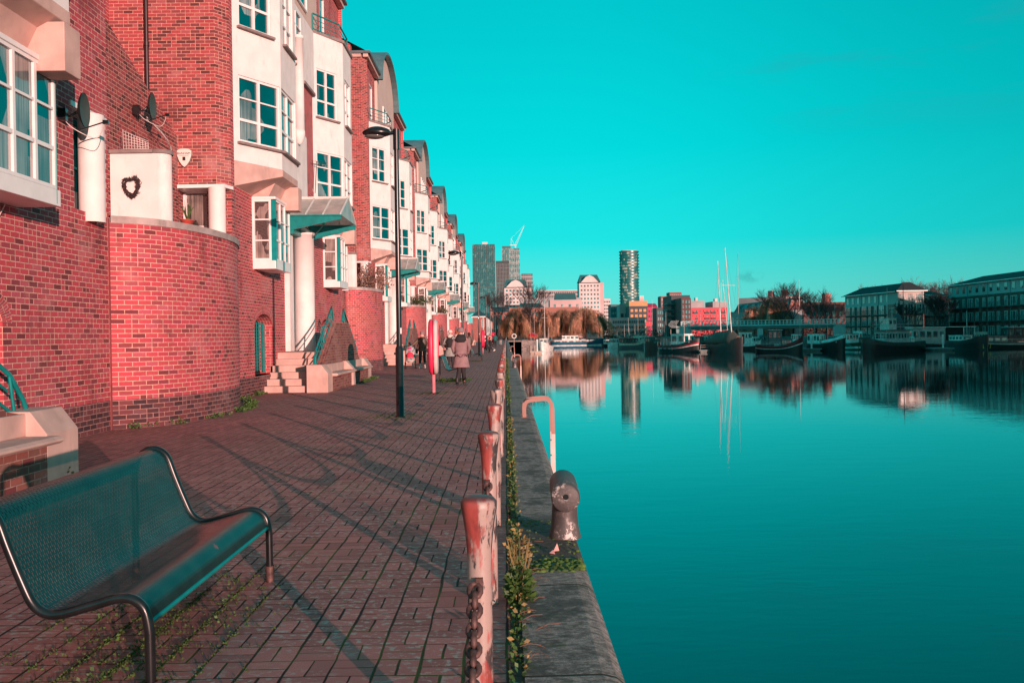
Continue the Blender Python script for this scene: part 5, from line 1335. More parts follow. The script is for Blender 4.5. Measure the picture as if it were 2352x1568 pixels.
# small launches and barges in the middle
b = boat('canal_barge', 'dark tender with pale cabin just right of the blue and white cruiser', 'boat', 1400, 795, R(-60), 9, 3, .7, [HBLK, HGREY, HGREY]); cabin(b, -1, 1, -3, 1.5, .7, 2, HWHITE, 3, 1)
b = boat('canal_barge', 'low grey barge with red canvas between tender and cream bow', 'boat', 1424, 796, R(-70), 11, 3.4, .9, [HBROWN, HGREY, HGREY]); cabin(b, -1.2, 1.2, -3.5, 2.5, .8, 1.9, HGREY, 4, 1, roof=HRED); mast(b, 0, 3, 1, 6.5, .06)
b = boat('canal_barge', 'grey green barge with cream raised bow and slatted cargo cover', 'barge', 1450, 799, R(-62), 15, 4.2, 1.25, [HGREY, HCREAM, HGREY], fbb=2.4, stripe=((3, 4), ())); cabin(b, -1.5, 1.5, -5.5, 2.5, 1.1, 2.5, HBROWN, 6, 2); mast(b, .0, 4.2, 1.2, 9.2, .09, WOODB, spreaders=((.72, 1.0),), stays=((0, 7, 2.2, 1), (0, -6, 1.2, 1))); mast(b, .6, -2, 1.2, 8.0, .07, spreaders=((.7, .8),)); rail(b, [(-1.9, -6, 0), (-1.9, 2, 0)], 1.1, 1.6, HWHITE)
b = boat('canal_barge', 'dark brown barge with blunt bow beside the red striped one', 'barge', 1496, 803, R(-35), 14, 4.6, 1.5, [HBROWN, HBLK, HBLK], fbb=2.3); cabin(b, -1.6, 1.6, -5.5, 1.5, 1.4, 3.0, HBROWN, 4, 2, roof=HWHITE); mast(b, 0, 2.2, 1.4, 11.5, .08); mast(b, .9, -4, 1.4, 7.5, .05)
# black barge with red stripe and name
b = boat('river_barge', 'black barge with red and white stripe, white wheelhouse and lettered bow', 'barge', 1561, 808, R(-152), 15.5, 4.9, 1.35, [HBLK, HWHITE, HRED], fbb=2.75, bow=1.0, stripe=((2,), (3,)))
cabin(b, -1.7, 1.7, -1.5, 4.0, 1.5, 3.55, HWHITE, 2, 2, (.32, .86), taper=.06); cabin(b, -1.6, 1.6, -6.2, -1.6, 1.2, 3.0, HGREY, 4, 2, (.5, .88)); mast(b, 0, 2, 3.5, 8.2, .06, WOODB, spreaders=((.8, .7),)); mast(b, .3, -3.2, 3, 4.6, .1, WOODB)
for s_, ang in ((1, R(68)), (-1, R(-68))):
    t_ = text("WHITAKER'S", .34, HWHITE, b, (s_*1.72, 5.75, 2.02), (PI/2, 0, ang if s_ > 0 else ang), 'name_lettering', .005)
    t_.rotation_euler = (R(82), 0, s_*R(68) if s_ > 0 else R(-68)+0)
m = MB(); m.tube([(-.75, 7.1, 1.9), (-.75, 7.3, .7)], .06, 6); m.tube([(-1.15, 7.0, 1.0), (-.75, 7.2, .65), (-.3, 7.5, 1.0)], .06, 6); m.build('anchor', HWHITE, b)
fenders(b, [(2.45, -4, .7), (2.5, -2.2, .7), (2.55, 0, .7)]); rail(b, [(2.2, -6.5, 0), (2.2, 1.5, 0)], 1.3, .8)
p = gp(1609, 803, ZW); m = MB(); m.ball((0, 0, .9), .42, .42, .5); m.tube([(0, 0, 1.4), (0, 0, 2.0)], .03, 5); tag(m.build('mooring_buoy', M('PinkBuoy', (.6, .12, .13), .5), loc=(p.x, p.y, ZW)), 'round pink buoy hanging beside the black barge', 'buoy')
# two-masted sailing ship under canvas
b = boat('sailing_ship', 'black two-masted sailing ship with brown canvas cover over its deck', 'ship', 1662, 809, R(-158), 20, 4.8, 1.6, [HBLK, HWHITE, HBLK], fbb=3.0, bow=1.0)
m = MB()
m.loft([[(-2.1, y, 1.7+.0), (-2.3, y, 2.3+d*.3), (-1.2, y, 3.1+d), (0, y, 3.9+d), (1.2, y, 3.1+d), (2.3, y, 2.3+d*.3), (2.1, y, 1.7)] for y, d in ((-8, -.6), (-5, -.1), (-2, .1), (1, .2), (4, .5), (5.5, .2))]+[[(-1.2, 8, 2.0), (-1.3, 8, 2.5), (-.6, 8, 3.0), (0, 8, 3.2), (.6, 8, 3.0), (1.3, 8, 2.5), (1.2, 8, 2.0)]]); m.build('cover', CANV, b)
mast(b, .2, 5.0, 2.0, TZ(b, 572), .19, ALU, lean=(1.9, -.6), spreaders=((.60, 2.6),), stays=((-2.2, 3, 2.5, .95), (2.2, 3, 2.5, .95), (0, 9.6, 3, 1), (-2.2, 5.5, 2.5, .6), (2.2, 6.5, 2.5, .6)))
mast(b, .1, -1.0, 2.0, TZ(b, 599), .17, ALU, lean=(.9, -.2), spreaders=((.60, .5),), stays=((-2.3, -3, 2.5, .95), (2.3, -3, 2.5, .95), (0, 4, 3, .97)))
mast(b, -.6, 1.8, 2.8, 13.8, .09, ALU, lean=(1.5, -.5)); mast(b, -.9, -3, 2.8, 13.4, .08, ALU, lean=(-.2, .6))
b = boat('yacht', 'slim yacht whose single tall mast stands right of the two-masted ship', 'yacht', 1696, 801, R(-165), 12, 3.4, 1.1, [HBLUE, HWHITE, HBLUE], fbb=1.6); cabin(b, -1, 1, -3, 1.5, 1, 1.9, HWHITE, 3, 1); mast(b, 0, .5, 1, TZ(b, 580), .1, WOODB, spreaders=((.72, .9),), stays=((0, 5.8, 1.6, 1), (0, -5.6, 1.2, 1), (-1.6, 0, 1.2, .72), (1.6, 0, 1.2, .72)))
m = MB(); m.tube([(0, .4, 2.6), (0, -4.6, 2.5)], .09, 6); m.build('boom', BLUECOV, b)
b = boat('motor_cruiser', 'pale cruiser with maroon cabin door and sloping windscreen', 'boat', 1716, 803, R(-100), 12, 3.8, 1.3, [HBLK, HWHITE, HWHITE], fbb=2.1, stripe=((3, 4), ())); cabin(b, -1.5, 1.5, -3.8, 2.4, 1.2, 3.7, HWHITE, 3, 2, (.5, .88), taper=.2); m = MB(); m.box(1.45, 1.53, -2.3, -1.3, 1.3, 3.4); m.build('door', HMAR, b); mast(b, 0, 2.8, 1.2, 5.4, .05)
# maroon bowed tug
b = boat('tug_barge', 'black barge with raised maroon bow and white rubbing line', 'barge', 1789, 808, R(-112), 17.5, 4.9, 1.1, [HBLK, HWHITE, HMAR], fbb=3.0, sheer=1.6, stripe=((2,), (3, 4)))
cabin(b, -1.4, 1.4, -3.6, 1.0, 1.6, 4.1, HGREY, 3, 2, (.45, .86), roof=HWHITE, over=.4); cabin(b, -1.5, 1.5, 1.2, 5, 1.2, 2.4, HGREY, 4, 1); m = MB(); m.tube([(0, -4, 1.5), (0, -4, 3.6)], .3, 10); m.build('funnel', HGREY, b); rail(b, [(1.9, -8, 0), (1.9, 3, 0)], 1.1, .7)
b = boat('yacht', 'pale sailing boat with tall mast behind the maroon bow', 'yacht', 1836, 800, R(-150), 11, 3.4, 1.3, [HGREY, HWHITE, HGREY]); cabin(b, -1.3, 1.3, -3.5, .5, 1.2, 3.2, HWHITE, 3, 2, (.45, .85), roof=HRED); mast(b, 0, .6, 1.2, TZ(b, 643), .1, ALU, lean=(.3, 0), stays=((0, 5, 1.6, 1), (0, -5, 1.4, 1)))
# ELFINA
b = boat('river_barge', 'black barge with red funnel whose bow is lettered ELFINA on both sides', 'barge', 1897, 805, R(-150), 15, 5.0, 1.35, [HBLK, HWHITE, HWHITE], fbb=2.5, bow=1.2, stripe=((), (5,)))
m = MB(); m.loft([[(x*.98, y, z) for x, z in ((-w_, 2.0+h_), (-w_*.8, 2.5+h_), (0, 2.75+h_), (w_*.8, 2.5+h_), (w_, 2.0+h_))] for y, w_, h_ in ((0, 2.3, -.6), (3.5, 2.3, -.35), (6, 1.6, .1), (7.2, .7, .3))]); m.build('fore_deck', HWHITE, b)
cabin(b, -1.8, 1.8, -6, -1, 1.3, 3.3, HWHITE, 4, 2, (.35, .8), roof=HRED); m = MB(); m.tube([(-.8, -.2, 1.8), (-.8, -.2, 3.3)], .42, 14); m.build('funnel', HRED, b); mast(b, .3, 1.0, 2, 6.6, .05)
for s_ in (1, -1):
    t_ = text('ELFINA', .5, HWHITE, b, (s_*1.85, 5.6, 1.72), (PI/2, 0, 0), 'name_lettering', .005); t_.rotation_euler = (R(82), 0, R(58) if s_ > 0 else R(-58))
for x in (-.8, -1.4): m = MB(); m.tube([(x, 5.2, 2.2), (x, 5.2, 2.9)], .09, 8); m.build('bitts', HRED, b)
m = MB(); m.tube(smooth_path([(-1.2, 5.6, 2.3), (-2.2, 6.6, 1.3), (-4, 7.6, .8)], 5), .03, 5); m.tube(smooth_path([(-1.4, 5.4, 2.3), (-2.6, 6.2, 1.1), (-4.2, 7.2, .8)], 5), .03, 5); m.build('mooring_rope', ROPE, b)
# small green boat
b = boat('tender', 'small dark green boat with maroon roofed white wheelhouse and round stern', 'boat', 1955, 803, R(10), 7.5, 3.6, 1.35, [HGREEN, HWHITE, HGREEN], fbb=1.9, stern=1.3, stripe=((1,), ())); cabin(b, -1.35, 1.35, -1.6, 1.6, 1.3, 3.2, HWHITE, 2, 3, (.4, .85), roof=HRED, over=.25); rail(b, [(-1.5, -3, 0), (1.5, -3, 0)], 1.3, .6)
b = boat('motor_cruiser', 'white cabin cruiser squeezed between green boat and tug', 'boat', 1973, 797, R(30), 9, 3.2, 1.2, [HWHITE, HWHITE, HGREY]); cabin(b, -1.3, 1.3, -3, 2.5, 1.1, 3.6, HWHITE, 3, 2, taper=.2); mast(b, -.6, 0, 3.4, 6.2, .05, spreaders=((.8, .6),))
# the tug
b = boat('tug_boat', 'large dark tug with teal grey superstructure, heart lifebuoy and canvas funnel cover', 'tug boat', 2055, 806, R(112), 21.5, 5.6, 1.5, [HBLK, HBLK, HDG], fbb=2.5, sheer=1.2, stern=1.2, stripe=((1,), (3, 4)))
c = cabin(b, -1.9, 1.9, -3.4, 4.8, 1.6, 3.7, HGREY2, 8, 2, (.35, .75)); 
cabin(b, -1.5, 1.5, .8, 3.5, 3.9, 5.9, bm('TugCream', (.55, .5, .46)), 2, 3, (.5, .85), name='wheelhouse')
m = MB(); m.loft([ell(0, -1.5, 3.8, 1.4, 1.9, 12), ell(0, -1.3, 5.2, 1.2, 1.4, 12), ell(0, -1.0, 6.5, .7, .8, 12), ell(0, -1, 6.7, .2, .3, 12)]); m.build('funnel_cover', bm('BlueCanvas', (.03, .06, .07), bump=.05, bscale=3), b)
m = MB(); m.box(-2.3, 2.3, -4.2, 5.6, 3.72, 3.84); m.build('boat_deck', HGREY, b); rail(b, [(-2.2, 5.4, 0), (-2.2, -4.0, 0), (2.2, -4, 0), (2.2, 5.4, 0), (-2.2, 5.4, 0)], 3.84, 1.0)
mast(b, 0, -3.2, 3.8, TZ(b, 646), .12, HBLK, stays=((-2, -6, 2, .9), (0, 8, 2.6, .8))); mast(b, 0, 2.4, 5.9, 11.6, .04); mast(b, .2, .6, 5.9, 8.0, .05, spreaders=((.9, .9), (.6, .5)))
for (y, z, inner) in ((-1.6, 2.8, True), (4.3, 3.0, False), (4.9, 5.0, False)):
    x = 1.97 if y != 4.9 else 2.25
    m = MB(); m.tube([(x, y+.36*math.cos(2*PI*k/16), z+.36*math.sin(2*PI*k/16)) for k in range(17)], .09, 6, caps=False); lbo = m.build('lifebuoy', HRED, b)
    if inner:
        m = MB(); m.tube([(x-.03, y, z), (x, y, z)], .3, 16); m.build('disc', HWHITE, lbo)
        m = MB(); hp = [(x+.012, y+.0115*16*math.sin(t)**3, z+.0115*(13*math.cos(t)-5*math.cos(2*t)-2*math.cos(3*t)-math.cos(4*t))) for t in [2*PI*k/24 for k in range(24)]]; m.add(hp, [tuple(range(24))]); m.build('heart', HRED, lbo)
m = MB(); m.box(-.5, .5, -6.6, -5.2, 1.6, 2.4); m.tube([(-.8, -6, 2.3), (.8, -6, 2.3)], .3, 10); m.build('tow_winch', ALU, b)
rail(b, [(-2.4, 9.4, 0), (-2.6, 5, 0)], 2.3, .9)
# houseboat
b = boat('houseboat', 'long pale houseboat with flat roof and open dark stern deck', 'houseboat', 2165, 800, R(90), 18.5, 4.8, .9, [HBLK, HGREY, HBLK], fbb=1.3)
cabin(b, -2, 2, .2, 8.6, .9, 4.1, bm('PaleTimber', (.34, .33, .31)), 5, 1, (.42, .8), roof=HWHITE); m = MB(); m.box(-2.3, 2.3, -7.6, 9, 4.22, 4.34); m.build('roof', HWHITE, b)
m = MB(); m.box(-1.9, 1.9, -4.6, .1, .9, 4.2); m.build('stern_shade', DARKIN, b); m = MB(); [m.tube([(-2, y, .9), (-2, y, 4.2)], .09, 6) for y in (-7.3, -4.5)]; m.build('posts', HWHITE, b); mast(b, -2.2, -5.2, 1, 7.4, .08); rail(b, [(-2.2, -8.5, 0), (-2.2, -1, 0)], .9, .9, HGREY)  # solid near-black box paints the shade of the open stern
# dark boat with yellow marks
b = boat('canal_barge', 'very dark barge with pair of yellow triangles on its bow', 'barge', 2222, 803, R(-168), 14, 4.6, 1.7, [HBLK, HBLK, HBLK], fbb=2.8, bow=1.1); cabin(b, -1.5, 1.5, -5, 0, 1.6, 2.6, HWHITE, 4, 1)
for s_ in (-1, 1): m = MB(); m.add([(s_*.95-.16, 6.95, .3), (s_*.95+.22, 6.95, .3), (s_*.95+.18*s_, 7.0, 1.2)], [(0, 1, 2)]); m.build('draught_mark', YELL, b, norm=False)
b = boat('motor_cruiser', 'teal grey cabin cruiser with dark wheelhouse cut by the right edge', 'boat', 2312, 799, R(86), 17.5, 4.2, 1.2, [HBLK, HCREAM, HGREY], fbb=1.9, stripe=((3,), (4,))); cabin(b, -1.7, 1.7, .5, 7, 1.1, 2.3, HGREY, 4, 1, (.3, .75)); cabin(b, -1.5, 1.5, -4.8, .2, 1.5, 4.0, HBLK, 3, 2, (.4, .85), roof=HWHITE, over=.3); rail(b, [(-2, -4, 0), (-2, 8, 0)], 1.2, .6)
# second row of boats behind
for (px, py, rz, L_, mt, lab) in ((1580, 797, -60, 11, HWHITE, 'white cruiser top showing behind the black striped barge'), (1640, 797, -40, 10, HGREY, 'pale teal cruiser behind the canvas covered ship'), (1760, 796, -70, 12, HGREY, 'grey cabin boat behind the maroon bowed barge'), (1925, 795, 80, 14, HWHITE, 'white cruiser roof behind the lettered barge'), (2010, 799, 60, 11, HGREY, 'grey boat behind the tug stern'), (2190, 799.5, 85, 11, HGREY, 'low boat between houseboat and dark barge'), (1520, 795, -50, 11, HBROWN, 'brown cabin boat behind the dark brown barge'), (1478, 792, -60, 9, HGREEN, 'green cabin boat behind the grey green barge')):
    b = boat('motor_cruiser', lab, 'boat', px, py, R(rz), L_, 3.4, 1.0, [mt, HWHITE, HBLK]); cabin(b, -1.3, 1.3, -L_*.35, L_*.15, 1., 2.9, mt, 4, 2); mast(b, 0, L_*.2, 1, 4+L_*.3, .05)
for px, zt in ((1918, 7.5), (1882, 8), (1530, 7)):
    b = boat('yacht', {1918: 'thin masted yacht left of the brick apartment block', 1882: 'thin masted yacht before the low dark building', 1530: 'small yacht left of the black striped barge'}[px], 'yacht', px, 793, R(-20), 8, 2.6, .9, [HWHITE, HBLUE, HBLUE]); mast(b, 0, .4, .9, zt+3.5, .07, stays=((0, 3.8, 1.2, 1), (0, -3.8, 1, 1)))
# red lightship clutter and working craft beside the quay
b = boat('work_boat', 'low dark workboat with red wheelhouse beside the quay wall', 'work boat', 1222, 799, R(160), 16, 4.2, 1.0, [HBLUE, HRED, HBLK], fbb=1.7); cabin(b, -1.4, 1.4, -3.5, .5, 1, 3.4, M('RedWood', (.5, .1, .06), .6), 3, 2, (.45, .85)); m = MB(); m.extr([(-1.8, 3.4), (1.8, 3.4), (1.2, 4.1), (0, 4.5), (-1.2, 4.1)], -3.8, .8); m.build('red_cover', HRED, b); mast(b, .2, 1.4, 1, 9.5, .06, WOODB); mast(b, -.7, -2, 1, 11.5, .05); mast(b, .8, -4, 1, 7.5, .06, HBLK)
b = boat('work_boat', 'teal decked pontoon boat cluttered with red gear near the ladder', 'work boat', 1203, 802, R(170), 13, 4.4, .6, [HBLK, HBLUE, HBLUE])
rg3 = random.Random(3)
for i, (mt, nm) in enumerate(((HRED, 'gas_bottle'), (BUOYRED, 'fender'), (HBLUE, 'hatch'), (TEAL, 'barrel'), (WOODB, 'crate'), (HRED, 'barrel'))):
    m = MB(); x, y = rg3.uniform(-1.6, 1.6), -4+1.6*i; m.tube([(x, y, .5), (x, y, 1.2+rg3.random())], .22, 10); m.build(nm, mt, b)
m = MB(); m.add([(-2.2, -6, .6), (-.6, 5.5, .6), (-2.1, 5, .6), (-2.0, -5, 1.7), (-1.6, 4.5, .9)], [(0, 1, 2), (0, 3, 4, 2), (0, 1, 4, 3)]); m.build('black_tarpaulin', HBLK, b)
for px, py, lab in ((1178, 800, 'white lifebuoy ring on a quay post near the red boats'),):
    p = gp(px, py-14, 0); o = thing('lifebuoy', lab, 'lifebuoy', (1.3, 150, 0)); m = MB(); m.tube([(.35*math.cos(2*PI*k/16), 0, 1.3+.35*math.sin(2*PI*k/16)) for k in range(17)], .09, 6, caps=False); m.build('ring', HWHITE, o); m = MB(); m.tube([(0, 0, -1.8), (0, 0, 1.1)], .05, 6); m.build('post', WOODB, o)
# pontoons with white posts
for i, (px, py, w_, lab) in enumerate(((1635, 809, 4.6, 'floating pontoon with white post left of the canvas covered ship'), (1866, 806, 4.2, 'floating pontoon with white post left of the lettered barge'), (2170, 805, 4.2, 'floating pontoon with white post below the houseboat'), (1232, 812, 2.6, 'short timber pontoon with bare posts beside the white fishing boat'))):
    p = gp(px, py, ZW); o = thing('pontoon', lab, 'pontoon', (p.x, p.y+1.5, ZW)); m = MB(); m.box(-w_/2, w_/2, -.9, 4, .25, .5); m.box(-w_/2+.3, w_/2-.3, -.7, 3.8, -.2, .24); m.build('deck', DECK if i != 3 else WOODB, o)
    m = MB(); m.tube([(.2, -.5, -.3), (.2, -.5, 2.9)], .17, 10); m.build('pile', HWHITE, o)
    if i == 0: rail(o, [(-w_/2+.3, -.6, 0), (w_/2-.9, -.6, 0)], .5, .9)
    if i == 3:
        for x in (-1.1, -.3): m = MB(); m.tube([(x, -.8, -.4), (x, -.8, 1.6)], .12, 8); m.build('pile', WOODB, o)
# ducks
for px, py in ((1266, 797), (1283, 800)):
    p = gp(px, py+14, ZW); o = thing('duck', 'dark duck swimming right of the white fishing boat' if px < 1270 else 'second dark duck swimming nearer the long cruiser', 'duck', (p.x, p.y, ZW), R(60)); m = MB(); m.loft([ell(0, -.22, .1, .02, .02, 8), ell(0, -.1, .08, .1, .14, 8), ell(0, .0, .14, .09, .12, 8), ell(0, .1, .2, .04, .05, 8), ell(0, .12, .3, .04, .05, 8), ell(0, .14, .36, .02, .03, 8)]); m.build('body', HBLK, o)

extra = [(1412, 798, -50, 8, HWHITE, 'small white day boat tucked beside the grey barge'), (1438, 797, -60, 9, HBLUE, 'blue hulled cabin boat behind the cream bow'), (1468, 797, 40, 8, HWHITE, 'white stern of a small cruiser left of the dark brown barge'), (1548, 796, -60, 10, HRED, 'red cabin boat behind the black striped barge wheelhouse'), (1606, 797, -30, 9, HBROWN, 'brown cabin boat right of the black striped barge'), (1626, 796, 50, 9, HRED, 'red canopy boat left of the canvas covered ship'), (1738, 796, -70, 10, HWHITE, 'white day cruiser left of the maroon bowed barge'), (1775, 795, -75, 12, HWHITE, 'long white cabin behind the maroon bowed barge funnel'), (1868, 797, -30, 9, HGREY, 'grey cabin boat left of the lettered barge funnel'), (1945, 796, 70, 10, HWHITE, 'white boat behind the small green tender'), (1990, 797, 70, 9, HWHITE, 'white cuddy boat just left of the tug bow'), (2250, 798, 85, 10, HGREY, 'low grey launch right of the yellow marked barge')]
for i, (px, py, rz, L_, mt, lab) in enumerate(extra):
    PW[px] = 40+6*(i % 3); b = boat('motor_cruiser', lab, 'boat', px, py, R(rz), L_, 3.2, .9+.15*(i % 3), [mt, HWHITE, HBLK]); cabin(b, -1.2, 1.2, -L_*.3, L_*.18, .9, 2.5+.3*(i % 3), [HWHITE, HGREY, HCREAM][i % 3], 3+i % 2, 2, roof=[HRED, HGREY, None, HWHITE][i % 4]); mast(b, 0, L_*.22, .9, 4.5+i % 5, .045, stays=((0, L_*.45, 1.2, 1), (0, -L_*.45, 1., 1))); rail(b, [(-1.4, L_*.2, 0), (0, L_*.46, 0), (1.4, L_*.2, 0)], 1.0, .6)
# ---------------------------------------------------------------- the city across the water
CW = {}
def fm(name, c, r=.7, **k):
    if name not in CW: CW[name] = M(name, c, r, var=.12, scale=.15, **k)
    return CW[name]
TG = glass_mat('TowerGlass', dark=(.0, .17, .18), light=(.12, .32, .31), amt=.22, scale=.45, rough=.45)
TGL = glass_mat('PaleTowerGlass', dark=(.06, .27, .28), light=(.5, .5, .46), amt=.3, scale=.45, rough=.45)
WHW = fm('FarWhite', (.62, .50, .48)); PINKW = fm('FarPink', (.52, .34, .33)); GREYW_ = fm('FarGrey', (.34, .30, .30)); DKW = fm('FarDark', (.05, .055, .06)); REDW = fm('FarRed', (.66, .06, .08)); BRW = fm('FarBrown', (.22, .085, .075)); ORW = fm('FarOrange', (.56, .27, .12)); PKR = fm('FarHotPink', (.52, .03, .10)); SLT = fm('FarSlate', (.05, .13, .13)); DBR = fm('FarDarkBrick', (.11, .035, .035)); TFIN = fm('TowerFin', (.16, .14, .14)); TFIN2 = fm('TowerFinPale', (.28, .34, .33)); MULL = fm('FarMullion', (.09, .05, .05))
def block(name, label, cat, px0, px1, ptop, Y, depth, wall, base=None, rz=0.):
    a = at(px0, 770, Y); b = at(px1, 770, Y); zt = at((px0+px1)/2, ptop, Y).z; z0 = -.4
    o = thing(name, label, cat, ((a.x+b.x)/2, Y, z0), rz); w = b.x-a.x; h = zt-z0
    m = MB(); m.box(-w/2, w/2, 0, depth, 0, h); m.build('wall', wall, o)
    o['w'] = w; o['h'] = h; return o, w, h
def grid(o, w, h, depth, nx, nz, mat, z0=2., zt=None, fx=.6, fz=.55, side=None, name='window', x0=None, x1=None, side_n=3, lim=100, frame=None):
    """one row of panes per storey as one window band part; nx panes in each"""
    zt = zt or h-.8; x0 = -w/2+w*.03 if x0 is None else x0; x1 = w/2-w*.03 if x1 is None else x1
    dz = (zt-z0)/nz; dx = (x1-x0)/nx
    for j in range(nz):
        for i in range(nx):
            za = z0+dz*(j+.5-fz/2); zb = z0+dz*(j+.5+fz/2); xa = x0+dx*(i+.5-fx/2); xb = x0+dx*(i+.5+fx/2)
            m = MB(); m.box(xa, xb, -.08, .05, za, zb); ww = m.build(name, mat, o, norm=False)
            if frame: f_ = MB(); f_.box((xa+xb)/2-.04, (xa+xb)/2+.04, -.12, -.08, za, zb); f_.box(xa-.06, xb+.06, -.14, -.0, za-.1, za); f_.build('frame', frame, ww, norm=False)
    if side:
        sx, n_ = side
        for j in range(nz):
            for i in range(n_):
                m = MB(); ya = depth*(i+.25)/n_; yb = depth*(i+.75)/n_; m.box(sx-.08, sx+.08, ya, yb, z0+dz*(j+.5-fz/2), z0+dz*(j+.5+fz/2)); m.build(name, mat, o, norm=False)
def gable(o, w, h, depth, rise, mat, pedi=None, over=.4):
    m = MB(); m.add([(-w/2-over, -over, h), (w/2+over, -over, h), (w/2+over, depth+over, h), (-w/2-over, depth+over, h), (-w/2-over, depth/2, h+rise), (w/2+over, depth/2, h+rise)], [(0, 1, 5, 4), (2, 3, 4, 5), (3, 0, 4), (1, 2, 5), (0, 3, 2, 1)]); m.build('roof', mat, o)
def hip(o, w, h, depth, rise, mat, over=.5):
    k = min(w, depth)/2
    m = MB(); m.add([(-w/2-over, -over, h), (w/2+over, -over, h), (w/2+over, depth+over, h), (-w/2-over, depth+over, h), (-w/2+k, depth/2, h+rise), (w/2-k, depth/2, h+rise)], [(0, 1, 5, 4), (2, 3, 4, 5), (3, 0, 4), (1, 2, 5), (0, 3, 2, 1)]); m.build('roof', mat, o)

# glass tower left
o, w, h = block('glass_tower', 'tall teal glass tower with brown panels, leftmost on the skyline', 'tower', 1088, 1139, 561, 900, 22, TG)
for zf in (.0, .27, .53, .79, .97):
    m = MB(); m.box(-w/2-.15, w/2+.15, -.15, 22.1, h*zf, h*zf+1.1); m.build('floor_band', SLT, o)
m = MB(); r5 = random.Random(5)
for j in range(28):
    for i in range(11):
        if (i in (1, 3, 7, 10) and r5.random() < .6): m.box(-w/2+w*i/11, -w/2+w*(i+.38)/11, -.2, 0, h*j/28, h*(j+.8)/28)
m.build('brown_panels', MULL, o)
for i in range(12): m = MB(); m.box(-w/2+w*i/11-.12, -w/2+w*i/11+.12, -.3, .0, 0, h-1); m.build('mullion', MULL if i % 3 else DKW, o)
for j in range(24): m = MB(); m.box(-w/2, w/2, -.22, 0, h*j/24, h*j/24+.28); m.build('floor_edge', SLT, o)
m = MB(); m.box(-w*.05, w*.18, 2, 12, h, h+2.4); m.build('roof_plant', WHW, o)
o, w, h = block('glass_tower', 'dark fluted tower between glass tower and tall pale tower', 'tower', 1141, 1172, 599, 905, 20, DKW)
for i in range(9): m = MB(); m.box(-w/2+w*i/9, -w/2+w*(i+.4)/9, -.35, 0, 0, h-3); m.build('fin', TFIN, o)
for j in range(20): m = MB(); m.box(-w/2, w/2, -.2, 0, h*j/20, h*j/20+.9); m.build('window_row', TG, o)
o, w, h = block('glass_tower', 'tall pale tower under construction with crane on its roof', 'tower', 1156, 1196, 570, 1000, 20, TGL)
for i in range(10): m = MB(); m.box(-w/2+w*i/10-.25, -w/2+w*i/10+.35, -.4, 0, 0, h-1.5); m.build('fin', TFIN2 if i > 3 else TFIN, o)
for j in range(30): m = MB(); m.box(-w*.08, w*.5, -.3, 0, h*j/30, h*j/30+.7); m.build('floor_edge', GREYW_ if j % 2 else DKW, o)
m = MB(); m.box(-w/2, 0, 0, 10, h, h+2.5); m.build('roof_screen', SLT, o)
cz = at(1184, 563, 1005); cr = thing('tower_crane', 'white luffing tower crane standing on the tall pale tower', 'crane', (cz.x, 1005, 60)); hz = cz.z-60
tip = at(1205, 517, 1005); k0 = Vector((0, 0, hz)); k1 = Vector((tip.x-cz.x, 0, tip.z-60))
CRW = fm('CraneWhite', (.75, .66, .62))
m = MB()
for dx in (-.5, .5): m.bar((dx, 0, 0), (dx, 0, hz), .22)
for j in range(12): m.bar((-.5, 0, hz*j/12), (.5, 0, hz*(j+1)/12), .2)
m.build('tower_mast', CRW, cr)
m = MB(); m.bar(k0+Vector((-.5, 0, 1)), k1, .2); m.bar(k0+Vector((1.0, 0, 0)), k1, .2)
for j in range(14): m.bar(k0.lerp(k1, j/14)+Vector((-.4*(1-j/14), 0, .8*(1-j/14))), k0.lerp(k1, (j+.5)/14)+Vector((.8*(1-j/14), 0, 0)), .1)
m.build('jib', CRW, cr)
m = MB(); m.bar((-6, 0, hz), (1, 0, hz), .6); m.bar((-5, 0, hz), (-4.5, 0, hz+7.5), .25); m.bar((-1, 0, hz), (-4.5, 0, hz+7.5), .2); m.bar((-4.5, 0, hz+7.5), k1, .08); m.build('counter_jib', CRW, cr)
o, w, h = block('apartment_block', 'small grey gridded tower right of the crane', 'tower', 1198, 1225, 628, 900, 16, DKW)
for i in range(6): m = MB(); m.box(-w/2+w*i/6, -w/2+w*(i+.4)/6, -.4, 0, 0, h); m.build('fin', GREYW_, o)
for j in range(16): m = MB(); m.box(-w/2, w/2, -.5, 0, h*j/16, h*j/16+1.1); m.build('floor_edge', GREYW_, o)
# twin pink slab blocks with pitched roofs
for (a, b, t, Y, lab) in ((1160, 1212, 661, 520, 'pale pink slab block with pitched teal roof behind the bare trees'), (1332, 1380, 650, 520, 'pale pink slab block with pitched roof standing alone mid skyline')):
    o, w, h = block('apartment_block', lab, 'apartment block', a, b, t, Y, 14, WHW if 'WHW' in globals() else WHW)
    grid(o, w, h, 14, 6, 12, TG, 1.5, h-.4, .5, .42)
    ro = MB(); ro.add([(-w/2-.3, -.3, h+.5), (w/2+.3, -.3, h+.5), (w/2+.3, 14, h+.5), (-w/2-.3, 14, h+.5), (-w/2+1, 7, h+5.2), (w/2-1, 7, h+5.2)], [(0, 1, 5, 4), (2, 3, 4, 5), (3, 0, 4), (1, 2, 5), (0, 3, 2, 1)]); ro.build('roof', SLT, o)
    pd_ = MB(); pd_.add([(-w*.42, -.5, h+.4), (w*.42, -.5, h+.4), (w*.18, -.5, h+3.6), (0, -.5, h+4.6), (-w*.18, -.5, h+3.6)], [(0, 1, 2, 3, 4)]); pd_.build('pediment', WHW, o)
    sd = MB(); sd.box(w/2+.01, w/2+2.2, .8, 13, 0, h+.2); sd.build('end_wing', PINKW, o)
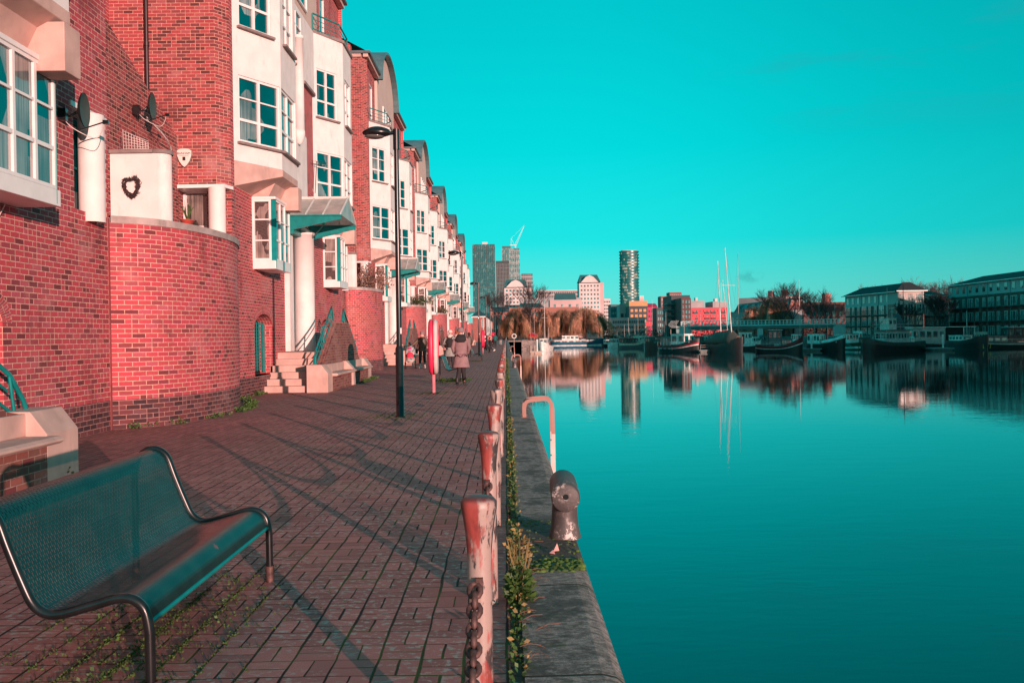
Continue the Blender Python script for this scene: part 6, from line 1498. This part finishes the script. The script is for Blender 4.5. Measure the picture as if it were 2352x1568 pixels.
# long low blocks
o, w, h = block('apartment_block', 'long low gridded block behind the flat roofed brick buildings', 'apartment block', 1236, 1336, 667, 700, 14, GREYW_); grid(o, w, h, 14, 22, 3, DKW, h-9, h-.5, .55, .6)
for j in range(4): m = MB(); m.box(-w/2, w/2, -.6, 0, h-9+3*j-.25, h-9+3*j+.25); m.build('floor_edge', WHW, o)
o, w, h = block('warehouse', 'flat roofed grey sheds below the long gridded block', 'building', 1196, 1336, 684, 480, 20, GREYW_); grid(o, w, h, 20, 9, 1, TGL, h-3.6, h-.6, .3, .6)
o, w, h = block('brick_building', 'low brick flats behind the left willows', 'building', 1128, 1330, 706, 400, 16, fm('FarBrick', (.36, .12, .09))); grid(o, w, h, 16, 22, 3, GLASSFAR, 1, h-1, .35, .5)
o, w, h = block('brick_building', 'flat roofed pink brick building with dark gable left of the lone slab', 'building', 1264, 1338, 688, 440, 14, PINKW); grid(o, w, h, 14, 4, 1, TGL, h-5, h-1.5, .3, .6); gable(o, w*.6, h, 14, 3.4, SLT)
# elliptical tower
pa, pb = at(1424, 770, 1390), at(1470, 770, 1390); zt = at(1446, 577, 1390).z; wd = (pb.x-pa.x)
o = thing('round_tower', 'elliptical teal glass tower with ring balconies, tallest right of centre', 'tower', ((pa.x+pb.x)/2, 1390, 0)); nf = 27
m = MB(); rings = [ell(0, 0, zt*i/nf, wd*.46, wd*.30, 44) for i in range(nf+1)]; m.loft(rings)
ATG = glass_mat('EllipseGlass', dark=(.01, .16, .16), light=(.6, .62, .5), amt=.3, scale=.22, rough=.5); m.build('facade', ATG, o)
for i in range(1, nf+1):
    z = zt*i/nf; tw = .04*math.sin(i*.35)*wd
    m = MB(); m.loft([ell(tw*.3, 0, z-1.9, wd*.5, wd*.33, 44), ell(tw*.3, 0, z-.3, wd*.5, wd*.33, 44)]); m.build('balcony_ring', fm('RingGlass', (.015, .09, .09), .3), o)
m = MB(); m.loft([ell(0, 0, zt, wd*.4, wd*.25, 30), ell(0, 0, zt+1.2, wd*.4, wd*.25, 30)]); m.build('roof_plant', GREYW_, o)
# mid-distance blocks left to right
specs = [('apartment_block', 'slim white gridded block right of the lone slab', 1387, 1403, 686, 640, WHW, 4, 10, DKW), ('apartment_block', 'dark green glazed block with white cap', 1404, 1424, 699, 600, SLT, 5, 6, TGL), ('brick_building', 'plain pink block left of the orange balconies', 1424, 1446, 700, 580, PINKW, 2, 1, DKW), ('apartment_block', 'block with orange top and rows of orange balconies', 1446, 1488, 703, 560, DKW, 4, 5, ORW), ('apartment_block', 'hot pink gabled block beside the orange balconies', 1488, 1510, 705, 560, PKR, 3, 5, DKW), ('apartment_block', 'pale tower sliver behind the orange block', 1470, 1480, 679, 900, WHW, 4, 6, PINKW),
         ('apartment_block', 'low white gridded terrace below the orange block', 1405, 1482, 729, 480, PINKW, 18, 3, DKW), ('apartment_block', 'dark flats with pale roof terraces right of the hot pink block', 1509, 1550, 706, 500, DKW, 8, 4, TGL), ('apartment_block', 'brown gridded tower pair above the dark flats', 1519, 1545, 680, 800, BRW, 6, 8, GREYW_), ('apartment_block', 'taller brown tower stepped behind the first', 1539, 1567, 671, 820, BRW, 6, 8, GREYW_),
         ('apartment_block', 'dark stepped apartment building with teal balconies', 1543, 1586, 678, 300, DKW, 6, 7, TG), ]
for nm, lab, a, b, t, Y, mt, nx, nz, wm in specs:
    o, w, h = block(nm, lab, 'apartment block', a, b, t, Y, 16, mt); grid(o, w, h, 16, nx, nz, wm, 1.0, h-1., .62, .5)
    if wm is ORW: m = MB(); m.box(-w/2, w/2, -.3, 16, h, h+3.2); m.build('top_storey', ORW, o)
    if 'gable' in lab: gable(o, w, h, 16, 2.5, PKR)
    if 'teal balconies' in lab:
        for j in range(6): m = MB(); m.box(-w/2-1.6, -w/2+1.5, -1.2, 8, h*(.08+.14*j), h*(.08+.14*j)+.5); m.build('balcony', SLT, o)
# red brick complex
o, w, h = block('apartment_block', 'bright red apartment building with black balconies behind the masts', 'apartment block', 1586, 1672, 706, 420, 18, REDW)
grid(o, w, h, 18, 10, 5, GLASSFAR, 1.2, h-.4, .26, .42)
for j in range(1, 5):
    for x in (-w*.36, -w*.05, w*.12, w*.38): m = MB(); m.box(x-1.1, x+1.1, -.6, 0, h*j/5-.1, h*j/5+.6); m.build('balcony', DKW, o)
m = MB(); m.box(-w*.5, -w*.1, 1, 17, h, h+3.2); m.build('penthouse', GREYW_, o); m = MB(); m.box(w*.12, w*.5, 1, 17, h, h+2.8); m.build('penthouse', GREYW_, o)
m = MB(); m.box(-w*.32, -w*.26, 3, 6, h+3.2, h+4.8); m.box(w*.2, w*.27, 3, 6, h+2.8, h+4.2); m.build('roof_hut', WHW, o)
o, w, h = block('apartment_block', 'darker red and teal half of the apartment building, left of the bright red part', 'apartment block', 1566, 1588, 684, 288, 18, DBR); grid(o, w, h, 18, 3, 7, TGL, 1.2, h-.4, .5, .6)
o, w, h = block('apartment_block', 'low red front wing before the bright red apartment building', 'apartment block', 1562, 1596, 727, 410, 8, REDW); grid(o, w, h, 8, 4, 2, TGL, 1.2, h-.4, .3, .4)
# long mansard building behind bridge
Y = 285; a = at(1676, 770, Y); b = at(1822, 770, Y-18); 
o = thing('mansard_building', 'long dark building with sloping teal roof and skylights behind the orange willows', 'building', (a.x, Y, -.4), math.atan2(-18, b.x-a.x)); w = math.hypot(b.x-a.x, 18)
z1 = at(1676, 725, Y).z+.4; h = z1+1.2
m = MB(); m.box(0, w, 0, 12, 0, h); m.build('wall', GREYW_, o)
m = MB(); m.add([(2, -.3, h), (w-2, -.3, h), (w-2, 2.6, h+3.6), (2, 2.2, h+2.4), (2, 12, h+2.4), (w-2, 12, h+3.6)], [(0, 1, 2, 3), (3, 2, 5, 4)]); m.build('roof', SLT, o, norm=False)
m = MB(); m.box(0, w*.75, 5, 14, h, h+4.4); m.build('upper_storey', PINKW, o)
for i in range(8): x = 3+w*.11*i; m = MB(); m.obox((x, .9, h+1.55), (.75, 0, 0), (0, .55, .72), (0, -.04, .03)); m.build('skylight', TGL, o)
for i in range(13):
    for j in range(2): m = MB(); m.box(1+w*i/13.5, 1+w*(i+.5)/13.5, -.07, .05, 1.2+3*j, 3.4+3*j); m.build('window', GLASSFAR, o)
for x in (w*.38, w*.6): m = MB(); m.box(x, x+1.4, 8, 9.4, h+4.4, h+6.4); m.build('chimney', BRW, o)
# low dark building with brick stack
o, w, h = block('brick_building', 'low dark building with square brick stack behind the bridge end', 'building', 1800, 1942, 695, 270, 14, DBR); grid(o, w, h, 14, 9, 2, GLASSFAR, 1, h-1.5, .4, .4)
x = at(1911, 770, 270).x-o.location.x; m = MB(); m.box(x-.85, x+.85, 3, 6, h, h+2.9); m.build('stack', fm('StackBrick', (.42, .12, .09)), o); m = MB(); m.box(-w/2, w/2, -.1, 14, h-.6, h+.1); m.build('parapet', fm('StackBrick', (.42, .12, .09)), o)
# apartment buildings at the right
DKSL = fm('DarkSlate', (.025, .025, .028), .9)
def flats(label, px0, y0, px1, y1, ztop, brick, topw, nx, lit=None, floors=3, dpt=11, nm='waterside_flats'):
    A = at(px0, 770, y0); B = at(px1, 770, y1); A.z = B.z = -.4
    d = B-A; w = d.length; o = thing(nm, label, 'apartment block', (A.x, A.y, -.4), math.atan2(d.y, d.x)); h = ztop+.4; ht = h-2.8
    m = MB(); m.box(0, w, 0, dpt, 0, ht); m.build('brick_storeys', brick, o)
    m = MB(); m.box(.05, w-.05, -.06, dpt, ht, h); m.build('top_storey', topw, o)
    m = MB(); v = [(-.6, -.8, h), (w+.6, -.8, h), (w+.6, dpt+.8, h), (-.6, dpt+.8, h), (dpt*.5, dpt*.5, h+2.0), (w-dpt*.3, dpt*.5, h+2.0)]; m.add(v, [(0, 1, 5, 4), (2, 3, 4, 5), (3, 0, 4), (1, 2, 5), (0, 3, 2, 1)]); m.build('roof', DKSL, o)
    m = MB(); m.box(-.65, w+.65, -.86, -.7, h-.12, h+.06); m.build('gutter', HWHITE, o)
    fh = ht/floors
    for i in range(nx):
        x = w*(i+.5)/nx; wide = i % 3 == 0; hw = 1.25 if wide else .62
        for j in range(floors):
            zb = fh*j+.45; zt_ = fh*j+2.45
            m = MB(); m.box(x-hw, x+hw, -.07, .05, zb, zt_); wn = m.build('window', GLASSFAR, o, norm=False)
            m = MB()
            for q in ((x-hw, 0), (x+hw-.09, 0))+(((x-.05, 0),) if not wide else ((x-hw*.4, 0), (x+hw*.4, 0))): m.box(q[0], q[0]+.1, -.12, -.06, zb, zt_)
            m.box(x-hw, x+hw, -.12, -.06, zt_-.1, zt_); m.build('frame', HWHITE, wn, norm=False)
            if j > 0:
                m = MB(); m.box(x-hw-.35, x+hw+.35, -.95, 0, zb-.2, zb-.08)
                m.tube([(x-hw-.35, -.92, zb+.95), (x+hw+.35, -.92, zb+.95)], .03, 4)
                for q in range(9): xx = x-hw-.35+(2*hw+.7)*q/8; m.bar((xx, -.92, zb-.1), (xx, -.92, zb+.95), .025)
                m.build('balcony', fm('BalconyMetal', (.06, .12, .12)), o)
        m = MB(); m.box(x-.55, x+.55, -.12, .0, ht+.7, h-.6); wn = m.build('window', GLASSFAR, o, norm=False)
    for i in range(nx//3+1): x = min(w-.2, w*i*3/nx+.2); m = MB(); m.tube([(x, -.1, 0), (x, -.1, h)], .07, 6); m.build('downpipe', fm('PipeTeal', (.15, .22, .22)), o)
    return o, w, h
TOPW = fm('TopStorey', (.42, .38, .37)); BR1 = brick_mat('FlatsBrick', base=(.17, .06, .05), mortar=(.25, .16, .14), bump=.001); CREAMT = fm('CreamTop', (.46, .36, .33)); BR2 = fm('FlatsBrickLit', (.40, .14, .11))  # FlatsBrickLit: brighter copy of the flats brick, sunlight painted into its colour
flats('dark brick waterside flats with pale top storey, left of the two right hand blocks', 1943, 222, 2062, 196, at(2000, 676, 210).z, BR1, TOPW, 9, dpt=6)
flats('sunlit brick and cream wing joined to the middle waterside flats', 2063, 195.3, 2121, 195.6, at(2090, 668, 196).z, BR2, CREAMT, 3, dpt=5)
flats('lower cream topped wing half hidden by bare trees', 2122, 204, 2180, 214, at(2150, 678, 206).z, BR2, WHITEPAINT, 5)
flats('big dark waterside flats with many balconies filling the right edge', 2180, 216, 2420, 172, at(2330, 642, 190).z, BR1, TOPW, 14)
# the same flats go on beyond the right edge and shade the moorings
oo = thing('waterside_flats', 'row of flats going on past the right edge, throwing its shade over the moored boats', 'apartment block', (103, 160, -.4), math.atan2(-74, -44))
m = MB(); m.box(0, 56, 0, 11, 0, 11.2); m.build('brick_storeys', BR1, oo); m = MB(); m.add([(-.6, -.8, 11.2), (56.6, -.8, 11.2), (56.6, 11.8, 11.2), (-.6, 11.8, 11.2), (5.5, 5.5, 14), (51, 5.5, 14)], [(0, 1, 5, 4), (2, 3, 4, 5), (3, 0, 4), (1, 2, 5), (0, 3, 2, 1)]); m.build('roof', SLATE, oo)
# footbridge
Y0, Y1 = 262, 250; A = at(1565, 770, Y0); B = at(1936, 770, Y1); zd = at(1750, 745, 256).z
d = Vector((B.x-A.x, Y1-Y0, 0)); w = d.length; o = thing('footbridge', 'long pale footbridge with white railings crossing behind the boats', 'bridge', (A.x, Y0, 0), math.atan2(d.y, d.x))
BRG = fm('BridgeSteel', (.34, .42, .41), .5); m = MB(); m.extr([(0, zd-.35), (.4, zd+.05), (3.6, zd+.05), (4, zd-.35), (2.8, zd-1.3), (1.2, zd-1.3)], 2, w-2, 'x'); m.build('deck', BRG, o)
m = MB()
for y in (.2, 3.8):
    for z in (.45, 1.15): m.bar((0, y, zd+z+.05), (w, y, zd+z+.05), .1)
    for i in range(0, 46): x = w*i/45; m.bar((x, y, zd), (x, y, zd+1.25), .12 if i % 2 else .22)
m.build('railing', fm('BridgeWhite', (.6, .62, .6)), o)
for q0, q1, q2 in ((-1.5, 2.5, .2), (w-2.5, w+1, .2), (w*.5-.8, w*.5+.8, 1.2)): m = MB(); m.box(q0, q1, .6, 3.4, -2.4, zd-q2); m.build('pier', BRG, o)
for x0 in (-.5, w+.5):
    m = MB(); s_ = -1 if x0 < 0 else 1
    for k in range(7): f = 1+.5*k; m.tube([(x0+s_*(.35*k), .2, zd-.6), (x0+s_*(.35*k+1.1), .2, zd+.2), (x0+s_*(.35*k+.2), .2, zd+1.5)], .05, 5)
    m.build('end_screen', fm('BridgeWhite', (.6, .62, .6)), o)
A2 = at(1512, 770, 290); m = MB(); m.extr([(0, zd-.6), (.3, zd+.3), (0, zd+.3)], 0, 1, 'x')
o = thing('fence', 'teal mesh fence along the ramp left of the footbridge', 'fence', (A2.x, 282, 0)); m = MB(); wd_ = A.x-A2.x; m.add([(0, 0, -1), (wd_, 0, -1), (wd_, 0, zd+1.1), (0, 0, zd-1.4)], [(0, 1, 2, 3)]); m.build('mesh_panel', fm('FenceTeal', (.04, .16, .15)), o, norm=False); m = MB(); [m.bar((wd_*i/7, -.05, -1), (wd_*i/7, -.05, zd-1.4+2.5*i/7), .1) for i in range(8)]; m.build('post', DKW, o)
# sign on the far bank
p = at(1490, 745, 300); o = thing('sign_board', 'small red sign board above the barges', 'sign', (p.x, 300, -.4)); m = MB(); m.box(-1.1, 1.1, 0, .1, 4.2, 5.6); m.build('board', REDW, o); m = MB(); m.tube([(0, .1, 0), (0, .1, 4.3)], .08, 6); m.build('post', DKW, o)
# ---- end of the left quay
hB = block('brick_house', 'plain brick end house with slate roof and white windows at the end of the terrace', 'house', 1086, 1114, 727, 215, 12, BRICKFAR); o, w, h = hB
hip(o, w, h, 12, 1.8, SLATE); m = MB(); m.box(-w/2-.3, w/2+.3, -.35, -.1, h-.2, h+.1); m.build('gutter', WHITEPAINT, o)
for z0 in (1.2, 3.9):
    window((.7, 0), (1, 0), .6, z0, z0+1.8, o, cols=1, rows=(.3, .6, 1), heavy=(), inset=-.05, sill=False)
m = MB(); m.tube([(w/2-.4, -.1, 0), (w/2-.4, -.1, h)], .07, 6); m.build('downpipe', WHITEPAINT, o)
for i, (xa, xb, y, zt, lab) in enumerate(((-6.4, -4.9, 232, 6.2, 'first small white house beyond the brick end house'), (-6.4, -4.9, 262, 6.2, 'second small white house beyond the brick end house'), (-6.4, -4.9, 296, 6.2, 'farthest small white house at the end of the left quay'))):
    o = thing('white_house', lab, 'house', ((xa+xb)/2, y, -.3)); m = MB(); m.box(-2.4, .75, 0, 20, 1.8, zt+.3); m.build('wall', RENDER_, o); m = MB(); m.box(-2.4, .7, .1, 19.9, 0, 1.8); m.build('brick_base', BRICKFAR, o); gable(o, 2.2, zt+.3, 20, 1.2, SLATE)
    for z0 in (2.6, 4.5): m = MB(); m.box(-.5, .3, -.08, .05, z0, z0+1.2); m.build('window', GLASSFAR, o)
    for q in range(4): m = MB(); m.box(.7, .8, 2+4.5*q, 3.6+4.5*q, 2.6, 4.0); m.build('window', GLASSFAR, o)
o, w, h = block('brick_house', 'brick house with dark archway and white balcony behind the weeping willow', 'house', 1134, 1168, 716, 338, 12, BRICKFAR); grid(o, w, h, 12, 3, 1, GLASSFAR, h-3.2, h-.8, .45, .7); gable(o, w, h, 12, 2, SLATE)
m = MB(); m.box(-w*.3, w*.45, -.1, .1, .3, 3.4); m.build('archway', DARKIN, o); m = MB(); m.box(-w*.25, w*.15, -1.2, 0, 4.2, 5.4); m.build('balcony', WHITEPAINT, o)  # the archway is a near-black slab, its inner shade painted as colour
p = at(1158, 760, 334); o = thing('doorway_frame', 'white square doorframe standing in the dark archway', 'frame', (p.x, 334, -.3)); m = MB(); m.box(-.9, -.7, 0, .2, 0, 3.2); m.box(.7, .9, 0, .2, 0, 3.2); m.box(-.9, .9, 0, .2, 3.2, 3.8); m.build('frame', WHITEPAINT, o)
# parked cars on the far bank
CARM = fm('CarPaint', (.12, .14, .15), .2); 
for i, (px, lab) in enumerate(((1396, 'grey car parked on the far bank left of two'), (1404, 'dark car parked on the far bank right of two'))):
    p = at(px, 765, 345); o = thing('parked_car', lab, 'car', (p.x, 345, -.3)); m = MB(); m.extr([(-2, .35), (2, .35), (2.05, .8), (1.2, .95), (.7, 1.42), (-.9, 1.45), (-1.6, .95), (-2.05, .85)], -.8, .8); m.rotation = 0; m.build('body', CARM, o, bevel=.08)
    for x in (-1.3, 1.3): m = MB(); m.tube([(x, -.85, .33), (x, -.6, .33)], .33, 12, smooth=False); m.build('wheel', HBLK, o)
    m = MB(); m.box(-.8, .6, -.82, -.79, .95, 1.32); m.build('window', GLASSFAR, o)

# ---------------------------------------------------------------- trees
BARK = fm('Bark', (.055, .035, .035), .9); TWIG = fm('TwigBrown', (.085, .05, .05), .9); TWIGL = fm('TwigLit', (.24, .13, .12), .9)  # TwigLit repeats the twig brown with sun put into a lighter colour
WILL = [M('WillowOrange', (.44, .19, .125), .8, var=.45, scale=.5), M('WillowGold', (.34, .19, .08), .8, var=.45, scale=.5)]
def tri(m, a, b, ra, rb):
    d = (b-a); 
    if d.length < 1e-5: return
    d.normalize(); u = d.cross(Vector((.3, 1, .2))).normalized(); v = d.cross(u)
    pts = [a+(u*math.cos(q)+v*math.sin(q))*ra for q in (0, 2.09, 4.19)]+[b+(u*math.cos(q)+v*math.sin(q))*rb for q in (0, 2.09, 4.19)]
    m.add(pts, [(0, 1, 4, 3), (1, 2, 5, 4), (2, 0, 3, 5)])
def grow(m, mt, p, d, L_, r, lev, rg_, spread=.6, minr=.03):
    n = 3; q = p
    for i in range(n):
        d = (d+Vector((rg_.gauss(0, .12), rg_.gauss(0, .12), rg_.gauss(.04, .06)))).normalized(); q2 = q+d*(L_/n)
        tri(m if lev > 2 else mt, q, q2, max(minr, r*(1-.25*i/n)), max(minr, r*(1-.25*(i+1)/n))); q = q2
        if lev > 0 and i > 0:
            for _ in range(2):
                a = rg_.uniform(0, 2*PI); side_ = Vector((math.cos(a), math.sin(a), rg_.uniform(-.1, .5))); grow(m, mt, q, (d+side_*spread*rg_.uniform(.6, 1.3)).normalized(), L_*rg_.uniform(.55, .8), r*.55, lev-1, rg_, spread, minr)
def bare_tree(label, px, Y, z0, H_, seed, lev=4, twig=TWIG, spread=.6, minr=.035, group=None):
    p = at(px, 770, Y); o = thing('bare_tree', label, 'tree', (p.x, Y, z0), group=group); rg_ = random.Random(seed)
    m, mt = MB(), MB(); tr = MB(); tr.tube([(0, 0, -.2), (rg_.uniform(-.1, .1), 0, H_*.15), (rg_.uniform(-.2, .2), 0, H_*.32)], [H_*.022, H_*.017, H_*.013], 7)
    tr.build('trunk', BARK, o)
    for k in range(4): a = 2*PI*k/4+rg_.uniform(-.4, .4); grow(m, mt, Vector((0, 0, H_*.3)), Vector((math.cos(a)*.55, math.sin(a)*.55, 1)).normalized(), H_*.28, H_*.010, lev, rg_, spread, minr)
    zm = max(v[2] for q_ in (m, mt) for v in q_.v); k_ = H_/zm
    for q_ in (m, mt): q_.v = [(v[0]*k_, v[1]*k_, v[2] if v[2] < H_*.3 else H_*.3+(v[2]-H_*.3)*(H_*.7)/(zm-H_*.3)) for v in q_.v]
    m.build('limbs', BARK, o, norm=False); mt.build('twigs', twig, o, norm=False)
def willow(label, px, Y, z0, H_, W_, seed, nst=900, wdt=.11, group=None, gold=.3):
    p = at(px, 770, Y); o = thing('weeping_willow', label, 'tree', (p.x, Y, z0), group=group); rg_ = random.Random(seed)
    tr = MB(); tr.tube([(0, 0, -.2), (.2, 0, H_*.25), (0, 0, H_*.5)], [H_*.04, H_*.032, H_*.02], 8)
    for k in range(9): a = 2*PI*k/9; tr.tube([(0, 0, H_*.4), (math.cos(a)*W_*.2, math.sin(a)*W_*.2, H_*.72), (math.cos(a)*W_*.38, math.sin(a)*W_*.38, H_*.82)], [H_*.016, H_*.011, H_*.005], 5)
    tr.build('trunk', BARK, o)
    ms = [MB(), MB()]
    for i in range(nst):
        a = rg_.uniform(0, 2*PI); r = rg_.random()**.55; cl = 1+.16*math.sin(a*5+seed)+.1*math.sin(a*11)
        x, y = math.cos(a)*r*W_/2*cl, math.sin(a)*r*W_/2*cl; ztop = H_*(1-.55*r**2.4)*rg_.uniform(.84, 1.03)+.3*math.sin(a*7)
        ln = min(ztop-.2, ztop*rg_.uniform(.45, 1.0)*(.5+.5*r)); q = Vector((x*.85, y*.85, ztop)); out = Vector((math.cos(a), math.sin(a), 0))
        m = ms[1 if rg_.random() < gold else 0]; wd2 = wdt*rg_.uniform(.5, 1.2)
        pts = [q, q+out*W_*.03+Vector((0, 0, -ln*.15)), q+out*W_*.05+Vector((rg_.gauss(0, .12), 0, -ln*.6)), q+out*W_*.05+Vector((rg_.gauss(0, .2), 0, -ln))]
        for s0_, s1_, k in ((0, 1, 1), (1, 2, .9), (2, 3, .6)):
            u = Vector((math.cos(a*3), math.sin(a*3), 0))*wd2*k/2; m.add([pts[s0_]-u, pts[s0_]+u, pts[s1_]+u*.7, pts[s1_]-u*.7], [(0, 1, 2, 3)])
        if i % 3 == 0: tri(ms[0], q, q+Vector((rg_.gauss(0, .8), rg_.gauss(0, .8), rg_.uniform(.2, .9))), wd2*.4, .02)
    ms[0].build('crown', WILL[0], o, norm=False); ms[1].build('golden_strands', WILL[1], o, norm=False)
zf = lambda px, py, Y: at(px, py, Y).z+.3
willow('large orange weeping willow left of the long cruiser', 1345, 338, -.3, zf(1345, 709, 338), 19, 1, 3600, .14)
willow('weeping willow joined to the left side of the largest one', 1296, 340, -.3, zf(1296, 712, 340), 16, 2, 3600, .14)
willow('dense golden weeping willow in front of the archway house', 1192, 318, -.3, zf(1192, 708, 318), 14, 3, 3600, .13, gold=.45)
willow('narrow willow between the golden one and the white boat mast', 1252, 338, -.3, zf(1252, 712, 338), 10, 4, 1500, .13)
willow('round orange willow behind the footbridge railing', 1778, 268, -.3, zf(1778, 684, 268), 11.5, 5, 2200, .11, gold=.05)
willow('smaller orange willow left of the round one behind the footbridge', 1730, 270, -.3, zf(1730, 705, 270), 7.5, 6, 1100, .11, gold=.05)
bare_tree('dark bare tree just left of the pink slab block', 1146, 300, -.3, zf(1146, 660, 300), 11, 4, TWIG, minr=.026)
bare_tree('tall bare tree in front of the pink slab block right edge', 1216, 320, -.3, zf(1216, 640, 320), 12, 4, TWIG, minr=.03, spread=.45)
bare_tree('bare tree with reddish twigs between the two willows', 1226, 300, -.3, zf(1226, 690, 300), 13, 4, TWIG, minr=.026)
bare_tree('tall bare tree above the round orange willow', 1800, 262, -.3, zf(1806, 638, 262), 14, 4, TWIG, minr=.022)
bare_tree('second bare tree close beside the tall one above the willow', 1822, 258, -.3, zf(1822, 645, 258), 15, 4, TWIG, minr=.022)
bare_tree('small bare tree above the low dark building', 1876, 255, -.3, zf(1876, 657, 255), 16, 4, TWIG, minr=.02)
bare_tree('faint small tree before the square brick stack', 1898, 255, -.3, zf(1898, 675, 255), 17, 3, TWIG, minr=.02)
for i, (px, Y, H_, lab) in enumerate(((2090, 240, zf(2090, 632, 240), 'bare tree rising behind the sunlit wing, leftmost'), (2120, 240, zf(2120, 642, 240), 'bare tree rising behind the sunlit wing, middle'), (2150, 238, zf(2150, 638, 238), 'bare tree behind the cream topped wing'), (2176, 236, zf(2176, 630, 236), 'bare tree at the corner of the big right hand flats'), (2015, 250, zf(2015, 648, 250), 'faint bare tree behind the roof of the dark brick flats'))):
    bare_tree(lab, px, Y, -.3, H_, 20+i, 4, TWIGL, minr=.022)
bare_tree('dark bare tree before the lower cream topped wing', 2150, 192, -.1, 9.5, 31, 4, BARK, minr=.026)
bare_tree('dark bare tree before the sunlit wing corner', 2078, 190, -.1, 8, 32, 4, BARK, minr=.026)
bare_tree('dark bare tree hugging the corner of the right hand flats', 2172, 190, -.1, 9, 33, 4, BARK, minr=.026)
# scrub along the far bank
m = MB(); rg7 = random.Random(7)
for i in range(5200):
    t = rg7.random(); px = 1400+t*540; Y = 300-t*36+rg7.uniform(-3, 3); p = at(px, 770, Y); z = -.3+rg7.random()**1.4*(2.6+1.8*math.sin(px*.05)**2)
    s_ = rg7.uniform(.2, .5); a = rg7.uniform(0, PI); m.add([(p.x, Y, z), (p.x+s_*math.cos(a), Y+s_*math.sin(a), z+s_*.3), (p.x+s_*.4*math.cos(a), Y, z+s_)], [(0, 1, 2)])
tag(m.build('bank_scrub', fm('DarkScrub', (.05, .05, .03), .9), norm=False), 'dark scrub and undergrowth along the far bank behind the boats', 'scrub', kind='stuff')
